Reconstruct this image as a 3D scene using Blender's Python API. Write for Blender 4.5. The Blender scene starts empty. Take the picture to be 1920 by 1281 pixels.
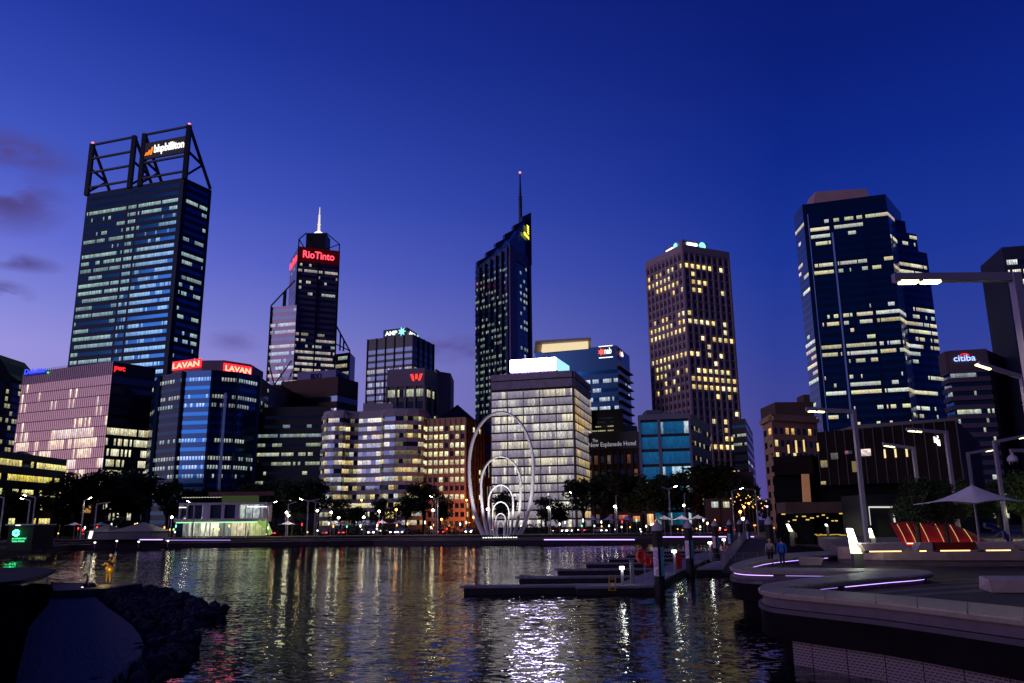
import bpy, bmesh, math, random
from mathutils import Vector, Matrix, Quaternion, noise as mnoise
R = math.radians
SC = bpy.context.scene
COL = SC.collection
# ------------------------------------------------------------------ camera
F, CX, CY = 1498.0, 960.0, 640.5
PITCH, ROLL = R(12.72), R(0.535)
CAMP = Vector((0, 0, 4.6))
fw = Vector((0, math.cos(PITCH), math.sin(PITCH)))
u0 = Vector((0, -math.sin(PITCH), math.cos(PITCH)))
r0 = Vector((1, 0, 0))
rt = r0 * math.cos(ROLL) - u0 * math.sin(ROLL)
up = u0 * math.cos(ROLL) + r0 * math.sin(ROLL)
cam = bpy.data.objects.new('camera', bpy.data.cameras.new('camera'))
COL.objects.link(cam)
cam.matrix_world = Matrix(((rt.x, up.x, -fw.x, 0), (rt.y, up.y, -fw.y, 0), (rt.z, up.z, -fw.z, 4.6), (0, 0, 0, 1)))
cam.data.sensor_width = 36.0
cam.data.lens = F / 1920 * 36
cam.data.clip_start = 0.3
cam.data.clip_end = 20000
SC.camera = cam

def ray(px, py):
    return fw + rt * ((px - CX) / F) + up * ((CY - py) / F)
def P(px, py, Y):
    d = ray(px, py); return CAMP + d * (Y / d.y)
def G(px, py, z):
    d = ray(px, py); return CAMP + d * ((z - 4.6) / d.z)
def W(px, py, a, b):
    """point of the vertical plane through a and b seen at a pixel"""
    d = ray(px, py); n = Vector((b.y - a.y, -(b.x - a.x), 0))
    return CAMP + d * ((a - CAMP).dot(n) / d.dot(n))

# ------------------------------------------------------------------ materials
MATS = {}
def nt_new(name):
    m = bpy.data.materials.new(name); m.use_nodes = True
    t = m.node_tree; t.nodes.clear()
    o = t.nodes.new('ShaderNodeOutputMaterial')
    return m, t, o
def mat(name, col, rough=.6, metal=0, var=.15, vs=1.0, bump=0, spec=.5, emit=None, es=1, wave=None):
    if name in MATS: return MATS[name]
    m, t, o = nt_new(name)
    b = t.nodes.new('ShaderNodeBsdfPrincipled')
    b.inputs['Roughness'].default_value = rough
    b.inputs['Metallic'].default_value = metal
    b.inputs['Specular IOR Level'].default_value = spec * (.35 if rough >= .5 else 1)
    c = (*col, 1)
    if var > 0:
        tc = t.nodes.new('ShaderNodeTexCoord')
        n = t.nodes.new('ShaderNodeTexNoise'); n.inputs['Scale'].default_value = vs; n.inputs['Detail'].default_value = 6
        t.links.new(tc.outputs['Object'], n.inputs['Vector'])
        mx = t.nodes.new('ShaderNodeMix'); mx.data_type = 'RGBA'
        mx.inputs['A'].default_value = tuple(min(1, x * (1 - var)) for x in col) + (1,)
        mx.inputs['B'].default_value = tuple(min(1, x * (1 + var)) for x in col) + (1,)
        cr = t.nodes.new('ShaderNodeMapRange'); cr.inputs[1].default_value = .3; cr.inputs[2].default_value = .7
        t.links.new(n.outputs['Fac'], cr.inputs[0]); t.links.new(cr.outputs[0], mx.inputs['Factor'])
        t.links.new(mx.outputs['Result'], b.inputs['Base Color'])
        if bump:
            bp = t.nodes.new('ShaderNodeBump'); bp.inputs['Strength'].default_value = bump; bp.inputs['Distance'].default_value = .05
            n2 = t.nodes.new('ShaderNodeTexNoise'); n2.inputs['Scale'].default_value = vs * 8; n2.inputs['Detail'].default_value = 5
            t.links.new(tc.outputs['Object'], n2.inputs['Vector']); t.links.new(n2.outputs['Fac'], bp.inputs['Height'])
            t.links.new(bp.outputs['Normal'], b.inputs['Normal'])
    else:
        b.inputs['Base Color'].default_value = c
    if emit:
        b.inputs['Emission Color'].default_value = (*emit, 1); b.inputs['Emission Strength'].default_value = es
    t.links.new(b.outputs[0], o.inputs[0])
    MATS[name] = m
    return m
def emi(name, col, s, sample=False):
    if name in MATS: return MATS[name]
    m, t, o = nt_new(name)
    e = t.nodes.new('ShaderNodeEmission'); e.inputs[0].default_value = (*col, 1); e.inputs[1].default_value = s
    t.links.new(e.outputs[0], o.inputs[0])
    if not sample: m.cycles.emission_sampling = 'NONE'
    MATS[name] = m
    return m
def glass(name, col, rough=.08, metal=.7, blind=.55):
    """office glazing: reflective pane, lit rooms behind some panes (attribute glow)"""
    m, t, o = nt_new(name)
    N = t.nodes.new; L = t.links.new
    b = N('ShaderNodeBsdfPrincipled')
    b.inputs['Base Color'].default_value = (*col, 1); b.inputs['Roughness'].default_value = rough; b.inputs['Metallic'].default_value = metal
    at = N('ShaderNodeAttribute'); at.attribute_name = 'glow'
    uv = N('ShaderNodeUVMap'); uv.uv_map = 'cell'
    n = N('ShaderNodeTexNoise'); n.inputs['Scale'].default_value = 2.3; n.inputs['Detail'].default_value = 4
    L(uv.outputs[0], n.inputs['Vector'])
    mr = N('ShaderNodeMapRange'); mr.inputs[1].default_value = .38; mr.inputs[2].default_value = .62; mr.inputs[3].default_value = blind; mr.inputs[4].default_value = 1.35
    L(n.outputs['Fac'], mr.inputs[0])
    sp = N('ShaderNodeSeparateXYZ'); L(uv.outputs[0], sp.inputs[0])
    fr = N('ShaderNodeMath'); fr.operation = 'FRACT'; L(sp.outputs[1], fr.inputs[0])
    m2 = N('ShaderNodeMapRange'); m2.inputs[3].default_value = .55; m2.inputs[4].default_value = 1.25; L(fr.outputs[0], m2.inputs[0])
    mu = N('ShaderNodeMath'); mu.operation = 'MULTIPLY'; L(mr.outputs[0], mu.inputs[0]); L(m2.outputs[0], mu.inputs[1])
    L(at.outputs['Color'], b.inputs['Emission Color']); L(mu.outputs[0], b.inputs['Emission Strength'])
    L(b.outputs[0], o.inputs[0])
    m.cycles.emission_sampling = 'NONE'
    MATS[name] = m
    return m

# ------------------------------------------------------------------ mesh builder
ORG = {}
class MB:
    def __init__(s): s.v = []; s.f = []; s.uv = None; s.gl = None
    def add(s, vs, fs):
        k = len(s.v); s.v += [tuple(x) for x in vs]; s.f += [tuple(k + i for i in q) for q in fs]; return s
    def box(s, c, size, rz=0, M=None):
        hx, hy, hz = size[0] / 2, size[1] / 2, size[2] / 2
        vs = [Vector((x * hx, y * hy, z * hz)) for z in (-1, 1) for x, y in ((-1, -1), (1, -1), (1, 1), (-1, 1))]
        m = M or Matrix.Rotation(rz, 3, 'Z')
        return s.add([m @ v + Vector(c) for v in vs], [(3, 2, 1, 0), (4, 5, 6, 7), (0, 1, 5, 4), (1, 2, 6, 5), (2, 3, 7, 6), (3, 0, 4, 7)])
    def prism(s, poly, z0, z1):
        n = len(poly); z1s = z1 if isinstance(z1, (list, tuple)) else [z1] * n
        a = sum(poly[i][0] * poly[(i + 1) % n][1] - poly[(i + 1) % n][0] * poly[i][1] for i in range(n))
        if a < 0: poly = list(poly)[::-1]; z1s = list(z1s)[::-1]
        vs = [(p[0], p[1], z0) for p in poly] + [(p[0], p[1], z) for p, z in zip(poly, z1s)]
        fs = [tuple(range(n))[::-1], tuple(range(n, 2 * n))] + [(i, (i + 1) % n, n + (i + 1) % n, n + i) for i in range(n)]
        return s.add(vs, fs)
    def bar(s, a, b, w, h=None):
        a, b = Vector(a), Vector(b); d = b - a; h = h or w
        if d.length < 1e-6: return s
        q = d.to_track_quat('Z', 'Y').to_matrix()
        return s.box((a + b) / 2, (w, h, d.length), M=q)
    def tube(s, pts, rad, n=8, closed=False, cap=True):
        pts = [Vector(p) for p in pts]; rs = rad if isinstance(rad, (list, tuple)) else [rad] * len(pts)
        k = len(pts); rings = []; prev = None
        for i, p in enumerate(pts):
            if closed: d = pts[(i + 1) % k] - pts[i - 1]
            else: d = pts[min(i + 1, k - 1)] - pts[max(i - 1, 0)]
            d.normalize()
            if prev is None:
                x = d.orthogonal().normalized()
            else:
                x = (prev - d * prev.dot(d)).normalized()
            prev = x; y = d.cross(x)
            rings.append([p + (x * math.cos(2 * math.pi * j / n) + y * math.sin(2 * math.pi * j / n)) * rs[i] for j in range(n)])
        vs = [v for r in rings for v in r]; fs = []
        for i in range(k if closed else k - 1):
            a, b = i * n, ((i + 1) % k) * n
            fs += [(a + j, a + (j + 1) % n, b + (j + 1) % n, b + j) for j in range(n)]
        if cap and not closed: fs += [tuple(range(n))[::-1], tuple((k - 1) * n + j for j in range(n))]
        return s.add(vs, fs)
    def lathe(s, prof, c, n=12):
        c = Vector(c)
        vs = [c + Vector((r * math.cos(2 * math.pi * j / n), r * math.sin(2 * math.pi * j / n), z)) for r, z in prof for j in range(n)]
        fs = [(i * n + j, i * n + (j + 1) % n, (i + 1) * n + (j + 1) % n, (i + 1) * n + j) for i in range(len(prof) - 1) for j in range(n)]
        fs += [tuple(range(n))[::-1], tuple((len(prof) - 1) * n + j for j in range(n))]
        return s.add(vs, fs)
    def quad(s, *q): return s.add(q, [tuple(range(len(q)))])
    def build(s, name, m, parent=None, smooth=False, bevel=0):
        o_ = ORG.get(parent.name, Vector((0, 0, 0))) if parent else Vector((0, 0, 0))
        me = bpy.data.meshes.new(name)
        me.from_pydata([(v[0] - o_.x, v[1] - o_.y, v[2] - o_.z) for v in s.v], [], s.f)
        for mm in (m if isinstance(m, (list, tuple)) else [m]): me.materials.append(mm)
        if smooth: me.polygons.foreach_set('use_smooth', [True] * len(me.polygons))
        if s.gl:
            a = me.color_attributes.new('glow', 'FLOAT_COLOR', 'CORNER')
            a.data.foreach_set('color', [c for g in s.gl for _ in range(4) for c in (*g, 1)])
            u = me.uv_layers.new(name='cell')
            u.data.foreach_set('uv', [c for q in s.uv for c in q])
        me.validate(); me.update()
        o = bpy.data.objects.new(name, me); COL.objects.link(o)
        if parent: o.parent = parent; ORG[o.name] = o_
        if bevel:
            bm = o.modifiers.new('bevel', 'BEVEL'); bm.width = bevel; bm.segments = 2; bm.limit_method = 'ANGLE'
        return o
def thing(name, label, cat, loc=(0, 0, 0), group=None, org=True):
    o = bpy.data.objects.new(name, None); COL.objects.link(o); o.location = loc
    o.empty_display_size = .5
    o['label'] = label; o['category'] = cat
    if group: o['group'] = group
    ORG[o.name] = Vector(loc) if org else Vector((0, 0, 0))
    return o
def tag(o, label, cat, group=None, kind=None):
    if label: o['label'] = label
    if cat: o['category'] = cat
    if group: o['group'] = group
    if kind: o['kind'] = kind
    return o
def struct(o): o['kind'] = 'structure'; return o
def copy_tree(o, parent=None):
    c = o.copy(); COL.objects.link(c)
    if parent: c.parent = parent
    ORG[c.name] = ORG.get(o.name, Vector((0, 0, 0)))
    for ch in o.children: copy_tree(ch, c)
    return c
def lamp_light(parent, loc, power, col=(1, .9, .62), r=.15, spot=None):
    ld = bpy.data.lights.new('lamp_glow', 'SPOT' if spot else 'POINT')
    ld.energy = power; ld.color = col; ld.shadow_soft_size = r
    o = bpy.data.objects.new('lamp_glow', ld); COL.objects.link(o)
    if spot:
        ld.spot_size = spot[0]; ld.spot_blend = .6
        o.rotation_mode = 'QUATERNION'; o.rotation_quaternion = Vector(spot[1]).to_track_quat('-Z', 'Y')
    o.location = Vector(loc) - (ORG[parent.name] if parent else Vector())
    if parent: o.parent = parent
    return o

# ------------------------------------------------------------------ text
def text_on(parent, s, a, b, z0, h, m, name='lettering', out=.3, ext=.15, bold=.02, shear=0, stretch=True):
    """letters on the wall line a->b (Vectors), left edge at a, right edge at b, bottom z0, cap height h"""
    cu = bpy.data.curves.new(name, 'FONT'); cu.body = s; cu.extrude = 0; cu.offset = bold; cu.shear = shear
    cu.resolution_u = 3
    t = bpy.data.objects.new('tmp_text', cu); COL.objects.link(t)
    dg = bpy.context.evaluated_depsgraph_get()
    me = bpy.data.meshes.new_from_object(t.evaluated_get(dg))
    bpy.data.objects.remove(t)
    xs = [v.co.x for v in me.vertices]; ys = [v.co.y for v in me.vertices]
    x0, x1, y0, y1 = min(xs), max(xs), min(ys), max(ys)
    d = Vector((b.x - a.x, b.y - a.y, 0)); ln = d.length; d.normalize(); n = Vector((d.y, -d.x, 0))
    o_ = ORG.get(parent.name, Vector()) if parent else Vector()
    bm = bmesh.new(); bm.from_mesh(me)
    r = bmesh.ops.extrude_face_region(bm, geom=bm.faces[:])
    for e in r['geom']:
        if isinstance(e, bmesh.types.BMVert): e.co.z += 1
    for v in bm.verts:
        X = (v.co.x - x0) / (x1 - x0) * ln; Z = (v.co.y - y0) / (y1 - y0) * h
        q = Vector((a.x, a.y, z0)) + d * X + n * (out + v.co.z * ext); q.z += Z
        v.co = q - o_
    bm.to_mesh(me); bm.free()
    me.materials.clear(); me.materials.append(m)
    o = bpy.data.objects.new(name, me); COL.objects.link(o); o.parent = parent; ORG[o.name] = o_
    return o

# ------------------------------------------------------------------ world
w = bpy.data.worlds.new('World'); SC.world = w; w.use_nodes = True
t = w.node_tree; t.nodes.clear(); N = t.nodes.new; L = t.links.new
def ramp(stops):
    r = N('ShaderNodeValToRGB'); e = r.color_ramp.elements
    while len(e) < len(stops): e.new(.5)
    for k, (p, c) in enumerate(stops): e[k].position = p; e[k].color = (*c, 1)
    return r
def lin(r, g, b):
    return tuple((x / 255 / 12.92) if x <= 10 else ((x / 255 + .055) / 1.055) ** 2.4 for x in (r, g, b))
tc = N('ShaderNodeTexCoord'); sx = N('ShaderNodeSeparateXYZ'); L(tc.outputs['Generated'], sx.inputs[0])
WEST = [(0, lin(168, 154, 212)), (.19, lin(154, 148, 222)), (.24, lin(130, 134, 218)), (.30, lin(102, 112, 212)), (.376, lin(72, 92, 198)), (.45, lin(54, 76, 182)), (.53, lin(36, 58, 164)), (.62, lin(24, 44, 146)), (1, lin(8, 20, 90))]
EAST = [(0, lin(84, 70, 142)), (.12, lin(66, 70, 148)), (.2, lin(46, 63, 152)), (.30, lin(27, 53, 150)), (.40, lin(15, 41, 138)), (.49, lin(11, 32, 122)), (.57, lin(9, 26, 110)), (1, lin(3, 10, 56))]
ra, rb = ramp(WEST), ramp(EAST)
L(sx.outputs[2], ra.inputs[0]); L(sx.outputs[2], rb.inputs[0])
m1 = N('ShaderNodeMath'); m1.operation = 'MULTIPLY_ADD'; m1.inputs[1].default_value = -1.15; m1.inputs[2].default_value = .36; L(sx.outputs[0], m1.inputs[0])
mb_ = N('ShaderNodeMath'); mb_.operation = 'MINIMUM'; mb_.inputs[1].default_value = 0; L(sx.outputs[1], mb_.inputs[0])
m2 = N('ShaderNodeMath'); m2.operation = 'MULTIPLY_ADD'; m2.inputs[1].default_value = .42; L(mb_.outputs[0], m2.inputs[0]); L(m1.outputs[0], m2.inputs[2]); m2.use_clamp = True
mx = N('ShaderNodeMix'); mx.data_type = 'RGBA'; L(m2.outputs[0], mx.inputs['Factor']); L(rb.outputs[0], mx.inputs['A']); L(ra.outputs[0], mx.inputs['B'])
last = mx.outputs['Result']
# thin dusk clouds
mp = N('ShaderNodeMapping'); mp.inputs['Scale'].default_value = (1, 1, 2.6); L(tc.outputs['Generated'], mp.inputs[0])
cn = N('ShaderNodeTexNoise'); cn.inputs['Scale'].default_value = 11; cn.inputs['Detail'].default_value = 8; L(mp.outputs[0], cn.inputs['Vector'])
mask = None
for (px, py, rx, rz, amp) in ((30, 285, .055, .02, 1.0), (18, 372, .045, .032, 1.15), (35, 492, .035, .009, 1.0), (10, 548, .024, .011, 1.1), (855, 655, .045, .018, .8), (440, 640, .03, .012, .5), (1595, 356, .001, .001, 0)):
    if amp == 0: continue
    d = ray(px, py).normalized()
    sb = N('ShaderNodeVectorMath'); sb.operation = 'SUBTRACT'; L(tc.outputs['Generated'], sb.inputs[0]); sb.inputs[1].default_value = d
    sc_ = N('ShaderNodeVectorMath'); sc_.operation = 'MULTIPLY'; L(sb.outputs[0], sc_.inputs[0]); sc_.inputs[1].default_value = (1 / rx, .7 / rx, 1 / rz)
    ln = N('ShaderNodeVectorMath'); ln.operation = 'LENGTH'; L(sc_.outputs[0], ln.inputs[0])
    mr = N('ShaderNodeMapRange'); mr.inputs[1].default_value = 0; mr.inputs[2].default_value = 1.25; mr.inputs[3].default_value = amp; mr.inputs[4].default_value = 0; L(ln.outputs['Value'], mr.inputs[0])
    if mask is None: mask = mr.outputs[0]
    else:
        ad = N('ShaderNodeMath'); ad.operation = 'MAXIMUM'; L(mask, ad.inputs[0]); L(mr.outputs[0], ad.inputs[1]); mask = ad.outputs[0]
nr = N('ShaderNodeMapRange'); nr.inputs[1].default_value = .43; nr.inputs[2].default_value = .57; L(cn.outputs['Fac'], nr.inputs[0])
cm = N('ShaderNodeMath'); cm.operation = 'MULTIPLY'; L(nr.outputs[0], cm.inputs[0]); L(mask, cm.inputs[1]); cm.use_clamp = True
mc = N('ShaderNodeMix'); mc.data_type = 'RGBA'; L(cm.outputs[0], mc.inputs['Factor']); L(last, mc.inputs['A']); mc.inputs['B'].default_value = (*lin(80, 68, 132), 1)
# afterglow low in the west, left of the picture, and dark ground below the horizon
gx = N('ShaderNodeMapRange'); gx.interpolation_type = 'SMOOTHSTEP'; gx.inputs[1].default_value = -.72; gx.inputs[2].default_value = -.96; L(sx.outputs[0], gx.inputs[0])
gz = N('ShaderNodeMapRange'); gz.inputs[1].default_value = 0; gz.inputs[2].default_value = .5; gz.inputs[3].default_value = 1; gz.inputs[4].default_value = 0; L(sx.outputs[2], gz.inputs[0])
gm = N('ShaderNodeMath'); gm.operation = 'MULTIPLY'; L(gx.outputs[0], gm.inputs[0]); L(gz.outputs[0], gm.inputs[1])
mg = N('ShaderNodeMix'); mg.data_type = 'RGBA'; L(gm.outputs[0], mg.inputs['Factor']); L(mc.outputs['Result'], mg.inputs['A']); mg.inputs['B'].default_value = (1.0, .56, .62, 1)
lo_ = N('ShaderNodeMapRange'); lo_.inputs[1].default_value = -.02; lo_.inputs[2].default_value = 0; L(sx.outputs[2], lo_.inputs[0])
ml = N('ShaderNodeMix'); ml.data_type = 'RGBA'; L(lo_.outputs[0], ml.inputs['Factor']); ml.inputs['A'].default_value = (.02, .018, .03, 1); L(mg.outputs['Result'], ml.inputs['B'])
bg = N('ShaderNodeBackground'); L(ml.outputs['Result'], bg.inputs[0])
bk_ = N('ShaderNodeMapRange'); bk_.inputs[1].default_value = .25; bk_.inputs[2].default_value = -.5; bk_.inputs[3].default_value = 1; bk_.inputs[4].default_value = .28; L(sx.outputs[1], bk_.inputs[0])
wg_ = N('ShaderNodeMath'); wg_.operation = 'MAXIMUM'; L(bk_.outputs[0], wg_.inputs[0]); L(gm.outputs[0], wg_.inputs[1]); L(wg_.outputs[0], bg.inputs[1])
ns = N('ShaderNodeTexSky'); ns.sky_type = 'NISHITA'; ns.sun_disc = False; ns.sun_elevation = R(-5); ns.sun_rotation = R(-100)
bg2 = N('ShaderNodeBackground'); L(ns.outputs[0], bg2.inputs[0]); bg2.inputs[1].default_value = .02
ash = N('ShaderNodeAddShader'); L(bg.outputs[0], ash.inputs[0]); L(bg2.outputs[0], ash.inputs[1])
wo = N('ShaderNodeOutputWorld'); L(ash.outputs[0], wo.inputs[0])
# the last afterglow from the west (left of the picture)
sun = bpy.data.objects.new('sun', bpy.data.lights.new('sun', 'SUN')); COL.objects.link(sun)
sun.data.energy = .55; sun.data.color = (.74, .60, 1); sun.data.angle = R(25)
sun.rotation_mode = 'QUATERNION'; sun.rotation_quaternion = Vector((.9, .75, -.25)).to_track_quat('-Z', 'Y')
SC.view_settings.view_transform = 'Standard'; SC.view_settings.look = 'None'; SC.view_settings.exposure = 0; SC.view_settings.gamma = 1
SC.cycles.use_denoising = True
try: SC.cycles.denoiser = 'OPENIMAGEDENOISE'
except Exception: pass
SC.cycles.max_bounces = 5; SC.cycles.diffuse_bounces = 2; SC.cycles.glossy_bounces = 3
SC.cycles.sample_clamp_indirect = 30; SC.cycles.sample_clamp_direct = 0
SC.cycles.caustics_reflective = False; SC.cycles.caustics_refractive = False
# ------------------------------------------------------------------ buildings
COOL, WHITE, WARM, YEL, ORG_ = (.55, .78, .62), (1, 1, .8), (1, .86, .48), (1, .80, .22), (1, .5, .15)
TEAL, BLUEISH = (.5, .8, .8), (.55, .75, 1)
def nrm(a, b):
    d = Vector((b.x - a.x, b.y - a.y, 0)).normalized(); return d, Vector((d.y, -d.x, 0))
def wallbox(mb, a, b, z0, z1, o0, o1):
    d, n = nrm(a, b)
    return mb.prism([(p.x, p.y) for p in (a + n * o1, b + n * o1, b + n * o0, a + n * o0)], z0, z1)
def runs(k, p, rng, mean=4):
    out = []; on = rng.random() < p
    while len(out) < k:
        l = max(1, int(rng.expovariate(1 / (mean * (p if on else 1 - p) * 2 + .3)))) 
        out += [on] * l; on = not on
    return out[:k]
def glowcol(rng, pal, bright, var=.45):
    c = rng.choice(pal); s = bright * (1 + rng.uniform(-var, var))
    return (c[0] * s, c[1] * s, c[2] * s)
def cells(mb, a, b, z0, z1, nb, lit, out=.05, fill=.94, k0=0, row=0, breaks=()):
    d, n = nrm(a, b); L_ = (Vector((b.x, b.y, 0)) - Vector((a.x, a.y, 0))).length; w_ = L_ / nb
    if mb.gl is None: mb.gl = []; mb.uv = []
    A = Vector((a.x, a.y, 0)) + n * out
    g = (1 - fill) / 2; xs = []; kinds = []
    for i in range(nb):
        if fill < 1:
            xs.append(i); kinds.append(None) ; xs.append(i + g); kinds.append(i); xs.append(i + 1 - g); kinds.append(None)
        else: xs.append(i); kinds.append(i)
    xs.append(nb)
    vs = []
    for x in xs:
        p = A + d * x * w_; vs += [(p.x, p.y, z0), (p.x, p.y, z1)]
    fs = []
    for j in range(len(xs) - 1):
        fs.append((2 * j, 2 * j + 2, 2 * j + 3, 2 * j + 1))
        i = kinds[j]
        mb.gl.append(lit[i] if (i is not None and lit[i]) else (0, 0, 0))
        u = ((i or 0) + k0) * 1.37; v = row * 1.0
        mb.uv.append((u, v + .02, u + 1, v + .02, u + 1, v + .98, u, v + .98))
    mb.add(vs, fs)
def facade(root, faces, z0, z1, rows, band=(.25, .85), base=None, pal=(COOL,), bright=.5, gl='glass_dark', seed=1, out=.06, fill=.93, mean=4, name='window_band', ledge=None, dim=0, breaks=None):
    """rows: density of lit rooms for each storey, top to bottom; one mesh per storey, all glazing of that storey"""
    rng = random.Random(seed); n = len(rows); h = (z1 - z0) / n
    for r, dens in enumerate(rows):
        zt = z1 - r * h; zb = zt - h
        mb = MB()
        for fi, (a, b, nb) in enumerate(faces):
            dd = dens[fi] if isinstance(dens, (tuple, list)) else dens
            br = bright
            pl = pal[fi] if isinstance(pal[0][0], (tuple, list)) else pal
            tone = rng.choice(pl); rb = rng.uniform(.65, 1.15)
            on = runs(nb, dd, rng, mean) if dd > 0 else [False] * nb
            lit = []
            for o in on:
                if o:
                    c = tone if rng.random() < .8 else rng.choice(pl)
                    s = br * rb * rng.uniform(.6, 1.25); lit.append((c[0] * s, c[1] * s, c[2] * s))
                elif base: k_ = rng.uniform(.8, 1.2); lit.append(tuple(q * k_ for q in base))
                else: lit.append((dim * pl[0][0], dim * pl[0][1], dim * pl[0][2]) if dim and rng.random() < .5 else None)
            cells(mb, a, b, zb + h * band[0], zb + h * band[1], nb, lit, out, fill, k0=fi * 40, row=r, breaks=(breaks or {}).get(fi, ()))
        mb.build(name, MATS[gl], root)
        if ledge:
            lb = MB()
            for a, b, nb in faces:
                wallbox(lb, a, b, zb + h * (band[1] + .01), zt + h * (band[0] - .01), 0, ledge[0])
            lb.build('spandrel_band', ledge[1], root)
def punched(root, faces, z0, z1, rows, wfrac=(.22, .78), hfrac=(.3, .8), pal=(WARM,), bright=.8, gl='glass_dark', seed=2, out=.05, mean=2, cap=100, skip=()):
    rng = random.Random(seed); n = len(rows); h = (z1 - z0) / n; todo = []
    for r, dens in enumerate(rows):
        zb = z1 - (r + 1) * h
        for fi, (a, b, nb) in enumerate(faces):
            dd = dens[fi] if isinstance(dens, (tuple, list)) else dens
            on = runs(nb, dd, rng, mean) if dd > 0 else [False] * nb
            d, nn = nrm(a, b); L_ = (b - a).to_2d().length; w_ = L_ / nb
            for i in range(nb):
                g = glowcol(rng, pal, bright) if on[i] else None
                p = Vector((a.x, a.y, 0)) + d * (i + wfrac[0]) * w_; q = Vector((a.x, a.y, 0)) + d * (i + wfrac[1]) * w_
                todo.append(((p.length, -r), p, q, zb + h * hfrac[0], zb + h * hfrac[1], g, i, r))
    lit_first = sorted(todo, key=lambda x: (x[5] is None, x[0][0]))
    rest = MB()
    for k, (_, p, q, a0, a1, g, i, r) in enumerate(lit_first):
        mb = MB() if k < cap else rest
        cells(mb, p, q, a0, a1, 1, [g], out, 1.0, k0=i, row=r)
        if k < cap: mb.build('window', MATS[gl], root)
    if rest.v: tag(rest.build('windows', MATS[gl], root), None, None, kind='stuff')
def bldg(name, label, tops, near, D, wm, zb=1.8, depth=None, cat='office tower', body=True):
    Np = P(tops[near][0], tops[near][1], D); zt = Np.z; pts = []
    for i, tp in enumerate(tops):
        if i == near: q = Np.copy()
        elif len(tp) > 2: q = P(tp[0], tp[1], tp[2]); q.z = zt
        else: q = G(tp[0], tp[1], zt)
        pts.append(q)
    if len(pts) == 3 and depth is None:
        back = [pts[0] + pts[2] - pts[1]]
    else:
        d, n = nrm(pts[0], pts[-1]); dp = depth or 30
        back = [pts[-1] - n * dp, pts[0] - n * dp]
    poly = [(p.x, p.y) for p in pts + back]
    c = sum((Vector((x, y, 0)) for x, y in poly), Vector()) / len(poly); c.z = zb
    root = thing(name, label, cat, c)
    if body: MB().prism(poly, zb, zt).build('wall', wm, root)
    return root, pts, zt, back
def fins(root, faces, z0, z1, w_, o1, m, name='mullions'):
    mb = MB()
    for a, b, nb in faces:
        d, n = nrm(a, b); L_ = (b - a).to_2d().length
        for i in range(nb + 1):
            p = a + d * (L_ * i / nb)
            wallbox(mb, p - d * w_ / 2, p + d * w_ / 2, z0, z1, 0, o1)
    return mb.build(name, m, root)
def sign_panel(root, a, b, z0, z1, o0, o1, m, name='sign'):
    return wallbox(MB(), a, b, z0, z1, o0, o1).build(name, m, root)

glass('glass_dark', (.05, .07, .11), .06, .75)
glass('glass_blue', (.008, .075, .19), .10, .85)
glass('glass_teal', (.10, .50, .75), .12, .8)
glass('glass_pink', (.70, .58, .64), .22, .85, blind=.5)
glass('glass_grey', (.30, .30, .34), .2, .5, blind=.6)
glass('glass_white', (.55, .55, .62), .3, .4)
dark = mat('dark_cladding', (.012, .013, .02), .4, .2, .2, .05)
black = mat('black_metal', (.008, .009, .014), .45, .3, .15, .1)
navy = mat('navy_cladding', (.006, .035, .10), .22, .7, .15, .03)
purplew = mat('mauve_stone', (.20, .16, .22), .6, 0, .15, .05)
brown = mat('brown_stone', (.10, .055, .05), .7, 0, .15, .05)
tan = mat('tan_concrete', (.40, .27, .18), .75, 0, .15, .05)
pale = mat('pale_concrete', (.36, .33, .38), .7, 0, .12, .05)
pinkw = mat('pink_cladding', (.45, .33, .40), .4, .3, .1, .05)
steel = mat('grey_steel', (.25, .25, .3), .35, .6, .1, .1)
stone = mat('sandstone', (.34, .22, .14), .8, 0, .2, .08)

# 1 tower with open steel crown ---------------------------------------------------------
T, p, zt, bk = bldg('office_tower', 'tallest dark blue glass tower with open triangular steel crown and white lit lettering, far left', [(164, 364), (345, 333), (397, 357)], 1, 455, mat('blue_black', (.004, .022, .05), .5, .15, .1, .05))
Lp, Np, Rp = p
d1, n1 = nrm(Lp, Np); w1 = (Np - Lp).to_2d().length
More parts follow.
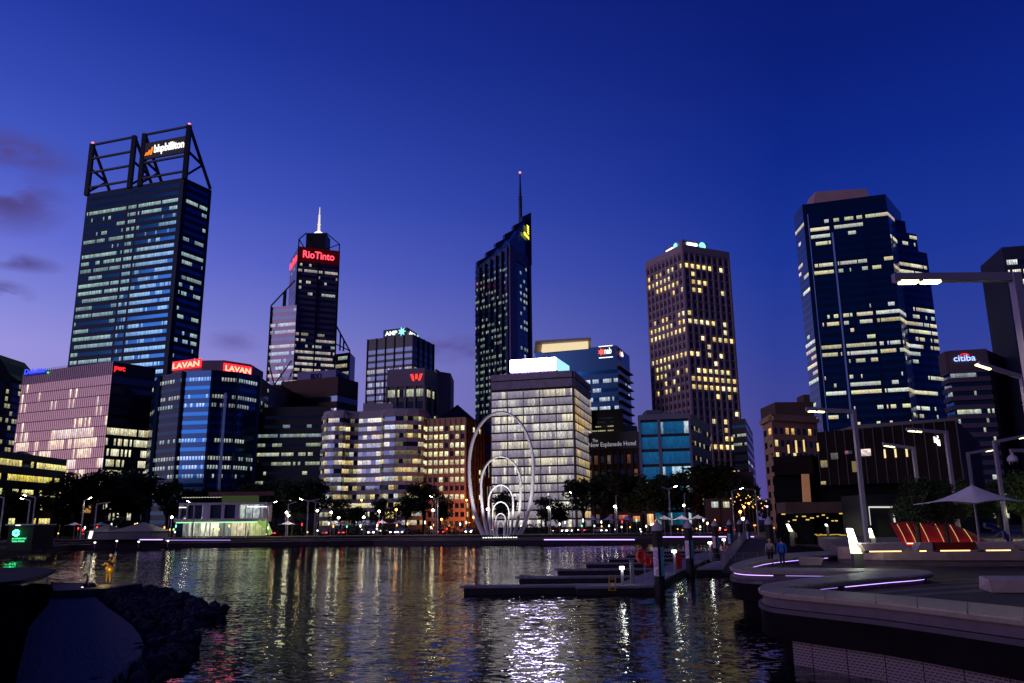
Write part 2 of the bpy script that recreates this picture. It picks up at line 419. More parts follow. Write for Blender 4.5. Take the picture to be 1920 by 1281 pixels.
# two dark service slots where the frames meet
def along(px, py):
    q = W(px, py, Lp, Np); return q
s0, s1 = along(243, 350), along(262, 347)
s0.z = s1.z = 0; Lg, Ng = Vector((Lp.x, Lp.y, 0)), Vector((Np.x, Np.y, 0))
facesA = [(Lg + d1 * 1.5, s0 - d1 * .8, 30), (s0 + d1 * .8, s1 - d1 * .8, 8), (s1 + d1 * .8, Ng - d1 * 3, 30)]
d2, n2 = nrm(Np, Rp); w2 = (Rp - Np).to_2d().length
facesA.append((Ng + d2 * 3, Vector((Rp.x, Rp.y, 0)) - d2 * 2.5, 22))
rw = [0, 0, (.85, .95, .95, .7), (.2, .9, .55, .25), (.3, .6, .1, .05), (.3, .9, .55, .3), (.8, .8, .1, .1), (.05, .8, .6, .45), (.8, .9, .85, .1), (.75, .8, .7, .5), (.8, .9, .75, .4), (.7, .8, .7, .35), (.8, .7, .6, .3), (.85, .8, .85, .2), (.8, .6, .5, .4), (.8, .8, .75, .1), (.6, .8, .4, .5), (.7, .9, .3, .5), (.6, .1, .7, .2), (.6, .1, .8, .3), (.7, .05, .4, .45), (.6, .05, .6, .1), (.6, .4, .8, .3), (.7, .9, .7, .1), (.8, .8, .7, .2), (.7, .9, .5, .25), (.7, .9, .7, .3), (.1, .5, .4, .4), (.3, .2, .5, .5), (.8, .7, .3, .2), 0, (.6, .3, .5, 0), 0, 0, (.5, .5, .5, .2), (.5, .5, .5, .2), 0, 0, (.5, .5, .5, .2), (.5, .5, .5, .2), 0]
facade(T, facesA, 12, zt - 2, rw, band=(.28, .74), pal=((.55, .82, .70), (.50, .74, .66)), bright=.62, gl='glass_blue', seed=11, fill=.84, mean=9)
# crown frames
posts = []
for px, py, bx in ((173, 272, 164.5), (252, 257, 243), (271, 251, 262), (353, 234, 345)):
    q = W(px, py, Lp, Np); base = W(bx, 350, Lp, Np); posts.append(Vector((base.x, base.y, q.z)))
ztop = sum(q.z for q in posts) / 4
back_d = (Rp - Np) * .92
for q in posts:
    MB().bar((q.x, q.y, zt - 1), (q.x, q.y, ztop), 2.6).build('crown_post', black, T)
for q in posts:
    m_ = MB().bar((q.x, q.y, ztop), Vector((q.x, q.y, zt)) + Vector((back_d.x, back_d.y, 0)), 1.4)
    hz = ztop - zt; e = Vector((back_d.x, back_d.y, 0))
    A = Vector((q.x, q.y, zt + hz * .52)); Bm = Vector((q.x, q.y, zt)) + e * .62 + Vector((0, 0, hz * .38))
    m_.bar(A, Bm, 1.2); m_.bar(Vector((q.x, q.y, zt + 1)), Bm, 1.2)
    m_.build('crown_brace', black, T)
for i in (0, 2):
    A, B = posts[i], posts[i + 1]
    for fr in (.985, .70, .42, .12):
        z = zt + (ztop - zt) * fr
        MB().bar((A.x, A.y, z), (B.x, B.y, z), 1.15).build('crown_beam', black, T)
A, B = posts[2].copy(), posts[3].copy(); A.z = B.z = 0
hz = ztop - zt
sg = sign_panel(T, A, B, zt + hz * .48, zt + hz * .80, -.6, .6, black)
d_, n_ = nrm(A, B); wA = (B - A).length
text_on(sg, 'bhpbilliton', A + d_ * wA * .27, B - d_ * wA * .06, zt + hz * .53, hz * .20, emi('sign_white', (1, .97, .95), 1.6), out=.7, bold=.03)
lg = MB()
for k, (x, h_) in enumerate(((.06, .06), (.12, .10), (.18, .15))):
    c0 = A + d_ * wA * x
    lg.add([c0 + n_ * .8 + Vector((0, 0, zt + hz * .55)), c0 + d_ * wA * .045 + n_ * .8 + Vector((0, 0, zt + hz * .55)), c0 + d_ * wA * .075 + n_ * .8 + Vector((0, 0, zt + hz * (.55 + h_))), c0 + d_ * wA * .03 + n_ * .8 + Vector((0, 0, zt + hz * (.55 + h_)))], [(0, 1, 2, 3)])
lg.build('emblem', emi('sign_orange', (1, .25, .02), 1.3), sg)
for q in (posts[0], posts[3]):
    MB().lathe([(.1, 0), (.9, .5), (.9, 1.3), (.1, 1.8)], (q.x, q.y, ztop), 8).build('beacon', emi('beacon_red', (1, .25, .2), 1.8), T)

# 2 pinkish glass office block ------------------------------------------------------------
T, p, zt, bk = bldg('office_block', 'pinkish glass office block with small blue roof lettering, left, in front of the tallest tower', [(45, 693, 322), (213, 678), (292, 690)], 1, 300, pinkw)
fr = [(p[0], p[1], 46), (p[1], p[2], 22)]
MB_dark = wallbox(MB(), p[1], p[2], 1.8, zt - .2, .01, .12).build('side_wall', dark, T)
h_top = 5
rows = [(.03, 0)] * 4 + [(.05, 0), (.5, .9), (.85, .8), (.2, .35), (.45, .7), (.4, .75), (.5, .85), (.6, .8), (.5, .7), (.1, .1), 0]
facade(T, [fr[0]], 1.8, zt - h_top, [r[0] if r else 0 for r in rows], band=(.07, .97), pal=((1, .86, .55), (1, .93, .75), (1, .75, .42)), bright=.95, gl='glass_pink', seed=21, fill=.97, mean=5, out=.1)
facade(T, [fr[1]], 1.8, zt - h_top, [r[1] if r else 0 for r in rows], band=(.2, .85), pal=((1, .95, .65), (1, .85, .45)), bright=.95, gl='glass_dark', seed=22, fill=.9, mean=3, out=.2)
fins(T, [(p[0], p[1], 46)], 1.8, zt + .8, .07, .2, pinkw)
a, b = W(48, 697, p[0], p[1]), W(92, 694, p[0], p[1])
sg = sign_panel(T, a, b, W(60, 704, p[0], p[1]).z, zt - .3, .3, .5, mat('blue_panel', (.02, .02, .3), .5, emit=(0, .01, .6), es=.35))
a2, b2 = W(49, 697, p[0], p[1]), W(88, 694, p[0], p[1])
text_on(sg, 'Deloitte', a2, b2, W(60, 704, p[0], p[1]).z + .5, 2.2, emi('sign_blue', (.05, .08, 1), 1.6), out=.55)
c = W(91.5, 701, p[0], p[1]); MB().lathe([(.1, 0), (.4, .2), (.4, .6), (.1, .8)], c + Vector((0, -.6, 0)), 8).build('dot', emi('sign_green', (.1, 1, .2), 1.2), sg)
a, b = W(212, 700, p[1], p[2]), W(233, 697, p[1], p[2])
sg = sign_panel(T, a, b, zt - 4.2, zt - 1.4, .3, .5, dark)
text_on(sg, 'pwc', a, b, zt - 4, 2.2, emi('sign_red', (1, .02, .03), 1.8), out=.6)

# 3 far-left dark tower with a curved roof ---------------------------------------------------
T, p, zt, bk = bldg('office_tower', 'dark tower with curved roof and dim yellow windows at the left edge', [(-70, 705), (8, 709), (42, 716, 355)], 1, 345, dark)
MB().add([], [])
mb = MB(); 
prof = [(0, 0), (.15, 9), (.35, 11.5), (.55, 8), (.75, 3), (1, 0)]
d_, n_ = nrm(p[0], p[2]); a0 = W(-60, 700, p[0], p[1]); a1 = W(36, 700, p[1], p[2])
pts_f = []
ax, bx = P(-40, 700, 345), P(33, 706, 350)
for tt, hh in prof: pts_f.append(ax.lerp(bx, tt) + Vector((0, 0, 0)))
vs = []
for (tt, hh) in prof:
    q = ax.lerp(bx, tt); vs.append((q.x, q.y + .5, zt + hh)); 
for (tt, hh) in prof:
    q = ax.lerp(bx, tt); vs.append((q.x, q.y + 22, zt + hh))
k = len(prof)
vs += [(ax.x, ax.y + .5, zt - 1), (bx.x, bx.y + .5, zt - 1), (bx.x, bx.y + 22, zt - 1), (ax.x, ax.y + 22, zt - 1)]
mb.add(vs, [(i, i + 1, k + i + 1, k + i) for i in range(k - 1)] + [tuple([2 * k] + [2 * k + 1] + list(range(k - 1, -1, -1))), tuple([2 * k + 2, 2 * k + 3] + list(range(k, 2 * k)))])
mb.build('roof', dark, T)
facade(T, [(p[0], p[1], 14), (p[1], p[2], 6)], 20, zt - 1, [.5, .4, .1, .3, .15, .3, .15, .2, .15, .3, .2, .1, .2, .4, .2], pal=((1, .8, .35), (1, .9, .5)), bright=.42, seed=31, fill=.8, mean=2)

# 4 low yellow-lit block on the left ---------------------------------------------------------
T, p, zt, bk = bldg('office_block', 'low dark block with rows of bright yellow windows at the left edge', [(-150, 835, 175), (126, 862)], 1, 232, dark, depth=22, cat='office block')
facade(T, [(p[0], p[1], 44)], 4, zt - .8, [.75, .7, .7, .3, .2], band=(.3, .72), pal=((1, .78, .12), (1, .85, .3), (.9, .9, .35)), bright=1.1, seed=41, fill=.9, mean=4)
a, b = P(-30, 860, 240), P(48, 860, 240)
rf = MB(); c = (a + b) / 2
rf.add([(a.x, a.y, zt), (b.x, b.y, zt), (b.x, b.y + 20, zt), (a.x, a.y + 20, zt), (a.x + 4, a.y + 10, zt + 4.2), (b.x - 7, b.y + 10, zt + 4.2)], [(0, 1, 5, 4), (1, 2, 5), (2, 3, 4, 5), (3, 0, 4), (3, 2, 1, 0)])
rf.build('roof', dark, T)

# 5 faceted blue building with two red signs ---------------------------------------------------
bluecl = MATS['glass_blue']
Dm = 272
fp = [P(288, 704, 292), P(301, 696, 278), P(345, 696, 270), P(400, 694, 268), P(448, 695, 272), P(488, 704, 281), P(505, 716, 296)]
z5 = P(400, 694, 268).z
pl = [(q.x, q.y) for q in fp] + [(fp[-1].x, fp[-1].y + 25), (fp[0].x, fp[0].y + 25)]
T = thing('office_block', 'faceted deep blue glass office block crowned by two red glowing signs', 'office block', Vector((fp[3].x, fp[3].y + 15, 1.8)))
MB().prism(pl, 1.8, z5).build('wall', navy, T)
fcs = [(fp[i], fp[i + 1], (4, 9, 10, 9, 9, 5)[i]) for i in range(6)]
r5 = [(.6,) * 6, (.0,) * 6, (.7, .75, .8, .9, .8, .7), (.6, .8, .6, .8, .7, .6), 0, 0, 0, (.3, .2, .85, .85, .6, .5), 0, (.6, .5, .8, .8, .8, .8), (.5, .7, .75, .7, .6, .4), (.3, .7, .6, .6, .5, .4), 0, (.1, .3, .5, .4, .4, .1), (.05, .2, .2, .2, .2, 0), 0, 0]
r5 = [(0,) * 6 if r == 0 else r for r in r5]
facade(T, fcs, 4, z5 - 1.5, r5, band=(.3, .72), pal=((.75, .85, .65), (.9, .95, .75), (.6, .75, .7)), bright=.6, gl='glass_blue', seed=51, fill=.6, mean=4)
fm = MB()
for q, hh in ((fp[1], .9), (fp[2], .5), (fp[3], .5), (fp[4], .5), (fp[5], .9)):
    fm.box((q.x, q.y - .4, (1.8 + z5) / 2), (hh * 1.4, 1.0, z5 - 2))
fm.build('corner_fins', navy, T)
c5 = P(426, 740, 270)
MB().box((c5.x, c5.y - 1.4, z5 * .5), (.9, .5, z5 * .72)).build('light_fin', mat('pale_blue_metal', (.3, .4, .65), .3, .6, .1, .05), T)
up_ = [P(325, 679, 284), P(380, 678, 278), P(420, 679, 278), P(470, 686, 286)]
zu = P(380, 676, 278).z
MB().prism([(q.x, q.y) for q in up_] + [(up_[-1].x, up_[-1].y + 15), (up_[0].x, up_[0].y + 15)], z5, zu).build('roof', purplew, T)
redp = mat('red_panel', (.25, .02, .03), .5, var=.1, emit=(1, .02, .03), es=2.2)
for a, b, c_, d_ in (((326, 685), (379, 683), 'L', 0), ((418, 690), (470, 695), 'R', 0)):
    i0 = 0 if c_ == 'L' else 2
    A, B = up_[i0], up_[i0 + 1]
    zz0 = P((a[0] + b[0]) / 2, 690 if c_ == 'L' else 698, 280).z + .1; zz1 = zz0 + 2.3
    A = W(a[0], a[1], up_[i0], up_[i0 + 1]); B = W(b[0], b[1], up_[i0], up_[i0 + 1])
    sg = sign_panel(T, A, B, zz0 - .3, zz1 + .5, .3, .7, redp)
    dd, nn = nrm(A, B)
    text_on(sg, 'LAVAN', A + dd * .5, B - dd * .5, zz0 + .1, 2.0, emi('sign_hot', (1, .10, .06), 9, True), out=.8, shear=0)

# 6 tall stepped tower with red lettering -----------------------------------------------------
D6 = 611
T, p, zt, bk = bldg('office_tower', 'slender stepped tower with red lit lettering, white glowing spire and diagonal corner frames', [(545, 488), (560, 462), (636, 471)], 1, D6, mat('mauve_glassy', (.22, .16, .22), .35, .4, .1, .03))
core = MB(); c1, c2 = P(574, 445, 622), P(611, 445, 622)
zc = P(594, 437, 622).z
core.prism([(c1.x, c1.y), (c2.x, c2.y), (c2.x, c2.y + 16), (c1.x, c1.y + 16)], zt - 2, zc).build('plant_room', black, T)
tip = P(594, 389, 630); cx_, cy_ = (c1.x + c2.x) / 2, c1.y + 8
sp = MB().lathe([(5, 0), (4.6, 1.2), (3.4, 3), (1.6, 4.2)], (cx_, cy_, zc), 12)
sp.build('dome', emi('spire_base', (1, .93, .82), 1.5), T)
spz = zc + 4
st = MB().lathe([(1.3, 0), (1.0, 6), (1.5, 6.3), (1.0, 7), (.75, 14), (1.0, 14.2), (.5, 15), (.25, tip.z - spz)], (cx_, cy_, spz), 8)
st.build('spire', emi('spire_lit', (1, .85, .72), .95), T)
r6 = [(0, 0), (.1, .1), (.0, .9), (0, .1), (0, .1), (0, .1), (0, .5), (0, 0), (0, 0), (0, 0), (0, 0), (0, 0), (0, 0), (.7, .6), (.8, .6), (.6, .5), (.8, .5), (.7, .5), (.8, .8), (.8, .6), (.7, .5), (.7, .6), (.9, .7), (.8, .5), (.8, .5), (.8, .7), (.8, .4), (.5, .4), (.5, .3), (.5, .3), (.5, .3), (.5, .3), (.5, .3)] + [(.4, .4)] * 10
facade(T, [(p[0], p[1], 6), (p[1], p[2], 18)], 10, zt - 8, r6, band=(.3, .75), pal=((.95, .85, .6), (.65, .8, .7), (.9, .8, .7)), bright=.52, seed=61, fill=.95, mean=6)
MB().bar((0, 0, 0), (0, 0, 0), 1)
mm = (p[1] + p[2]) / 2
d_, n_ = nrm(p[1], p[2])
mb = MB(); wallbox(mb, mm - d_ * .6, mm + d_ * .6, 2, zt - 10, 0, .8); wallbox(mb, p[1] - d_ * .6, p[1] + d_ * .6, 2, zt, 0, .8); wallbox(mb, p[2] - d_ * .6, p[2] + d_ * .6, 2, zt, 0, .8)
mb.build('piers', black, T)
sg = sign_panel(T, p[1], p[2], zt - 12.5, zt - .5, .3, 1.5, mat('sign_dark_red', (.03, .005, .01), .6, var=0, emit=(1, .02, .05), es=.03))
text_on(sg, 'RioTinto', p[1] + d_ * 3.5, p[2] - d_ * 4, zt - 9.5, 6.2, emi('sign_pinkred', (1, .06, .10), 2.4, True), out=1.6)
d2, n2 = nrm(p[0], p[1])
text_on(sg, 'RioTinto', p[0] + d2 * 2, p[1] - d2 * 2, zt - 10, 5.5, MATS['sign_pinkred'], out=.5)
# roof frames
for (q, e) in ((p[1], Vector((c1.x, c1.y, 0))), (p[2], Vector((c2.x, c2.y, 0)))):
    fr_ = MB(); A = Vector((q.x, q.y, zt + 6)); fr_.bar((q.x, q.y, zt), A, .8)
    fr_.bar(A, Vector((e.x, e.y, zc)), .7); fr_.bar(A, Vector((e.x, e.y, zt + 1)), .6)
    fr_.build('roof_frame', black, T)
# lower wings
def wing(px0, py0, px1, py1, D, nb, rows_, seed):
    a, b = P(px0, py0, D + 6), P(px1, py1, D); zz = b.z if py1 < py0 else a.z
    a.z = b.z = zz
    MB().prism([(a.x, a.y), (b.x, b.y), (b.x, b.y + 22), (a.x, a.y + 22)], 1.8, zz).build('wing_wall', MATS['mauve_glassy'], T)
    facade(T, [(a, b, nb)], 10, zz - 1, rows_, band=(.3, .75), pal=((.95, .85, .6), (.65, .8, .7)), bright=.5, seed=seed, fill=.95, mean=4)
    return a, b, zz
a, b, zz = wing(509, 577, 556, 572, 609, 10, [.5, .6, .5, .6, .6, .5, .7, .5, .7, .4, .6, .5, .4, .5, .5, .4, .4, .4, .4, .3, .3, .3, .3, .3, .3, .3, .3, .3], 62)
fm = MB(); A = Vector((a.x, a.y - 1, zz + 1)); Bt = P(553, 526, 611); fm.bar(A, Bt, .9)
for fx in (.55, .62): 
    q = A.lerp(Bt, fx); fm.bar((q.x, q.y, zz), q, 1.2)
fm.bar(A, (a.x, a.y - 1, 2), .9)
l0, l1, l2 = P(504, 680, 608), P(514, 722, 604), P(547, 676, 606)
fm.bar(l0, l1, .8); fm.bar(l1, l2, .8)
fm.build('corner_frame', black, T)
MB().tube([P(514, 718, 604), P(509, 765, 604)], 1.6, 10).build('strut_foot', mat('pale_pipe', (.6, .5, .6), .4, .1, .05, .1), T)
a, b, zz = wing(630, 664, 656, 667, 640, 6, [.5, .6, .6, .6, .5, .5, .4, .4, .4, .4, .4, .4, .4, .4, .4, .4, .4, .4, .4, .4], 63)
fm = MB(); A = Vector((b.x, b.y - 1, zz + 1)); fm.bar(A, P(631, 612, 630), .9); fm.bar(A, P(630, 645, 630), .7)
for fx in (.45, .7):
    q = A.lerp(P(631, 612, 630), fx); fm.bar((q.x, q.y, zz), q, 1.1)
fm.bar(A, (b.x, b.y - 1, 2), .9)
fm.build('corner_frame', black, T)

# 7 dark tower with white three-letter sign ----------------------------------------------------
T, p, zt, bk = bldg('office_tower', 'black ribbed tower with small white three letter roof sign left of the yellow-signed tower', [(690, 637), (775, 627), (813, 646)], 1, 420, dark)
fa = [(p[0], p[1], 24), (p[1], p[2], 14)]
facade(T, fa, 10, zt - 6, [0, 0, 0, (.6, .5), (.4, .3), (.3, .2), (.6, .1), (.1, .2), (.7, .1), (.2, .1), (.7, 0), (.7, 0), (.6, 0), (.6, 0), (.3, 0), 0, 0, 0, 0, 0, 0, 0] and
       [(0, 0), (0, 0), (0, 0), (.6, .5), (.45, .2), (.3, .2), (.6, .1), (.1, .2), (.7, .1), (.2, .1), (.7, 0), (.7, 0), (.6, 0), (.6, 0), (.3, 0)] + [(.2, 0)] * 9, pal=((1, .8, .35), (1, .9, .5), (1, 1, .75)), bright=.38, seed=71, fill=.7, mean=3)
fins(T, [(p[0], p[1], 5), (p[1], p[2], 4)], 2, zt, .5, .6, mat('mauve_rib', (.09, .05, .09), .6, 0, .1, .1), 'ribs')
a, b, c = P(719, 619, 428), P(764, 614, 422), P(785, 623, 440)
zs = P(764, 614, 422).z; b.z = a.z = c.z = zs
cr = MB().prism([(q.x, q.y) for q in (a, b, c, a + c - b)], zt - 1, zs).build('roof_sign', black, T)
dd, nn = nrm(a, b); Ls = (b - a).to_2d().length
text_on(cr, 'AMP', a + dd * 1.5, a + dd * Ls * .60, zt + .8, (zs - zt) * .55, emi('sign_white_', (.9, 1, 1), 1.6), out=.5)
def burst(parent, c, r, m, nn_, dd_):
    mb = MB(); vs = []
    for k in range(14):
        rr = r if k % 2 == 0 else r * .5; an = 2 * math.pi * k / 14
        vs.append(c + dd_ * rr * math.cos(an) + Vector((0, 0, rr * math.sin(an))) + nn_ * .7)
    mb.add(vs, [tuple(range(14))]); return mb.build('emblem', m, parent)
tealm = emi('sign_teal', (.35, .95, 1), 1.2)
burst(cr, a + dd * Ls * .80 + Vector((0, 0, zt + (zs - zt) * .5 - zs)), 2.7, tealm, nn, dd)
dd, nn = nrm(b, c); Ls = (c - b).to_2d().length
text_on(cr, 'AMP', b + dd * 1.5, b + dd * Ls * .62, zt + .8, (zs - zt) * .5, MATS['sign_white_'], out=.5)
burst(cr, b + dd * Ls * .82 + Vector((0, 0, zt + (zs - zt) * .45 - zs)), 2.3, tealm, nn, dd)

# 8 mid-rise with red angular emblem ------------------------------------------------------------
T, p, zt, bk = bldg('office_tower', 'grey mid-rise with a red angular emblem on its blank top band', [(727, 694), (797, 690), (818, 699)], 1, 330, dark)
wallbox(MB(), p[0], p[1], zt - 7.5, zt, .02, .5).build('parapet', purplew, T)
facade(T, [(p[0], p[1], 18), (p[1], p[2], 6)], 8, zt - 8, [(.8, .3), (.1, .2), (.8, .5), (.8, .4), (.1, .2), (.3, .2), (.1, .5), (.3, .3), (.3, .3), (.3, .3)], pal=((1, .9, .5), (.95, 1, .7)), bright=.6, seed=81, fill=.85, mean=4)
fins(T, [(p[0], p[1], 4), (p[1], p[2], 2)], 2, zt - 7.5, .8, .8, purplew, 'ribs')
q0, q1 = P(813, 696, 345), P(845, 703, 352)
zz = P(815, 695, 345).z
MB().prism([(p[2].x, p[2].y), (q0.x, q0.y), (q1.x, q1.y), (q1.x, q1.y + 20), (p[2].x, p[2].y + 20)], 1.8, zz).build('side_wing', purplew, T)
A, B = W(770, 700, p[0], p[1]), W(794, 700, p[0], p[1]); dd, nn = nrm(A, B); zc0 = zt - 5.4
em = MB(); Lw = (B - A).to_2d().length
for pts_ in (((0, 1), (.24, 1), (.36, 0), (.2, 0)), ((.40, 1), (.60, 1), (.60, .25), (.40, .25)), ((.64, 0), (.80, 0), (1, 1), (.76, 1))):
    em.add([Vector((A.x, A.y, 0)) + dd * Lw * x + nn * .7 + Vector((0, 0, zc0 + 2.9 * z)) for x, z in pts_], [(0, 1, 2, 3)])
em.build('emblem', emi('sign_red2', (1, .05, .04), 1.5, True), T)

# 9 brown block with pale rooftop sign --------------------------------------------------------
T, p, zt, bk = bldg('office_block', 'dark brown block with few warm windows and a pale rooftop sign below the spire tower', [(527, 716), (634, 706), (672, 717)], 1, 340, brown, cat='office block')
facade(T, [(p[0], p[1], 17), (p[1], p[2], 8)], 6, zt - 7, [(0, 0), (.45, .05), (.35, 0), (.4, 0), (.2, 0), (.1, .05), (.1, 0), (.1, 0), (.1, 0), (.1, 0)], band=(.3, .75), pal=((1, .9, .65), (1, .75, .4)), bright=.75, seed=91, fill=.55, mean=2)
a, b, c = P(558, 698, 352), P(630, 693, 346), P(654, 700, 360); zs = P(630, 693, 346).z
sgp = mat('pale_blue_panel', (.22, .22, .42), .6, 0, .1, .05)
cr = MB().prism([(q.x, q.y) for q in (a, b, c, a + c - b)], zt, zs).build('roof_sign', sgp, T)
dd, nn = nrm(a, b); A, B = W(583, 700, a, b), W(603, 700, a, b)
text_on(cr, 'BDO', A, B, zt + .7, (zs - zt) * .55, mat('blue_letters', (.01, .02, .12), .5, 0, 0), out=.1)
A, B = W(633, 700, b, c), W(645, 700, b, c)
text_on(cr, 'BDO', A, B, zt + .7, (zs - zt) * .55, MATS['blue_letters'], out=.1)

# 10 dark glass block ------------------------------------------------------------------
T, p, zt, bk = bldg('office_block', 'dark glass block with thin rows of cool lights beside the striped block', [(488, 764), (604, 762), (625, 770)], 1, 282, dark, cat='office block')
facade(T, [(p[0], p[1], 26), (p[1], p[2], 5)], 4, zt - 2, [0, (.1, 0), (.7, .2), (.5, .1), (.75, .3), (.8, .2), (.05, 0), (.4, 0), (.8, .5), (.9, .3), (.1, 0), 0] and [(0, 0), (.1, 0), (.7, .2), (.5, .1), (.75, .3), (.8, .2), (.05, 0), (.4, 0), (.8, .5), (.9, .3), (.1, 0), (0, 0)], band=(.3, .65), pal=((.8, .95, .6), (.6, .8, .8), (.95, 1, .65)), bright=.48, seed=101, fill=.95, mean=6)

# 11 pale striped block with curved bays ----------------------------------------------------
spec = [(607, 256), (609.5, 252), (617, 250), (630, 249), (645, 249), (650, 251), (674, 252), (690, 251), (716, 249.5), (722, 247), (742, 246), (765, 246), (785, 247), (795, 249), (801, 254)]
z11 = P(742, 766, 246).z
fp = [P(x, 766, D) for x, D in spec]
for q in fp: q.z = z11
T = thing('office_block', 'pale striped office block with rounded bays and warm ribbon windows', 'office block', (fp[7].x, 265, 1.8))
MB().prism([(q.x, q.y) for q in fp] + [(fp[-1].x, fp[-1].y + 22), (fp[0].x, fp[0].y + 22)], 1.8, z11).build('wall', pale, T)
fcs = [(fp[i], fp[i + 1], max(1, round((fp[i + 1] - fp[i]).length / 1.45))) for i in range(len(fp) - 1)]
facade(T, fcs, 1.8 + 2, z11 - 1.4, [.25, .6, .55, .55, .15, .75, .65, .6, .35, .55, .75, .6, .5], band=(.08, .60), pal=((1, .88, .42), (1, .9, .6), (1, .75, .3), (.8, .85, .85)), bright=.72, gl='glass_dark', seed=111, fill=.96, mean=4, out=.04, ledge=(.5, pale), dim=.12)
a, b = P(681, 757, 256), P(737, 755, 256)
MB().prism([(a.x, a.y), (b.x, b.y), (b.x, b.y + 14), (a.x, a.y + 14)], z11, P(700, 756, 256).z).build('plant_room', pale, T)

# 12 tan block with square windows and orange street light ---------------------------------
T, p, zt, bk = bldg('office_block', 'tan stone block with a grid of square lit windows and a dark pyramid roof', [(784, 787, 250), (873, 782), (922, 782, 268)], 1, 246, tan, cat='office block')
rws = [(.7, .2), (.7, .1), (.15, .1), (.85, 0), (.9, .1), (.85, .2), (.85, .3), (.55, .2), (.4, .1), (.1, .1), (0, .1), (.2, .1)]
punched(T, [(p[0], p[1], 9), (p[1], p[2], 9)], 3, zt - 2, rws, (.14, .84), (.22, .78), pal=((1, .9, .45), (1, 1, .6), (1, .85, .5)), bright=.85, seed=121, mean=4)
fins(T, [(p[0], p[1], 9), (p[1], p[2], 9)], 2, zt - .5, .5, .35, tan, 'piers')
pa, pb = P(818, 783, 256), P(896, 783, 262); pc = P(857, 757, 264)
MB().add([(pa.x, pa.y, zt), (pb.x, pb.y, zt), (pb.x + 2, pb.y + 16, zt), (pa.x, pa.y + 16, zt), (pc.x, pc.y + 2, pc.z)], [(0, 1, 4), (1, 2, 4), (2, 3, 4), (3, 0, 4), (3, 2, 1, 0)]).build('roof', dark, T)

# 13 tall tower with slanted roof and antenna -------------------------------------------------
D13 = 535
Nn = P(953, 457, D13); Ll = P(891.5, 503, D13 + 22); Rr = P(992, 403, D13 + 34)
Lg, Ng, Rg = Vector((Ll.x, Ll.y, 0)), Vector((Nn.x, Nn.y, 0)), Vector((Rr.x, Rr.y, 0))
T = thing('office_tower', 'sharp wedge-roofed glass tower with a thin antenna and a yellow sign at its peak', 'office tower', (Ng.x, Ng.y + 12, 1.8))
MB().prism([(Ll.x, Ll.y), (Nn.x, Nn.y), (Rr.x, Rr.y)], 1.8, [Ll.z, Nn.z, Rr.z]).build('wall', navy, T)
ns_ = 6
for i in range(ns_):           # serrated side: six bays, each a step higher
    t0, t1 = i / ns_, (i + 1) / ns_
    a, b = Lg.lerp(Rg, t0), Lg.lerp(Rg, t1)
    z1 = Ll.z + (Rr.z - Ll.z) * t1 * .98
    c = Lg.lerp(Ng, min(1, t1)); 
    za, zb2 = Ll.z + (Rr.z - Ll.z) * t0, Ll.z + (Rr.z - Ll.z) * t1
    MB().prism([(a.x, a.y), (b.x, b.y), (b.x + 1.5, b.y - 3), (a.x + 1.5, a.y - 3)], Ll.z - 10 + i * 3, [za + 4.2, zb2 + .8, zb2 + .8, za + 4.2]).build('roof_step', navy, T)
d_, n_ = nrm(Lg, Ng)
seg = [Lg.lerp(Ng, i / 6) for i in range(7)]
fcs = []
for i in range(6):
    a, b = seg[i], seg[i + 1]; a2 = a + n_ * 1.8
    fcs.append((a + n_ * (.2), b + n_ * 1.6, 3))
    MB().prism([(a.x, a.y), ((b + n_ * 1.5).x, (b + n_ * 1.5).y), (b.x, b.y)], 1.8, Ll.z - 2 + (Nn.z - Ll.z) * (i + .6) / 6).build('bay_wall', navy, T)
rr = [0, .3, .35, .2, .1, .5, .6, .1, .3, .5, .6, .6, .6, .65, .5, .65, .6, .7, .6, .65, .7, .6, .5, .5, .4, .55, .5, .4, .4, .3, .3, .3, .3, .3, .2, .2, .2, .2]
facade(T, fcs, 6, Ll.z - 1, rr, band=(.3, .7), pal=((.75, .9, .6), (.55, .75, .6), (.85, .85, .7)), bright=.38, gl='glass_teal' if 0 else 'glass_blue', seed=131, fill=.8, mean=2)
d2, n2 = nrm(Ng, Rg); L2 = (Rg - Ng).length
facade(T, [(Ng + d2 * L2 * .4, Ng + d2 * L2 * .6, 2), (Ng + d2 * L2 * .66, Ng + d2 * L2 * .86, 2)], 6, Nn.z - 8, [(0, .3), (.1, .3), (.3, .4), (.1, .2)] + [(.15, .6)] * 20 + [(.1, .2)] * 12, band=(.25, .7), pal=((.75, .9, .7),), bright=.4, seed=132, fill=.7, mean=2)
mb = MB(); wallbox(mb, Ng, Ng + d2 * L2 * .30, 1.8, Nn.z, .02, 1.2); wallbox(mb, Ng + d2 * L2 * .92, Rg, 1.8, Nn.z + 6, .02, 1.2); wallbox(mb, Ng, Rg, Nn.z - 9, Nn.z - .5, .02, .8)
mb.build('stone_pier', mat('violet_stone', (.16, .12, .24), .5, .1, .1, .04), T)
A = Vector((Rr.x, Rr.y, Rr.z)); 
ant0 = P(976, 412, D13 + 36); ant1 = P(976, 326, D13 + 36)
am = MB().tube([(ant0.x, ant0.y, ant0.z - 6), (ant0.x, ant0.y, ant0.z + 12), (ant0.x, ant0.y, ant0.z + 28), (ant0.x, ant0.y, ant1.z)], [1.5, 1.2, .7, .45], 8)
for k in range(5): am.lathe([(1.5, 0), (1.5, .7)], (ant0.x, ant0.y, ant0.z + 10 + k * 2), 8)
am.build('antenna', black, T)
MB().lathe([(.2, 0), (.9, .6), (.9, 1.4), (.2, 2)], (ant0.x, ant0.y, ant1.z), 8).build('beacon', MATS['beacon_red'], T)
yel = emi('sign_yellow', (1, .9, .08), 1.6)
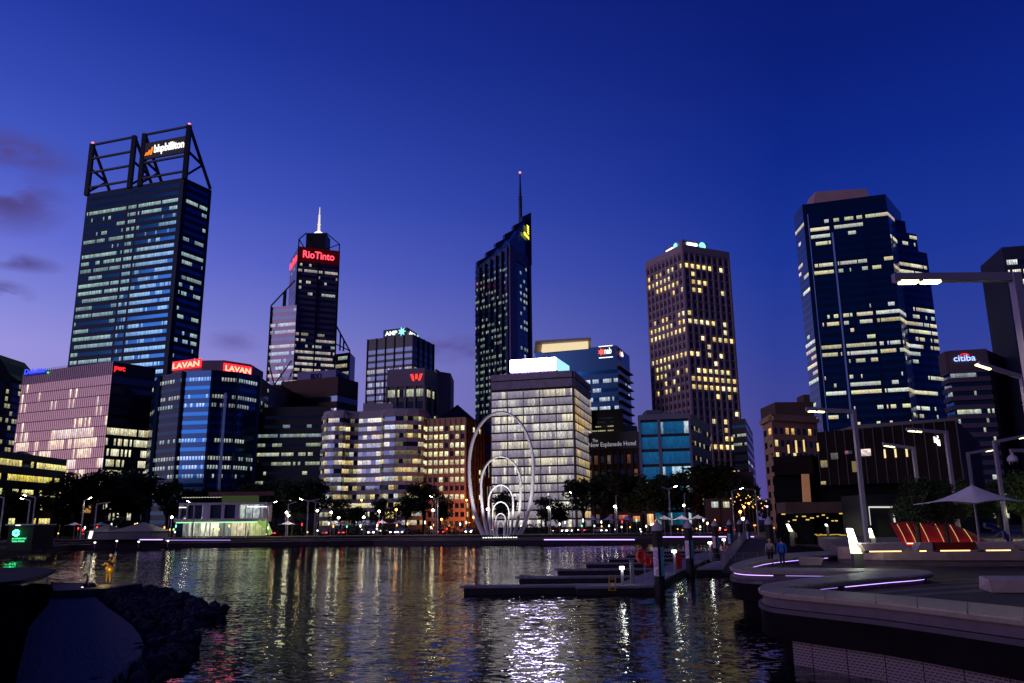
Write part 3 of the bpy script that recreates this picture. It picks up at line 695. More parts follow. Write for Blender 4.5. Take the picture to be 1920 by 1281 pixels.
A, B = W(979, 436, Ng, Rg), W(992.5, 455, Ng, Rg)
# stacked letters on the slanted face, read downwards
sl = MB(); a0, b0 = W(985, 421, Ng, Rg), W(992.3, 428, Ng, Rg)
def wpoly(mb, pts_, m=None, out=1.2):
    q = [W(x, y, Ng, Rg) + n2 * out for x, y in pts_]
    mb.add(q, [tuple(range(len(q)))])
rows_ = [((985, 421.5), (992.3, 428.5)), ((985.2, 425.5), (992.5, 433)), ((985.4, 430), (992.6, 437.5)), ((985.8, 434.5), (992.7, 442))]
for (x0, y0), (x1, y1) in rows_: wpoly(sl, ((x0, y0), (x1, y1), (x1, y1 + 3.2), (x0, y0 + 3.2)))
wpoly(sl, ((979, 435.5), (981.5, 435.5), (992.8, 449.5), (992.8, 454), (979.5, 440.5)))
sl.build('sign', yel, T)

# 14 banded office block with a glowing billboard --------------------------------------------
T, p, zt, bk = bldg('office_block', 'grey banded office block with a huge glowing white billboard on its roof', [(922, 705, 238), (1073, 695), (1104, 711, 258)], 1, 231, mat('black_recess', (.01, .01, .012), .6, 0, 0), cat='office block')
mb = MB(); wallbox(mb, p[0], p[1], zt - 1.9, zt, .02, .65); wallbox(mb, p[1], p[2], zt - 1.9, zt, .02, .65); wallbox(mb, p[0], p[1], zt - 4.6, zt - 2.2, .02, .5); wallbox(mb, p[1], p[2], zt - 4.6, zt - 2.2, .02, .5); mb.build('parapet', mat('louvre_grey', (.26, .22, .30), .6, 0, .2, .6), T)
r14 = [(.3, .2), (.35, .3), (.8, .6), (.55, .5), (.7, .5), (.6, .3), (.35, .3), (.4, .4), (.8, .6), (.1, .2), (.6, .4), (.6, .3), (.35, .2), (.6, .3), (.4, .3), (.35, .1)]
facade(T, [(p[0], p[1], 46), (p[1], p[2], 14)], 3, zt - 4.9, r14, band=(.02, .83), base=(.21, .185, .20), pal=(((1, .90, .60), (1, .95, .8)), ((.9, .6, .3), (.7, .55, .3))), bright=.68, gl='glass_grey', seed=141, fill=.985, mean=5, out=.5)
fins(T, [(p[0], p[1], 5)], 3, zt - 4.9, .25, .62, purplew, 'piers')
a, b, c = P(957, 676, 242), P(1042, 669.5, 238), P(1066, 682, 252)
zb0 = P(1000, 695.5, 239).z; zb1 = P(1042, 669.5, 238).z
MB().prism([(q.x, q.y) for q in (a, b, c, a + c - b)], zt - .5, zb0).build('billboard_base', purplew, T)
bb = MB().prism([(q.x, q.y) for q in (a, b, c, a + c - b)], zb0, zb1).build('billboard', mat('billboard_frame', (.2, .2, .25), .5, 0, 0), T)
wallbox(MB(), a, b, zb0 + .15, zb1 - .15, .05, .25).build('screen', emi('billboard_white', (.64, .54, 1), 50.0, True), bb)
sc2 = wallbox(MB(), b, c, zb0 + .15, zb1 - .15, .05, .25).build('screen', emi('billboard_teal', (.4, .85, 1), 1.1), bb)
sc2['label'] = 'pale teal side screen'

# 15 blue glass block with lit roof canopy ---------------------------------------------------
T, p, zt, bk = bldg('office_block', 'blue glass block with a cream glowing roof canopy and a small red and white sign', [(1003, 661), (1156, 647.5), (1180, 668)], 1, 362, navy, cat='office block')
facade(T, [(p[0], p[1], 40), (p[1], p[2], 9)], 6, zt - 10, [(.15, 0), (.55, .1), (.2, .1), (.7, .1), (.5, .1), (.5, .1), (.7, .1), (.1, 0), (.1, .1), (.6, .1), (.6, .1), (.1, 0), (.1, 0), (.1, 0), (.1, 0), (.1, 0)], band=(.3, .72), pal=((.65, .85, .95), (.85, .95, 1)), bright=.6, gl='glass_blue', seed=151, fill=.9, mean=6)
sh = MB()
d2, n2 = nrm(p[1], p[2])
for k in range(14):
    z = zt - 10 - k * 4.0; sh.prism([(q.x, q.y) for q in (p[1] + n2 * 1.6, p[2] + n2 * 1.6, p[2], p[1])], z, z + .5)
sh.build('sun_shades', black, T)
a, b = P(1017, 651, 372), P(1103, 648, 366); z0_, z1_ = zt - .5, P(1103, 640, 366).z
rb = MB().prism([(a.x, a.y), (b.x, b.y), (b.x, b.y + 18), (a.x, a.y + 18)], z0_, z1_).build('plant_room', emi('cream_lit', (1, .80, .48), .9), T)
MB().prism([(a.x - 3.5, a.y - 4), (b.x + 1, b.y - 4), (b.x + 3, b.y + 20), (a.x - 3.5, a.y + 20)], z1_, z1_ + 1.0).build('canopy', mat('canopy_grey', (.5, .42, .4), .5, 0, .05), T)
A, B = W(1123, 655, p[0], p[1]), W(1149, 655, p[0], p[1]); dd, nn = nrm(A, B); Ln = (B - A).to_2d().length; zc = W(1136, 660, p[0], p[1]).z
sg = sign_panel(T, A, B, zc - 3.2, zc + 3.2, .1, .3, navy)
A2 = Vector((A.x, A.y, zc))
text_on(sg, 'nab', A + dd * Ln * .42, B - dd * Ln * .08, zc - 1.1, 3.0, MATS['sign_white'], out=.5)
burst(sg, A2 + dd * Ln * .2, 1.9, emi('sign_redstar', (1, .12, .08), 1.5), nn, dd)
mb = MB(); wallbox(mb, A, B, zc + 2.5, zc + 2.9, .3, .5); wallbox(mb, A, B, zc - 2.9, zc - 2.5, .3, .5); mb.build('light_bars', MATS['sign_white'], sg)
A, B = W(1159, 655, p[1], p[2]), W(1166, 660, p[1], p[2]); dd, nn = nrm(A, B); Ln = (B - A).to_2d().length
sg = sign_panel(T, A, B, zc - 2.6, zc + 2.2, .1, .3, navy)
burst(sg, Vector((A.x, A.y, zc)) + dd * Ln * .25, 1.4, MATS['sign_redstar'], nn, dd)
text_on(sg, 'nab', A + dd * Ln * .4, B, zc - 1, 2.4, MATS['sign_white'], out=.5)

# 16 dark hotel with white lettering -----------------------------------------------------------
T, p, zt, bk = bldg('hotel', 'dark brown hotel with white roof lettering between the billboard block and the teal block', [(1098, 812, 252), (1196, 810)], 1, 246, mat('dark_brown', (.035, .018, .022), .7, 0, .15, .05), depth=26, cat='hotel')
a, b, c = P(1104, 770, 262), P(1168, 768, 258), P(1184, 790, 266)
z2 = P(1150, 768, 260).z
MB().prism([(q.x, q.y) for q in (a, b)] + [(b.x, b.y + 20), (a.x, a.y + 20)], zt, z2).build('tower_block', dark, T)
z3 = P(1184, 795, 260).z
MB().prism([(b.x, b.y + 1), (c.x + 2, c.y + 1), (c.x + 2, c.y + 18), (b.x, b.y + 18)], zt, z3).build('tower_step', dark, T)
a.z = b.z = z2
facade(T, [(a, W(1150, 780, a, b), 12)], zt, z2 - 2, [0, 0, .7, .8, .4][0:5], band=(.3, .6), pal=((1, .85, .45),), bright=.6, seed=161, fill=.8, mean=4)
mb = MB(); wallbox(mb, p[0], p[1], W(1150, 842, *p[:2]).z, zt + .3, .05, .4); mb.build('sign_band', black, T)
wl = mat('white_letters', (.5, .48, .52), .5, var=0, emit=(.8, .75, .9), es=.30)
A, B = W(1104.5, 840, *p[:2]), W(1193, 834, *p[:2])
text_on(T, 'New Esplanade Hotel', A, B, W(1150, 839.5, *p[:2]).z, 1.75, wl, out=.5, name='sign', bold=0)
A, B = W(1112, 840, *p[:2]), W(1122, 834, *p[:2])
text_on(T, 'The', A, B, W(1116, 829.5, *p[:2]).z, 1.0, wl, out=.5, name='sign', bold=0)
punched(T, [(p[0], p[1], 8)], 3, W(1150, 848, *p[:2]).z, [.15, .1, .1, .2, .1], (.25, .75), (.2, .8), pal=((.8, .3, .1), (.5, .35, .3)), bright=.12, seed=162)
fins(T, [(p[0], p[1], 8)], 3, W(1150, 848, *p[:2]).z, .5, .4, mat('maroon_pier', (.08, .025, .03), .7, 0, .1, .1), 'piers')

# 17 teal glass block -------------------------------------------------------------------------
T, p, zt, bk = bldg('office_block', 'teal glass block in a grey frame in front of the tower with square lit windows', [(1198, 780, 240), (1294, 776), (1331, 808, 262)], 1, 236, dark, cat='office block')
tealw = MATS['glass_teal']
q1_ = W(1232, 780, p[0], p[1]); q0_ = W(1201, 780, p[0], p[1]); q3_ = W(1238, 780, p[0], p[1]); q4_ = W(1290, 780, p[0], p[1])
for q in (q0_, q1_, q3_, q4_): q.z = 0
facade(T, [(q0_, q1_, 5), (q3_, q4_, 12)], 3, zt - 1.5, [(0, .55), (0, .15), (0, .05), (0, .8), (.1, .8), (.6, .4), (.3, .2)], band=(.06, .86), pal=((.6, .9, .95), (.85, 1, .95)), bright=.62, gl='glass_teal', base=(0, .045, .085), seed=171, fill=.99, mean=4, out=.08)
facade(T, [(p[1], p[2], 9)], 3, zt - 1.5, [.1, .1, .2, .4, .3, .2, .1], band=(.3, .6), pal=((1, .8, .35),), bright=.4, seed=172, fill=.5, mean=1)
mb = MB(); wallbox(mb, W(1196, 780, p[0], p[1]), q0_ + Vector((0, 0, 0)), 2, zt, .05, .7); wallbox(mb, q1_, q3_, 2, zt, .05, .7); wallbox(mb, q4_, p[1], 2, zt, .05, .7); wallbox(mb, p[0], p[1], zt - 1.4, zt + .2, .72, .9)
mb.build('frame', mat('grey_frame', (.16, .16, .24), .5, .2, .1, .1), T)
a, b = P(1212, 770, 246), P(1240, 768, 246); MB().prism([(a.x, a.y), (b.x, b.y), (b.x, b.y + 8), (a.x, a.y + 8)], zt, P(1225, 769, 246).z).build('plant_room', mat('grey_frame', (0, 0, 0)), T)

# 18 tower with square yellow windows -----------------------------------------------------------
T, p, zt, bk = bldg('office_tower', 'mauve concrete tower with a grid of small square yellow-lit windows and a white roof sign', [(1213, 492), (1279, 460), (1364, 474)], 1, 365, mat('mauve_concrete', (.36, .26, .30), .7, 0, .1, .05))
r18 = [(0, 0), (.9, .95), (.9, .25), (.15, .5), (.15, .45), (0, 0), (0, 0), (.3, .35), (.7, .65), (.9, .3), (.1, .35), (.05, .05), (.9, .6), (.5, .05), (.5, .5), (.3, .7), (.6, .8), (.05, .05), (0, .0), (0, .3), (.6, .6), (.1, .05), (0, .5), (0, .4), (0, .5), (0, .5), (0, .6), (0, .6), (0, .6), (.1, .4), (0, .2), (0, .1)]
fz = [(p[0], p[1], 9), (p[1], p[2], 8)]
punched(T, fz, 4, zt - 4, r18, (.2, .8), (.25, .78), pal=((1, .80, .28), (1, .86, .45), (1, .72, .25)), bright=1.15, seed=181, mean=3)
grid = MB(); hh = (zt - 8) / 32
for a, b, nb in fz:
    d, n = nrm(a, b); Ln = (b - a).to_2d().length
    for i in range(nb + 1):
        q = a + d * Ln * i / nb; wallbox(grid, q - d * .45, q + d * .45, 3, zt, 0, .8)
    for k in range(33):
        wallbox(grid, a, b, 4 + hh * k - .35, 4 + hh * k + .35, 0, .55)
    wallbox(grid, a, b, zt - 3.5, zt + .1, 0, .85)
grid.build('concrete_grid', MATS['mauve_concrete'], T)
a, b, c = P(1246, 467, 384), P(1279, 449, 370), P(1325, 461, 376)
zs = P(1279, 449, 370).z
cr = MB().prism([(q.x, q.y) for q in (a, b, c, a + c - b)], zt, zs).build('roof_sign', mat('sign_violet', (.2, .18, .3), .5, 0, .1), T)
dd, nn = nrm(b, c); Ls = (c - b).to_2d().length; hs = zs - zt
text_on(cr, 'amp', b + dd * Ls * .15, b + dd * Ls * .60, zt + hs * .30, hs * .45, emi('sign_white2', (.95, 1, 1), 2.2), out=.5, bold=.05)
c0 = b + dd * Ls * .78 + nn * .8; mb = MB(); Z = zt + hs * .55
mb.add([Vector((c0.x, c0.y, Z)) + dd * 2.0 * math.cos(k * math.pi / 8) + Vector((0, 0, 2.0 * math.sin(k * math.pi / 8))) for k in range(16)], [tuple(range(16))])
mb.build('emblem', tealm, cr)
dd, nn = nrm(a, b); Ls = (b - a).to_2d().length
text_on(cr, 'amp', a + dd * Ls * .12, a + dd * Ls * .55, zt + hs * .25, hs * .42, MATS['sign_white2'], out=.5, bold=.05)
c0 = a + dd * Ls * .68 + nn * .8; mb = MB()
mb.add([Vector((c0.x, c0.y, Z)) + dd * 1.8 * math.cos(k * math.pi / 8) + Vector((0, 0, 1.8 * math.sin(k * math.pi / 8))) for k in range(16)], [tuple(range(16))])
mb.build('emblem', tealm, cr)
T, p, zt, bk = bldg('office_block', 'narrow dark block peeking out right of the tower with square lit windows', [(1372, 788), (1397, 785), (1411, 812)], 1, 330, dark, cat='office block')
facade(T, [(p[0], p[1], 6), (p[1], p[2], 5)], 4, zt - 1, [(0, 0), (.8, 0), (.8, 0), (0, 0), (0, .1), (.1, 0), (.1, 0), (.8, 0), (.1, 0), (.1, 0), (.1, 0)], band=(.3, .6), pal=((.9, 1, .7),), bright=.5, gl='glass_blue', seed=185, fill=.9, mean=4)

# 19 large blue tower with stepped shoulder ----------------------------------------------------
T = None
D19 = 400
steps = [(1496, 385, 1660, 364, 400), (1655, 388, 1674, 388, 404), (1668, 416, 1697, 415, 407), (1690, 441, 1718, 440, 410), (1712, 476, 1738, 475, 413)]
x0_, y0_, x1_, y1_, D_ = steps[0]
T, p, zt, bk = bldg('office_tower', 'broad blue glass tower with four stepped shoulders on its right side', [(1489, 412, 424), (1504, 384), (1660, 364)], 1, 408, navy, depth=34)
P1 = p
segs = [(p[1], p[2], zt)]
zz_rows = []
prevb = p[2]
for (xa, ya, xb, yb, D_) in steps[1:]:
    b = P(xb, yb, D_); a = Vector((prevb.x, prevb.y, b.z)); 
    MB().prism([(a.x, a.y), (b.x, b.y), (b.x, b.y + 26), (a.x, a.y + 26)], 1.8, b.z).build('shoulder_wall', navy, T)
    segs.append((a, b, b.z)); prevb = b
h = 4.05; n = 33; ztopf = zt - 5
r19 = {1: (.3, .7, .9, 0), 2: (.8, .8, 0, 0), 3: (.9, .5, .1, .2), 4: (.6, 0, .3, .2), 5: 0, 6: 0, 7: (.8, .6, .5, .8), 8: (.8, .5, .7, .6), 9: 0, 10: 0, 11: 0, 12: 0, 13: (.4, .2, .2, .8), 14: (.3, .8, .8, .6), 15: (.6, .8, .7, .8), 16: (.1, .2, .4, .8), 17: (0, .3, .3, .6), 18: (.9, .9, .85, .8), 19: (.9, .8, .8, 0), 20: (0, .3, .1, 0), 21: 0, 22: (.2, .4, .3, .7), 23: (.3, .5, .3, 0), 24: (.8, .8, .8, .8), 25: 0, 26: (.2, .3, .6, .4), 27: (.6, .1, .2, .2), 28: (.3, .3, .1, .1), 29: (.2, .2, .2, .2)}
rng = random.Random(191)
d_, n_ = nrm(P1[1], P1[2]); Lm = (P1[2] - P1[1]).to_2d().length
q_ = [Vector((P1[1].x, P1[1].y, 0)) + d_ * Lm * f_ for f_ in (.07, .30, .36, .70, .74, 1)]
for k in range(36):
    z1 = ztopf - k * h; z0 = z1 - h
    if z0 < 4: break
    mb = MB(); dens = r19.get(k, 0) or (0, 0, 0, 0)
    fc = [(q_[0], q_[1], 18, dens[0]), (q_[2], q_[3], 26, dens[1]), (q_[4], q_[5], 18, dens[2])]
    fc.append((Vector((P1[0].x, P1[0].y, 0)), Vector((P1[1].x, P1[1].y, 0)), 4, .35))
    for (a, b, zs_) in segs[1:]:
        if z1 < zs_ + .3: fc.append((Vector((a.x, a.y, 0)), Vector((b.x, b.y, 0)), 8, dens[3] if (b.x > segs[2][1].x) else dens[2]))
    for fi, (a, b, nb, dn) in enumerate(fc):
        tone = rng.choice(((1, .95, .62), (.9, .95, .8), (1, .88, .5))); rb_ = rng.uniform(.6, 1.1)
        on = runs(nb, dn, rng, 10) if dn else [False] * nb
        lit = [tuple(x * rb_ * .85 * rng.uniform(.75, 1.15) for x in tone) if o else None for o in on]
        cells(mb, a, b, z0 + h * .28, z0 + h * .74, nb, lit, .08, .96, k0=fi * 30, row=k)
    mb.build('window_band', MATS['glass_blue'], T)
lf = mat('light_blue_metal', (.25, .42, .85), .4, .1, .1, .05)
for f0, f1, zz1 in ((.05, .06, zt - 6), (.32, .34, zt - 18)):
    a, b = Vector((P1[1].x, P1[1].y, 0)) + d_ * Lm * f0, Vector((P1[1].x, P1[1].y, 0)) + d_ * Lm * f1
    wallbox(MB(), a, b, 20, zz1, .02, .5).build('light_fin', lf, T)
a, b = P(1519, 379, 420), P(1634, 362, 420); zm = P(1580, 353, 420).z
mb = MB(); A, B = Vector((a.x, a.y, zt)), Vector((b.x, b.y, zt))
mb.add([(A.x, A.y, zt), (B.x, B.y, zt), (B.x, B.y + 14, zt), (A.x, A.y + 14, zt), (A.x + 4, A.y + 1, zm - 1.5), (B.x - 2, B.y + 1, zm), (B.x - 2, B.y + 13, zm), (A.x + 4, A.y + 13, zm - 1.5)], [(0, 1, 5, 4), (1, 2, 6, 5), (2, 3, 7, 6), (3, 0, 4, 7), (4, 5, 6, 7), (3, 2, 1, 0)])
mb.build('plant_room', mat('lit_plant_room', (.30, .22, .28), .8, 0, .15, .2, emit=(.5, .2, .2), es=.05), T)

# 20 banded tower with blue lettering -----------------------------------------------------------
T, p, zt, bk = bldg('office_tower', 'dark banded tower with glowing blue lettering at its top, right of the stepped blue tower', [(1764, 667), (1776, 659), (1848, 655)], 1, 330, dark, depth=30)
facade(T, [(p[0], p[1], 3), (p[1], p[2], 18)], 4, zt - 8, [(0, .6), (0, .15), (.1, .2), (0, .05), (0, .6)] + [(0, .06)] * 11, band=(.08, .56), pal=((.9, 1, .7), (.7, .8, .85)), bright=.55, gl='glass_dark', seed=201, fill=.97, mean=7, ledge=(1.1, mat('mauve_dark', (.09, .07, .11), .6, 0, .1, .05)))
mb = MB(); wallbox(mb, p[1], p[2], zt - 8, zt, .05, 1.2); wallbox(mb, p[0], p[1], zt - 8, zt, .05, 1.2); sgb = mb.build('sign_band', mat('mauve_dark2', (.10, .07, .09), .6, 0, .1, .05), T)
A, B = W(1786, 674, p[1], p[2]), W(1827, 672, p[1], p[2]); zl = W(1806, 678.5, p[1], p[2]).z
text_on(sgb, 'citiba', A, B, zl, 2.6, emi('sign_bluewhite', (.35, .5, 1), 1.8), out=1.5, bold=.01)
m_ = (A + B) / 2; dd, nn = nrm(A, B); arc = [Vector((A.x, A.y, zl + 2.2)) + dd * (2.6 + 1.7 * (1 - math.cos(t_ * math.pi / 6)) ) + nn * 1.7 + Vector((0, 0, .9 * math.sin(t_ * math.pi / 6))) for t_ in range(7)]
MB().tube(arc, .16, 6).build('arc', MATS['sign_red'], sgb)

# 21 tower at the right edge ---------------------------------------------------------------------
T, p, zt, bk = bldg('office_tower', 'dark brown tower at the right edge behind the tall street lamp', [(1838, 500), (1878, 464), (1990, 455)], 1, 330, mat('umber', (.03, .035, .075), .6, .1, .15, .05))
d_, n_ = nrm(p[1], p[2]); Ln = (p[2] - p[1]).to_2d().length
facade(T, [(p[1] + d_ * 1, p[2], 26)], 6, zt - 5, [.3, .95, .9, .9, .6, .8, .3, .5, .2, .8, .3, .1, .1, .6, .3, .7, .2, .1, .5, .2, .1, .3, .1, 0], band=(.3, .8), pal=((1, 1, .8), (.9, 1, .95)), bright=.9, gl='glass_dark', seed=211, fill=.8, mean=4)
wallbox(MB(), p[0] + (p[1] - p[0]) * .02, p[0] + (p[1] - p[0]) * .22, 2, P(1862, 745, 340).z, .05, .5).build('red_strip', mat('red_strip', (.5, .02, .02), .5, 0, .1), T)
sh = MB()
for k in range(10):
    z = P(1862, 750, 335).z - k * 3.2 + 0; q = p[0]
    sh.box((q.x - 1.2, q.y - 1, z), (2.4, 1.6, .7))
sh.build('side_ledges', steel, T)

# 22 old stone hotel -------------------------------------------------------------------------------
T, p, zt, bk = bldg('hotel', 'old sandstone hotel with small arched-height windows left of the broad blue tower', [(1428, 780, 200), (1446, 776), (1530, 772, 196)], 1, 190, stone, cat='hotel', depth=30)
punched(T, [(p[0], p[1], 2), (p[1], p[2], 8)], 3, zt - 2.5, [(.1, .45), (0, .1), (0, .4), (0, .6), (0, .2), (0, .1), (0, 0), (0, 0)], (.25, .75), (.25, .75), pal=((1, .55, .15), (1, .8, .35)), bright=.8, seed=221, mean=2, gl='glass_dark')
for a, b, h0, h1, o1 in ((p[1], p[2], 1.6, .6, .7), (p[0], p[1], 1.6, .6, .7), (p[1], p[2], 11, 10.3, .5), (p[1], p[2], 17.4, 17, .45)):
    wallbox(MB(), a, b, zt - h0, zt - h1, .03, o1).build('cornice', stone, T)
a, b = P(1453, 757, 197), P(1524, 751, 197)
MB().prism([(a.x, a.y), (b.x, b.y), (b.x, b.y + 12), (a.x, a.y + 12)], zt, P(1490, 754, 197).z).build('penthouse', mat('dark_tan', (.10, .06, .05), .8, 0, .1, .1), T)
a, b = P(1508, 757, 200), P(1518, 740, 200); MB().prism([(a.x, a.y), (b.x, b.y), (b.x, b.y + 5), (a.x, a.y + 5)], zt, b.z).build('chimney', MATS['dark_tan'], T)

# small far fillers between blocks, one thing each
for (name, lab, tops_, D_, zdep, rws_, seed) in (
    ('office_block', 'low brown block just right of the tan block, behind the large ring', [(905, 782, 262), (930, 780)], 262, 20, [0, .1, .1, .1, .1], 301),
    ('office_block', 'distant dark roof block right of the blue faceted block', [(486, 716, 330), (528, 722)], 330, 20, [0, .1, .2, .1, .2, .1, .1, .1], 302),
    ('office_block', 'low dark block behind the trees at the foot of the mauve tower', [(1300, 870, 230), (1412, 884)], 230, 15, [.05, .1, .1], 303)):
    T, p, zt, bk = bldg(name, lab, tops_, 1, D_, brown if seed != 302 else dark, depth=zdep, cat='office block')
    facade(T, [(p[0], p[1], 10)], 3, zt - 1, rws_, pal=((1, .7, .3),), bright=.4, seed=seed, fill=.6, mean=1)
# ------------------------------------------------------------------ setting: water, quays, promenade
def plan(z, *px): return [G(x, y, z) for x, y in px]
def slab(name, poly, z0, z1, m):
    return struct(MB().prism([(p[0], p[1]) for p in poly], z0, z1).build(name, m))
# water
m, t, o = nt_new('water'); N = t.nodes.new; L = t.links.new
b = N('ShaderNodeBsdfPrincipled'); b.inputs['Base Color'].default_value = (.004, .006, .010, 1); b.inputs['Roughness'].default_value = .035; b.inputs['IOR'].default_value = 1.33; b.inputs['Specular IOR Level'].default_value = .36
tc = N('ShaderNodeTexCoord')
acc_ = None
pn_ = N('ShaderNodeTexNoise'); pn_.inputs['Scale'].default_value = .035; pn_.inputs['Detail'].default_value = 3; L(tc.outputs['Object'], pn_.inputs['Vector'])
pr_ = N('ShaderNodeMapRange'); pr_.inputs[1].default_value = .38; pr_.inputs[2].default_value = .62; pr_.inputs[3].default_value = .62; pr_.inputs[4].default_value = 1.25; L(pn_.outputs['Fac'], pr_.inputs[0]); patch_ = pr_.outputs[0]
for sc_, ampx, ampy, det, sy in ((.10, .04, .09, 1, 1.6), (1.05, .12, .30, 3, 2.2), (3.4, .20, .32, 2, 1.8)):
    mp = N('ShaderNodeMapping'); mp.inputs['Scale'].default_value = (1, sy, 1); mp.inputs['Rotation'].default_value = (0, 0, R(4 + sc_ * 5)); L(tc.outputs['Object'], mp.inputs[0])
    n = N('ShaderNodeTexNoise'); n.inputs['Scale'].default_value = sc_; n.inputs['Detail'].default_value = det; n.inputs['Distortion'].default_value = .4
    L(mp.outputs[0], n.inputs['Vector'])
    s1_ = N('ShaderNodeVectorMath'); s1_.operation = 'SUBTRACT'; L(n.outputs['Color'], s1_.inputs[0]); s1_.inputs[1].default_value = (.5, .5, .5)
    s2_ = N('ShaderNodeVectorMath'); s2_.operation = 'MULTIPLY'; L(s1_.outputs[0], s2_.inputs[0]); s2_.inputs[1].default_value = (ampx, ampy, 0)
    s4_ = N('ShaderNodeVectorMath'); s4_.operation = 'SCALE'; L(s2_.outputs[0], s4_.inputs[0]); L(patch_, s4_.inputs['Scale'])
    s3_ = N('ShaderNodeVectorMath'); s3_.operation = 'ADD'; L(s4_.outputs[0], s3_.inputs[0])
    if acc_ is None: s3_.inputs[1].default_value = (0, 0, 1)
    else: L(acc_, s3_.inputs[1])
    acc_ = s3_.outputs[0]
nz_ = N('ShaderNodeVectorMath'); nz_.operation = 'NORMALIZE'; L(acc_, nz_.inputs[0]); L(nz_.outputs[0], b.inputs['Normal']); L(b.outputs[0], o.inputs[0]); MATS['water'] = m
wt = MB().quad((-900, -120, 0), (400, -120, 0), (400, 260, 0), (-900, 260, 0)).build('water', m); struct(wt)
paving = mat('paving', (.058, .046, .047), .75, 0, .25, .6, .3)
def slabjoints(m, w_, h_, dark_=.45):
    t = m.node_tree; N = t.nodes.new; L = t.links.new
    b = next(x for x in t.nodes if x.type == 'BSDF_PRINCIPLED'); src = b.inputs['Base Color'].links[0].from_socket
    tc = N('ShaderNodeTexCoord'); mp = N('ShaderNodeMapping'); mp.inputs['Rotation'].default_value = (0, 0, R(24)); L(tc.outputs['Object'], mp.inputs[0])
    br = N('ShaderNodeTexBrick'); br.inputs['Scale'].default_value = 1; br.inputs['Brick Width'].default_value = w_; br.inputs['Row Height'].default_value = h_; br.inputs['Mortar Size'].default_value = .012
    br.inputs['Color1'].default_value = (1, 1, 1, 1); br.inputs['Color2'].default_value = (.72, .72, .75, 1); br.inputs['Mortar'].default_value = (dark_, dark_, dark_, 1)
    L(mp.outputs[0], br.inputs['Vector']); mx = N('ShaderNodeMix'); mx.data_type = 'RGBA'; mx.blend_type = 'MULTIPLY'; mx.inputs['Factor'].default_value = 1
    L(src, mx.inputs['A']); L(br.outputs['Color'], mx.inputs['B']); L(mx.outputs['Result'], b.inputs['Base Color'])
slabjoints(paving, 1.2, .6)
quayc = mat('quay_concrete', (.10, .075, .10), .7, 0, .3, .5, .3)
coping = mat('coping_granite', (.27, .22, .20), .55, 0, .12, 3.0, .35)
wallblack = mat('basin_wall', (.006, .004, .007), .85, 0, .35, .7, .2, spec=.2)
conc = mat('concrete', (.14, .11, .12), .75, 0, .2, 1.2, .3)
asphalt = mat('asphalt', (.035, .03, .032), .85, 0, .2, .3)
# far quay edge in plan
q = [Vector((-900, 118, 0)), Vector((-260, 120, 0)), G(0, 1041, 0), G(60, 1035, 0), G(135, 1031, 0), G(300, 1028, 0), G(470, 1025.5, 0), G(700, 1022.5, 0), G(900, 1022.5, 0), G(1100, 1021, 0), G(1240, 1019, 0), G(1330, 1018.5, 0), G(1392, 1020, 0)]
far_edge = q
back = [Vector((900, q[-1].y, 0)), Vector((2500, 400, 0)), Vector((2500, 5000, 0)), Vector((-2500, 5000, 0)), Vector((-2500, 118, 0))]
def off(pts, d):
    out = []
    for i, p in enumerate(pts):
        a = pts[max(0, i - 1)]; b = pts[min(len(pts) - 1, i + 1)]; t_ = (b - a).normalized(); out.append(p + Vector((-t_.y, t_.x, 0)) * d)
    return out
slab('quay_wall', q + [Vector((900, q[-1].y, 0))] + [Vector((900, 300, 0)), Vector((-900, 300, 0))], -2, .95, mat('quay_dark', (.03, .02, .035), .6, 0, .3, .4))
q2 = off(q, 4.5); q3 = off(q, 9)
def cap(pts): return pts + [Vector((900, pts[-1].y, 0)), Vector((900, 300, 0)), Vector((-900, 300, 0))]
slab('quay_terrace', cap(q2), .5, 1.35, quayc)
g_ = off(q, 8)
slab('ground', g_ + [Vector((900, g_[-1].y, 0)), Vector((4000, 400, 0)), Vector((4000, 9000, 0)), Vector((-4000, 9000, 0)), Vector((-4000, 118, 0))], .4, 1.8, asphalt)
slab('promenade', off(q, 8.6) + off(q, 24)[::-1], 1.5, 1.84, mat('promenade_paving', (.16, .12, .11), .8, 0, .3, .4))
# LED strips on the far quay
led = emi('led_purple', (.55, .38, 1), 2.2)
led_dim = emi('led_dim', (.4, .25, .9), .9)
for xa, xb, y, mm in ((262, 305, 1012, led), (310, 432, 1013, led_dim), (1243, 1285, 1007, led), (1298, 1337, 1006.5, led), (1345, 1362, 1006.5, led), (1402, 1440, 1006.5, led), (1020, 1190, 1012, emi('led_mid', (.45, .3, 1), 3.0))):
    a, b = G(xa, y, 1.1), G(xb, y, 1.1)
    Y = min(a.y, b.y); 
    a = P(xa, y, 147 if xa > 1200 else 160); b = P(xb, y, 147 if xa > 1200 else 160); 
    st = MB().bar(a, b, .22, .16).build('light_strip', mm)
    tag(st, 'thin glowing purple light strip on the far quay, %s' % {262: 'below the marquee tent', 310: 'below the white waterfront cafe', 1243: 'just right of the nearest mooring pile', 1298: 'between the second and third mooring piles', 1345: 'just right of the third mooring pile', 1402: 'left of the pile on the walkway', 1020: 'dim, right of the ring sculpture'}[xa], 'light strip', 'purple strips along the far quay')

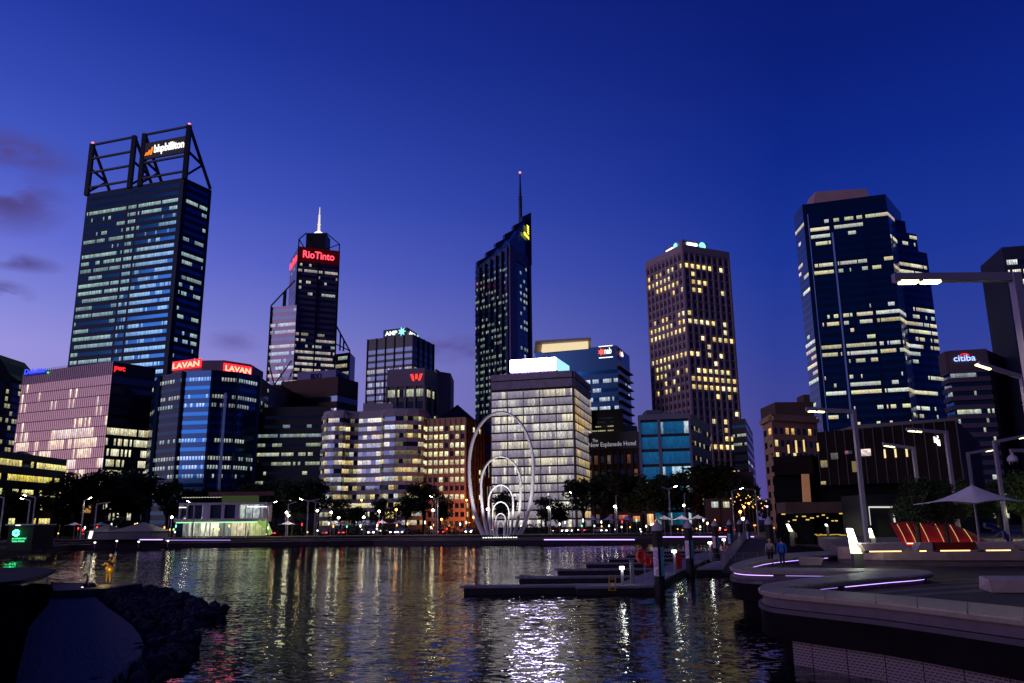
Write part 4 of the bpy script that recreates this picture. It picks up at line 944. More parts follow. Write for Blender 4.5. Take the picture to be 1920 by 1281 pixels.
# near promenade with winding bench coping -------------------------------------------------
pairs = [((2160, 1196), (2160, 1170)), ((2040, 1178), (2040, 1154)), ((1920, 1161), (1920, 1139)), ((1853, 1153), (1853, 1132)), ((1793, 1146), (1793, 1126)), ((1720, 1137.5), (1720, 1119)), ((1642, 1129), (1642, 1113)), ((1570, 1122.5), (1570, 1107.5)), ((1503, 1116.5), (1515, 1103.5)),
 ((1455, 1112), (1492, 1102)), ((1430, 1107.5), (1486, 1101.3)), ((1421, 1101.5), (1484, 1100.6)), ((1429, 1095.5), (1490, 1099.6)), ((1450, 1091.3), (1503, 1098)), ((1476, 1088), (1525, 1095.8)), ((1515, 1083.5), (1560, 1092)), ((1551, 1079.3), (1605, 1088)), ((1600, 1074.5), (1672, 1082)),
 ((1612, 1073), (1715, 1079)), ((1618, 1072.2), (1742, 1076)), ((1619, 1071.7), (1750, 1073.5)), ((1612, 1071.4), (1740, 1069.5)), ((1600, 1071.2), (1700, 1067)), ((1551, 1071), (1610, 1065.6)), ((1470, 1070.3), (1500, 1064.7)), ((1410, 1069.3), (1425, 1064)), ((1380, 1067), (1407, 1062.6)), ((1368, 1063), (1404, 1060.7)), ((1373, 1057.5), (1410, 1057.5)), ((1390, 1051.5), (1420, 1054.5)),
 ((1416, 1045.5), (1443, 1049.6)), ((1461, 1038.5), (1491, 1044.5)), ((1521, 1034.5), (1535, 1041)), ((1575, 1032), (1580, 1038.5))]
ZC = 2.25
outer = [G(a[0], a[1], ZC) for a, b in pairs]; inner = [G(b[0], b[1], ZC) for a, b in pairs]
def smooth(pts, k=3):
    out = []
    for i in range(len(pts) - 1):
        p0 = pts[max(i - 1, 0)]; p1 = pts[i]; p2 = pts[i + 1]; p3 = pts[min(i + 2, len(pts) - 1)]
        for j in range(k):
            u = j / k
            out.append(.5 * ((2 * p1) + (p2 - p0) * u + (2 * p0 - 5 * p1 + 4 * p2 - p3) * u * u + (3 * p1 - p0 - 3 * p2 + p3) * u ** 3))
    out.append(pts[-1]); return out
outer = smooth(outer); inner = smooth(inner)
n = len(outer)
def ribbon(name, profile, m, parent=None, smooth_=False):
    """profile: list of (t, z) with t from 0 (outer edge) to 1 (inner edge); t outside moves in metres"""
    vs = []; 
    for (tt, z) in profile:
        for i in range(n):
            a, b = outer[i], inner[i]; e = (b - a); L_ = max(e.length, .2); e = e / L_
            p = a + e * (tt[0] * L_ + tt[1]); vs.append((p.x, p.y, z))
    k = len(profile)
    fs = [(j * n + i, j * n + i + 1, ((j + 1) % k) * n + i + 1, ((j + 1) % k) * n + i) for j in range(k) for i in range(n - 1)]
    fs += [tuple(j * n for j in range(k)), tuple(j * n + n - 1 for j in range(k))[::-1]]
    return MB().add(vs, fs).build(name, m, parent, smooth_)
bench = thing('bench_coping', 'long winding granite bench edge zigzagging along the basin on the right', 'bench', (outer[0].x, outer[0].y, 1.8))
ribbon('seat', [((0, .06), ZC), ((1, -.06), ZC), ((1, 0), ZC - .05), ((1, -.02), ZC - .16), ((1, -.14), ZC - .22), ((0, .14), ZC - .22), ((0, .02), ZC - .16), ((0, 0), ZC - .05)], coping, bench)
ribbon('plinth', [((0, .2), ZC - .215), ((1, -.25), ZC - .215), ((1, -.3), 1.78), ((0, .12), 1.78)], mat('plinth_stone', (.10, .075, .10), .5, 0, .15, 2, .2), bench)
ribbon('ledge', [((0, -.02), 1.76), ((0, .5), 1.76), ((0, .5), 1.62), ((0, -.02), 1.62)], mat('ledge_metal', (.05, .04, .08), .45, .2, .15, 2), bench)
jt = MB(); acc_l = 0
for i in range(1, n):
    acc_l += (outer[i] - outer[i - 1]).length
    if acc_l > 1.4:
        acc_l = 0; a, b_ = outer[i], inner[i]; jt.bar((a.x, a.y, ZC - .012), (b_.x, b_.y, ZC - .012), .028, .03)
jt.build('joints', black, bench)
# LED line below the lip, in segments
def ledseg(i0, i1, side, mm):
    pts = []
    for i in range(i0, i1 + 1):
        a, b = outer[i], inner[i]; e = (b - a).normalized()
        p = (a + e * .165) if side == 0 else (b - e * .215); pts.append(Vector((p.x, p.y, ZC - .236)))
    MB().tube(pts, .012, 6).build('light_strip', mm, bench)
ledp = emi('led_near', (.50, .32, 1), 3.6, True); ledq = emi('led_near_dim', (.45, .3, .95), 1.2, True)
ledseg(47, 57, 1, ledp); ledseg(36, 46, 1, ledq); ledseg(86, 97, 1, ledp); ledseg(73, 79, 0, ledp); ledseg(66, 72, 0, ledq); 
wallm = ribbon('basin_wall', [((0, .05), 1.62), ((0, .6), 1.62), ((0, .6), .82), ((0, .05), .82)], wallblack); struct(wallm)
# perforated screen under the wall
mp_, t, o = nt_new('perforated'); N = t.nodes.new; L = t.links.new
b = N('ShaderNodeBsdfPrincipled'); tc = N('ShaderNodeTexCoord'); uvn = N('ShaderNodeUVMap'); uvn.uv_map = 'cell'
vz = N('ShaderNodeMapping'); vz.inputs['Scale'].default_value = (1, 1, 1); L(uvn.outputs[0], vz.inputs[0])
br = N('ShaderNodeTexBrick'); br.inputs['Scale'].default_value = 1; br.inputs['Brick Width'].default_value = .17; br.inputs['Row Height'].default_value = .085; br.inputs['Mortar Size'].default_value = .024
br.inputs['Color1'].default_value = (.02, .015, .03, 1); br.inputs['Color2'].default_value = (.035, .025, .04, 1); br.inputs['Mortar'].default_value = (.20, .15, .20, 1)
L(vz.outputs[0], br.inputs['Vector']); L(br.outputs['Color'], b.inputs['Base Color']); b.inputs['Roughness'].default_value = .5; L(b.outputs[0], o.inputs[0])
scr = thing('perforated_screen', 'perforated metal screen panels below the black basin wall, lower right', 'screen', (outer[0].x, outer[0].y, 0))
acc = 0; seg = []
for i in range(0, 27):
    a, b_ = outer[i], inner[i]; e = (b_ - a).normalized(); seg.append(a + e * .75)
pos = 0; start = 0
def panel_from(pts, u0):
    mb = MB(); mb.uv = []; mb.gl = []; u = u0
    for p, q_ in zip(pts[:-1], pts[1:]):
        l = (q_ - p).length
        mb.quad((p.x, p.y, -1), (p.x, p.y, .85), (q_.x, q_.y, .85), (q_.x, q_.y, -1)); mb.uv.append((u, 0, u, 1.85, u + l, 1.85, u + l, 0)); mb.gl.append((0, 0, 0)); u += l
    mb.build('panel', mp_, scr); return u
# resample to 1.3 m panels
tot = [0]
for p, q_ in zip(seg[:-1], seg[1:]): tot.append(tot[-1] + (q_ - p).length)
def atlen(s):
    for k in range(len(tot) - 1):
        if s <= tot[k + 1]: return seg[k].lerp(seg[k + 1], (s - tot[k]) / (tot[k + 1] - tot[k] + 1e-9))
    return seg[-1]
s = 0
while s < tot[-1] - .2:
    e_ = min(s + 1.3, tot[-1]); k_ = 4
    panel_from([atlen(s + .015 + (e_ - s - .03) * j / k_) for j in range(k_ + 1)], s); s = e_
struct(ribbon('foundation', [((0, 1.0), .86), ((0, 1.5), .86), ((0, 1.5), -1), ((0, 1.0), -1)], wallblack))
# promenade deck (inside of the coping) reaching the far quay
deckpoly = [(p.x, p.y) for p in [outer[i] + (inner[i] - outer[i]) * .5 for i in range(n)]]
pd = MB()
dk = deckpoly + [(G(1560, 1016, 1.8).x, 100), (G(1392, 1020, 0).x, far_edge[-1].y + 12), (900, far_edge[-1].y + 12), (900, -60), (deckpoly[0][0], -60)]
struct(pd.prism(dk, .9, 1.8).build('deck', paving))
slab('deck_edge', [Vector((p[0], p[1], 0)) for p in dk[n - 1:n + 3]] + [Vector((900, 44, 0))], -1, .95, wallblack)
# inlaid darker paving stripes, real flush strips
strm = mat('stripe_stone', (.13, .105, .10), .7, 0, .25, 1.0)
for k, (pts_) in enumerate((((1600, 1113), (1700, 1104), (1830, 1096), (1960, 1092)), ((1640, 1119), (1760, 1110), (1880, 1103), (1990, 1101)), ((1560, 1106), (1680, 1096), (1800, 1089), (1950, 1086)), ((1620, 1098), (1730, 1090), (1860, 1084), (1980, 1082)))):
    top = [G(x, y, 1.804) for x, y in pts_]; bot = [G(x + 12, y + 3.2, 1.804) for x, y in pts_]
    mb = MB().add([*top, *bot], [(i, i + 4, i + 5, i + 1) for i in range(3)]); struct(mb.build('paving_stripe', strm))
# raised terrace with concrete retaining wall
tf = [G(1578, 1058, 1.8), G(1660, 1061.5, 1.8), G(1780, 1062, 1.8), G(1920, 1062, 1.8), G(2060, 1063, 1.8)]
tf = [Vector((p.x, p.y, 0)) for p in tf]
TZ = 2.85
slab('terrace', tf + [Vector((200, 30, 0)), Vector((200, 140, 0)), Vector((P(1570, 1000, 110).x, 120, 0))], 1.78, TZ, conc)
struct(MB().prism([(p.x, p.y) for p in off(tf, -.25)] + [(p.x, p.y) for p in off(tf, -.02)[::-1]], 2.15, TZ + .03).build('terrace_wall', mat('terrace_concrete', (.28, .20, .19), .7, 0, .2, 1.5, .4)))
# angular concrete seats on the terrace, with warm strip lights under them
warmled = emi('led_warm', (1, .62, .22), 3.2, True)
seatm = mat('seat_concrete', (.36, .28, .30), .65, 0, .15, 2, .2); redm = mat('red_panel_seat', (.20, .02, .015), .5, 0, .2, 2)
def seat(xa, xb, D, m_, lab, skew=0, lz=.4, lit=True, nm='bench'):
    a, b_ = P(xa, 1025, D), P(xb, 1025, D); z0, z1 = TZ + .1, TZ + .1 + lz
    T = thing(nm, lab, 'bench', ((a.x + b_.x) / 2, D, TZ), 'angular benches along the terrace edge')
    mb = MB(); s_ = skew
    vs = [(a.x + s_, D, z0), (b_.x - s_ * .3, D, z0), (b_.x, D - .1, z1), (a.x, D - .1, z1), (a.x + s_, D + .7, z0), (b_.x - s_ * .3, D + .7, z0), (b_.x, D + .7, z1), (a.x, D + .7, z1)]
    mb.add(vs, [(0, 1, 2, 3), (5, 4, 7, 6), (1, 5, 6, 2), (4, 0, 3, 7), (3, 2, 6, 7), (4, 5, 1, 0)]); mb.build('seat', m_, T, bevel=.02)
    MB().box(((a.x + b_.x) / 2, D + .35, TZ + .05), (abs(b_.x - a.x) - .5, .5, .1)).build('plinth', black, T)
    if lit: MB().bar((a.x + .2 + s_, D + .03, TZ + .07), (b_.x - .3, D + .03, TZ + .07), .05).build('light_strip', warmled, T)
seat(1612, 1700, 43, seatm, 'long pale concrete bench right of the big glowing wedge light', .3)
seat(1726, 1747, 43, seatm, 'short pale block seat left of the dark red panel', -.25)
seat(1749, 1829, 43.2, redm, 'dark red panel seat between two pale concrete benches', .2)
seat(1831, 1905, 43, seatm, 'long pale concrete bench below the big white sunshade', .3)
seat(1915, 2010, 43.4, seatm, 'pale concrete bench cut by the right edge', .2, lit=False)
# low block seats on the deck
for (x0, x1, y, zh, lab) in ((1500, 1540, 1060.5, .45, 'low angular stone block on the deck behind the two walkers'), (1860, 1990, 1112, .5, 'pale stone block seat on the striped deck at the right edge')):
    a, b_ = G(x0, y, 1.8), G(x1, y, 1.8)
    T = MB(); T.add([(a.x, a.y, 1.8), (b_.x, a.y - .2, 1.8), (b_.x, a.y + 1.6, 1.8), (a.x + .6, a.y + 1.9, 1.8), (a.x - .12, a.y - .1, 1.8 + zh), (b_.x + .2, a.y - .3, 1.8 + zh), (b_.x + .2, a.y + 1.7, 1.8 + zh), (a.x + .7, a.y + 2, 1.8 + zh)], [(3, 2, 1, 0), (4, 5, 6, 7), (0, 1, 5, 4), (1, 2, 6, 5), (2, 3, 7, 6), (3, 0, 4, 7)])
    tag(T.build('block_seat', seatm, bevel=.03), lab, 'bench')

# left foreground: basin island wall, sand, rocks ----------------------------------------------
sandm = mat('sand', (.17, .16, .18), .95, 0, .55, 14, .12, spec=0)
rockm = mat('rock', (.022, .026, .05), .85, 0, .5, 2.0, .8)
sand_px = [(88, 1112), (172, 1113), (186, 1126), (203, 1140), (225, 1155), (247, 1172), (262, 1190), (269, 1206), (266, 1224), (250, 1244), (222, 1262), (190, 1290), (170, 1350), (-60, 1350), (-60, 1190), (40, 1180), (60, 1140)]
slab('beach', plan(.55, *sand_px), -1, .55, sandm)
bank_px = [(165, 1106), (262, 1104), (300, 1110), (340, 1120), (385, 1138), (424, 1150), (400, 1162), (365, 1174), (352, 1192), (370, 1204), (362, 1226), (340, 1246), (300, 1264), (265, 1292), (230, 1350), (60, 1350), (170, 1280), (230, 1250), (262, 1215), (255, 1185), (225, 1155), (186, 1126)]
bk_poly = plan(.1, *bank_px)
slab('rock_bank', bk_poly, -1, .12, rockm)
def inpoly(x, y, poly):
    c = False; j = len(poly) - 1
    for i in range(len(poly)):
        xi, yi, xj, yj = poly[i][0], poly[i][1], poly[j][0], poly[j][1]
        if ((yi > y) != (yj > y)) and (x < (xj - xi) * (y - yi) / (yj - yi) + xi): c = not c
        j = i
    return c
rng = random.Random(5)
ico = bmesh.new(); bmesh.ops.create_icosphere(ico, subdivisions=2, radius=1); iv = [v.co.copy() for v in ico.verts]; iff = [tuple(v.index for v in f.verts) for f in ico.faces]; ico.free()
rk = MB(); X0 = min(p.x for p in bk_poly); X1 = max(p.x for p in bk_poly); Y0 = min(p.y for p in bk_poly); Y1 = max(p.y for p in bk_poly); cnt = 0
while cnt < 1100:
    x, y = rng.uniform(X0, X1), rng.uniform(Y0, Y1)
    if not inpoly(x, y, bk_poly): continue
    s_ = .08 + .34 * rng.random() ** 2; q_ = Quaternion((rng.random(), rng.random(), rng.random(), rng.random())).normalized(); sd = rng.random() * 50
    vs = []
    for v in iv:
        k = 1 + .45 * mnoise.noise(v * 1.6 + Vector((sd, 0, 0))); p = q_ @ Vector((v.x * k, v.y * k * .8, v.z * k * .65)); vs.append((x + p.x * s_, y + p.y * s_, .15 + rng.random() * 0 + p.z * s_ + s_ * .3))
    rk.add(vs, iff); cnt += 1
tag(rk.build('rocks', rockm), 'dark rocks heaped between the sand and the water', 'rocks', kind='stuff')
# island wall
a, b_ = G(95, 1092, 1.0), G(268, 1094, 1.0)
T = MB(); T.prism([(a.x, a.y), (b_.x, b_.y), (b_.x - .4, b_.y - 2.2), (G(196, 1104, 1).x, G(196, 1104, 1).y), (G(100, 1108, 1).x, G(100, 1108, 1).y)], -1, 1.0)
tag(T.build('harbour_wall', mat('dark_violet_concrete', (.05, .035, .06), .7, 0, .3, 1, .3), bevel=.05), 'low dark wall across the inlet carrying the gold statue', 'wall')
# left viewing platform
pf = thing('viewing_platform', 'dark curved timber platform over the water at the left edge', 'platform', (-26, 42, 0))
ppx = [(-120, 1066), (40, 1064), (78, 1064.5), (106, 1068), (96, 1073), (76, 1080), (40, 1088), (0, 1092), (-120, 1094)]
pp = plan(1.75, *ppx)
MB().prism([(p.x, p.y) for p in pp], 1.58, 1.75).build('deck', mat('wet_timber', (.010, .008, .010), .7, 0, .3, 1, spec=.3), pf)
pq = [G(x, y, 1.75) for x, y in ((-120, 1070), (40, 1067), (92, 1071), (88, 1080), (40, 1090), (-120, 1096))]
MB().prism([(p.x, p.y) for p in pq], -1, 1.575).build('base', black, pf)
wl_ = plan(1.5, (-200, 1092), (-20, 1092), (55, 1093), (96, 1096), (60, 1130), (45, 1180), (20, 1290), (-200, 1290))
pm = MB().prism([(p.x, p.y) for p in wl_], -1, 1.5).build('retaining_wall', mat('dark_wall', (.004, .003, .006), .95, 0, .3, 1, .3, spec=0)); tag(pm, 'unlit dark retaining wall along the left edge beside the sand', 'wall')
# ------------------------------------------------------------------ small buildings at the water
GZ = 1.84
# white two-storey waterfront cafe
D = 184
def PX(x, D=184): return P(x, 980, D).x
T = thing('cafe', 'white two-storey waterfront cafe with a glowing green-lit ground floor', 'cafe', (PX(418), D + 6, GZ))
zt_ = P(400, 946, D).z; zm_ = P(400, 977, D).z; z0 = GZ
white = mat('white_render', (.42, .38, .46), .6, 0, .08, .3)
xs = [333, 347, 378, 393, 414, 419, 440, 447, 498]
up_ = MB()
up_.box(((PX(333) + PX(495)) / 2, D + 2.5, zt_ + .15), (PX(495) - PX(333), 5, .5))
up_.box(((PX(330) + PX(496)) / 2, D + 1.9, zm_ + .15), (PX(496) - PX(330), 6.4, .7)); up_.build('floor_slab', white, T)
for a, b in ((333, 336), (347, 350), (378, 392), (413, 419), (439, 447), (492, 498)):
    MB().prism([(PX(a), D + .1), (PX(b), D + .1), (PX(b), D + 4.5), (PX(a), D + 4.5)], zm_ + .5, zt_ - .1).build('wall', white, T)
cg = MB(); rngc = random.Random(8)
cells(cg, Vector((PX(333), D + .8, 0)), Vector((PX(498), D + .8, 0)), zm_ + .5, zt_ - .1, 12, [None, None, None, (.2, .2, .25), None, None, None, None, (.5, .6, .5), (.35, .4, .4), (.5, .55, .55), (.2, .2, .2)], 0, .9)
cg.build('upper_window', MATS['glass_dark'], T)
for x in (340, 480):
    MB().box((PX(x), D + .05, zt_ - .6), (1.6 if x == 340 else 4.5, .15, .18)).build('tube_light', emi('tube_white', (.95, 1, .95), 1.8), T)
gf = MB(); k = 14
lit = [(.25, .28, .3), (.9, 1, .7), (.5, .55, .4), (1.5, 1.6, 1.15), (1.6, 1.6, 1.1), (1.5, 1.5, 1), (.25, .3, .25), (.35, .4, .35), (1.0, .95, .55), (1.2, 1.05, .6), (1.1, .95, .6), (.8, .9, .35), (.75, .85, .3), (.5, .7, .15)]
cells(gf, Vector((PX(335), D + 2.5, 0)), Vector((PX(496), D + 2.5, 0)), z0 + .2, zm_ - .2, k, [tuple(c_ * .6 for c_ in q_) for q_ in lit], 0, .95)
gf.build('shopfront', MATS['glass_grey'], T)
MB().box(((PX(333) + PX(490)) / 2, D - .9, zm_ - .3), (PX(490) - PX(333), .15, .22)).build('green_light_line', emi('led_green', (.35, 1, .35), 1.6, True), T)
col = MB()
for x in (352, 361, 372, 385, 395, 421, 462): col.bar((PX(x), D - .2, z0), (PX(x + (3 if x in (372, 385) else 0)), D - .2, zm_ - .1), .22)
col.build('columns', white, T)
st_ = MB(); st_.bar((PX(488), D - 1.2, zm_ - .1), (PX(498) + .3, D - 1.2, z0 + 2.2), .25, .9); st_.bar((PX(500), D - 1.2, zm_), (PX(512), D - 1.2, z0 + .5), .3, .9); st_.build('stair', mat('lime_lit', (.4, .7, .2), .6, 0, .1, emit=(.5, .9, .1), es=.2), T)
a, b = PX(381), PX(497)
MB().prism([(a, D + 2), (b, D + 2), (b, D + 6), (a, D + 6)], P(400, 929, D).z, P(400, 922, D).z).build('roof', mat('maroon_roof', (.12, .05, .07), .6, 0, .1), T)
MB().prism([(PX(404), D + 3), (PX(470), D + 3), (PX(470), D + 5), (PX(404), D + 5)], zt_ + .4, P(400, 929, D).z).build('roof_bar', emi('green_room', (.35, .5, .2), .09), T)
lamp_light(T, (PX(470), D - 2.5, z0 + 2.6), 45, (.6, 1, .25), .3, spot=(R(140), (0, .5, -1)))
lamp_light(T, (PX(380), D - 2.5, z0 + 2.2), 180, (1, 1, .75), .3, spot=(R(140), (0, .5, -1)))
bl = MB()
for i in range(26): bl.box((PX(337 + i * 2.9), D + .5, zt_ + 1.6), (.12, .12, .12))
tag(bl.build('string_lights', emi('bulb', (1, .95, .8), 1.1)), 'string of tiny white bulbs over the roof terrace of the white cafe', 'string lights')

# bronze glass pavilion on the right
brz = mat('bronze_cladding', (.014, .009, .010), .7, 0, .3, .3, spec=.1); D = 88
T = thing('restaurant_building', 'dark bronze restaurant building with vertical cladding and a small white glowing roof logo, right', 'restaurant', (P(1650, 980, D).x, D + 12, TZ))
A, B = P(1532, 816, D + 2), P(1795, 808, D - 8); ztp = P(1650, 806, D).z
A0, B0 = Vector((A.x, A.y, 0)), Vector((B.x, B.y, 0)); d_, n_ = nrm(A0, B0); LL = (B0 - A0).length
MB().prism([(A.x, A.y), (B.x, B.y), (B.x + 16, B.y + 24), (A.x + 12, A.y + 24)], 8.2, ztp).build('wall', brz, T)
MB().prism([(A.x + .5, A.y + 2.5), (B.x, B.y + 2.5), (B.x + 16, B.y + 24), (A.x + 12, A.y + 24)], TZ - 1, 8.2).build('ground_floor_wall', mat('dark_glazed', (.006, .006, .008), .8, 0, .1, .2, spec=.1), T)
z_r = ztp
MB().prism([(P(1605, 800, D + 3).x, D + 3), (P(1770, 800, D).x, D - 3), (P(1770, 800, D).x, D + 15), (P(1605, 800, D + 3).x, D + 15)], z_r, z_r + .9).build('roof', black, T)
fins(T, [(A0, B0, 14)], 8.2, ztp + .1, .08, .12, black, 'cladding_fins')
def wz(y, x=1650): return W(x, y, A0, B0).z
wn = random.Random(17)
def pwin(x0, x1, y0, y1, col, s=.6, o=.25, nm='window', nb=None):
    a, b = W(x0, y1, A0, B0), W(x1, y1, A0, B0); za, zb_ = W(x0, y1, A0, B0).z, W(x0, y0, A0, B0).z
    nb = nb or max(1, int((x1 - x0) / 7)); mb = MB()
    cells(mb, Vector((a.x, a.y, 0)), Vector((b.x, b.y, 0)), za, zb_, nb, [tuple(c_ * s * wn.uniform(.4, 1.3) for c_ in col) if wn.random() < .85 else None for _ in range(nb)], o, .9)
    mb.build(nm, MATS['glass_dark'], T)
pwin(1541, 1554, 864, 877, (1, .75, .5), .22, nb=2); pwin(1560, 1574, 850, 862, (1, .7, .4), .10, nb=2); pwin(1586, 1600, 846, 852, (1, .8, .5), .2, nb=2); pwin(1617, 1637, 843, 856, (1, .9, .55), .9, .38, nb=1)
pwin(1541, 1551, 903, 909, (1, .6, .25), .5, nb=1)
for x in (1656, 1676, 1697, 1712):
    a = W(x, 860, A0, B0); MB().bar((a.x, a.y - .5, wz(860)), (a.x, a.y - .5, wz(844)), .14).build('tube_light', emi('tube_warm', (1, .8, .4), 1.1 if x in (1656, 1712) else .35), T)
a, b = W(1755, 828, A0, B0), W(1766, 828, A0, B0)
lg = MB(); 
zz0, zz1 = wz(836, 1760), wz(819, 1760); da = (b - a); da.z = 0
def lp(u, v): q_ = Vector((a.x, a.y, 0)) + da * u + n_ * .6; return (q_.x, q_.y, zz0 + (zz1 - zz0) * v)
for poly in (((0, .35), (.28, .3), (.28, .95), (0, 1)), ((.34, .2), (.62, .15), (.62, .8), (.34, .85)), ((.60, .8), (.85, .78), (.8, 1.05), (.6, 1.1)), ((.5, 0), (1, -.1), (1, .6), (.64, .62))):
    lg.add([lp(u, v) for u, v in poly], [(0, 1, 2, 3)])
lg.build('sign', emi('logo_white', (1, .98, .95), 2.2), T)
# glowing details on the ground floor
for (x0, x1, y0, y1, c_, s_) in ((1597, 1606, 962, 1003, (1, .75, .2), .75), (1600, 1608, 865, 885, (1, .7, .3), .2)):
    q_ = [P(x0 - 2, y0, D - 1), P(x1, y0, D - 1), P(x1 + 3, y1, D - 1), P(x0 + 1, y1, D - 1)]
    MB().prism([(q_[0].x, q_[0].y), (q_[1].x, q_[1].y), (q_[1].x, q_[1].y + .2), (q_[0].x, q_[0].y + .2)], q_[2].z, q_[0].z).build('lit_panel', emi('amber_panel%d' % x0, c_, s_), T)
# lower left wing (canopy, amber panel)
aw, bw = P(1460, 990, D + 4), P(1535, 990, D + 2); zz = P(1500, 855, D + 3).z
MB().prism([(aw.x, aw.y), (bw.x, bw.y), (bw.x + 8, bw.y + 14), (aw.x + 6, aw.y + 14)], P(1500, 890, D + 3).z, zz).build('side_wing', brz, T)
MB().prism([(aw.x + .3, aw.y + 1.5), (bw.x, bw.y + 1.5), (bw.x + 8, bw.y + 14), (aw.x + 6.3, aw.y + 14)], TZ - 1, P(1500, 890, D + 3).z).build('side_wing_glazing', MATS['dark_glazed'], T)
for (x0, x1, y0, y1, c_, s_) in ((1476, 1481, 834, 850, (1, .7, .2), .9), (1490, 1496, 826, 849, (1, .75, .3), .9), (1505, 1510, 825, 847, (1, .8, .4), .9), (1531, 1536, 831, 846, (1, .7, .15), .7)):
    q0_, q1_ = P(x0, y0, D + 1), P(x1, y1, D + 1); MB().box(((q0_.x + q1_.x) / 2, D + 1, (q0_.z + q1_.z) / 2), ((q1_.x - q0_.x) * .6, .2, q0_.z - q1_.z)).build('wall_light', emi('amber_tube', (1, .72, .28), 1.0), T)
q_ = [P(1504, 889, D + 2), P(1517, 889, D + 2), P(1521, 941, D + 2), P(1507, 941, D + 2)]
MB().add([*q_, *[p_ + Vector((0, .3, 0)) for p_ in q_]], [(0, 1, 2, 3), (7, 6, 5, 4), (0, 3, 7, 4), (1, 5, 6, 2)]).build('amber_panel', mat('amber_lit_panel', (.5, .25, .12), .6, 0, .1, emit=(1, .45, .2), es=.14), T)
aw2, bw2 = P(1465, 990, D), P(1605, 990, D)
MB().box(((aw2.x + bw2.x) / 2, D - .4, P(1535, 952, D).z), (bw2.x - aw2.x, 3, P(1535, 942, D).z - P(1535, 962, D).z)).build('canopy', mat('canopy_brown', (.10, .06, .05), .7, 0, .2, .5), T)
for i in range(15):
    x = 1470 + i * 9 + wn.uniform(-3, 3); q_ = P(x, wn.uniform(963, 978), D + .8); MB().box(q_, (wn.uniform(.12, .4), .1, .12)).build('ceiling_light', emi('amber_small', (1, .65, .15), .9), T)
mb = MB()
for i in range(20):
    q_ = P(1530 + i * 2.9, 1003 + wn.uniform(-1, 1), D - 5); mb.box(q_, (.25, .1, .07))
mb.build('step_lights', emi('amber_step', (1, .6, .1), .6), T)
q0_, q1_ = P(1629, 951, D - 9), P(1673, 951, D - 9)
mb = MB(); mb.bar(q0_, q1_, .14); mb.bar(q0_, (q0_.x, q0_.y, P(1629, 985, D - 9).z), .05); mb.bar((q1_.x, q1_.y, q1_.z - .6), (q1_.x + .1, q1_.y, P(1673, 980, D - 9).z), .12)
mb.build('door_frame_light', emi('white_frame_light', (1, .95, .9), .75), T)
MB().prism([(q0_.x - .2, q0_.y + .2), (q1_.x + 8, q1_.y + .2), (q1_.x + 8, q1_.y + 6), (q0_.x - .2, q0_.y + 6)], TZ, q0_.z + 1.2).build('entrance_box', black, T)

# ------------------------------------------------------------------ trees
foliage = mat('foliage', (.026, .042, .018), .8, 0, .55, .35); bark = mat('bark', (.05, .04, .03), .9, 0, .3, 2)
def crown_mesh(name, h, r, seed, n, leaf, lobes=9, flat=.8):
    rng = random.Random(seed); mb = MB(); cs = []
    for i in range(lobes):
        a = rng.random() * 6.283; rr = r * .62 * math.sqrt(rng.random()); z = h * (.42 + .46 * rng.random()); cs.append((Vector((rr * math.cos(a), rr * math.sin(a), z)), r * rng.uniform(.32, .55)))
    cs.append((Vector((0, 0, h * .82)), r * .42))
    for i in range(n):
        c, q = rng.choice(cs); v = Vector((rng.gauss(0, 1), rng.gauss(0, 1), rng.gauss(0, 1))).normalized() * q * (rng.random() ** .4) * rng.uniform(.8, 1.12); v.z *= flat
        p = c + v; a = Vector((rng.gauss(0, 1), rng.gauss(0, 1), rng.gauss(0, .7))).normalized(); b = a.orthogonal().normalized(); s = leaf * rng.uniform(.5, 1.3)
        mb.add([p - a * s, p + b * s * .45, p + a * s, p - b * s * .45], [(0, 1, 2, 3)])
    me = mb.build('tmp', foliage).data; bpy.data.objects.remove(bpy.data.objects['tmp']); me.name = name; return me
def trunk_mesh(h, r, seed):
    rng = random.Random(seed); mb = MB(); mb.tube([(0, 0, 0), (.1, 0, h * .25), (-.05, .1, h * .5), (.1, 0, h * .78)], [r * .09, r * .07, r * .05, r * .02], 7)
    for i in range(5):
        a = rng.random() * 6.283; z = h * rng.uniform(.28, .5); mb.tube([(0, 0, z), (math.cos(a) * r * .3, math.sin(a) * r * .3, z + h * .14), (math.cos(a) * r * .62, math.sin(a) * r * .62, z + h * .28)], [r * .045, r * .03, r * .012], 5)
    me = mb.build('tmp', bark).data; bpy.data.objects.remove(bpy.data.objects['tmp']); return me
VAR = [(crown_mesh('crown', 10, 4.2, 100 + i, 1500, .42), trunk_mesh(10, 4.2, i)) for i in range(5)]
FINE = [(crown_mesh('crown', 10, 4.2, 200 + i, 4200, .22), trunk_mesh(10, 4.2, 20 + i)) for i in range(2)]
def tree(px, top, D, zb, label, wide=1.0, fine=False, group='dark trees along the esplanade', v=None):
    r_ = random.Random(px * 7 + top); cm, tm = (FINE if fine else VAR)[r_.randrange(2 if fine else 5) if v is None else v]
    p = P(px, top, D); h = p.z - zb; s = h / 9.6
    T = thing('tree', label, 'tree', (p.x, D, zb), group); T.rotation_euler.z = r_.random() * 6.28; T.scale = (s * wide, s * wide, s)
    for nm, me in (('trunk', tm), ('crown', cm)):
        o = bpy.data.objects.new(nm, me); COL.objects.link(o); o.parent = T
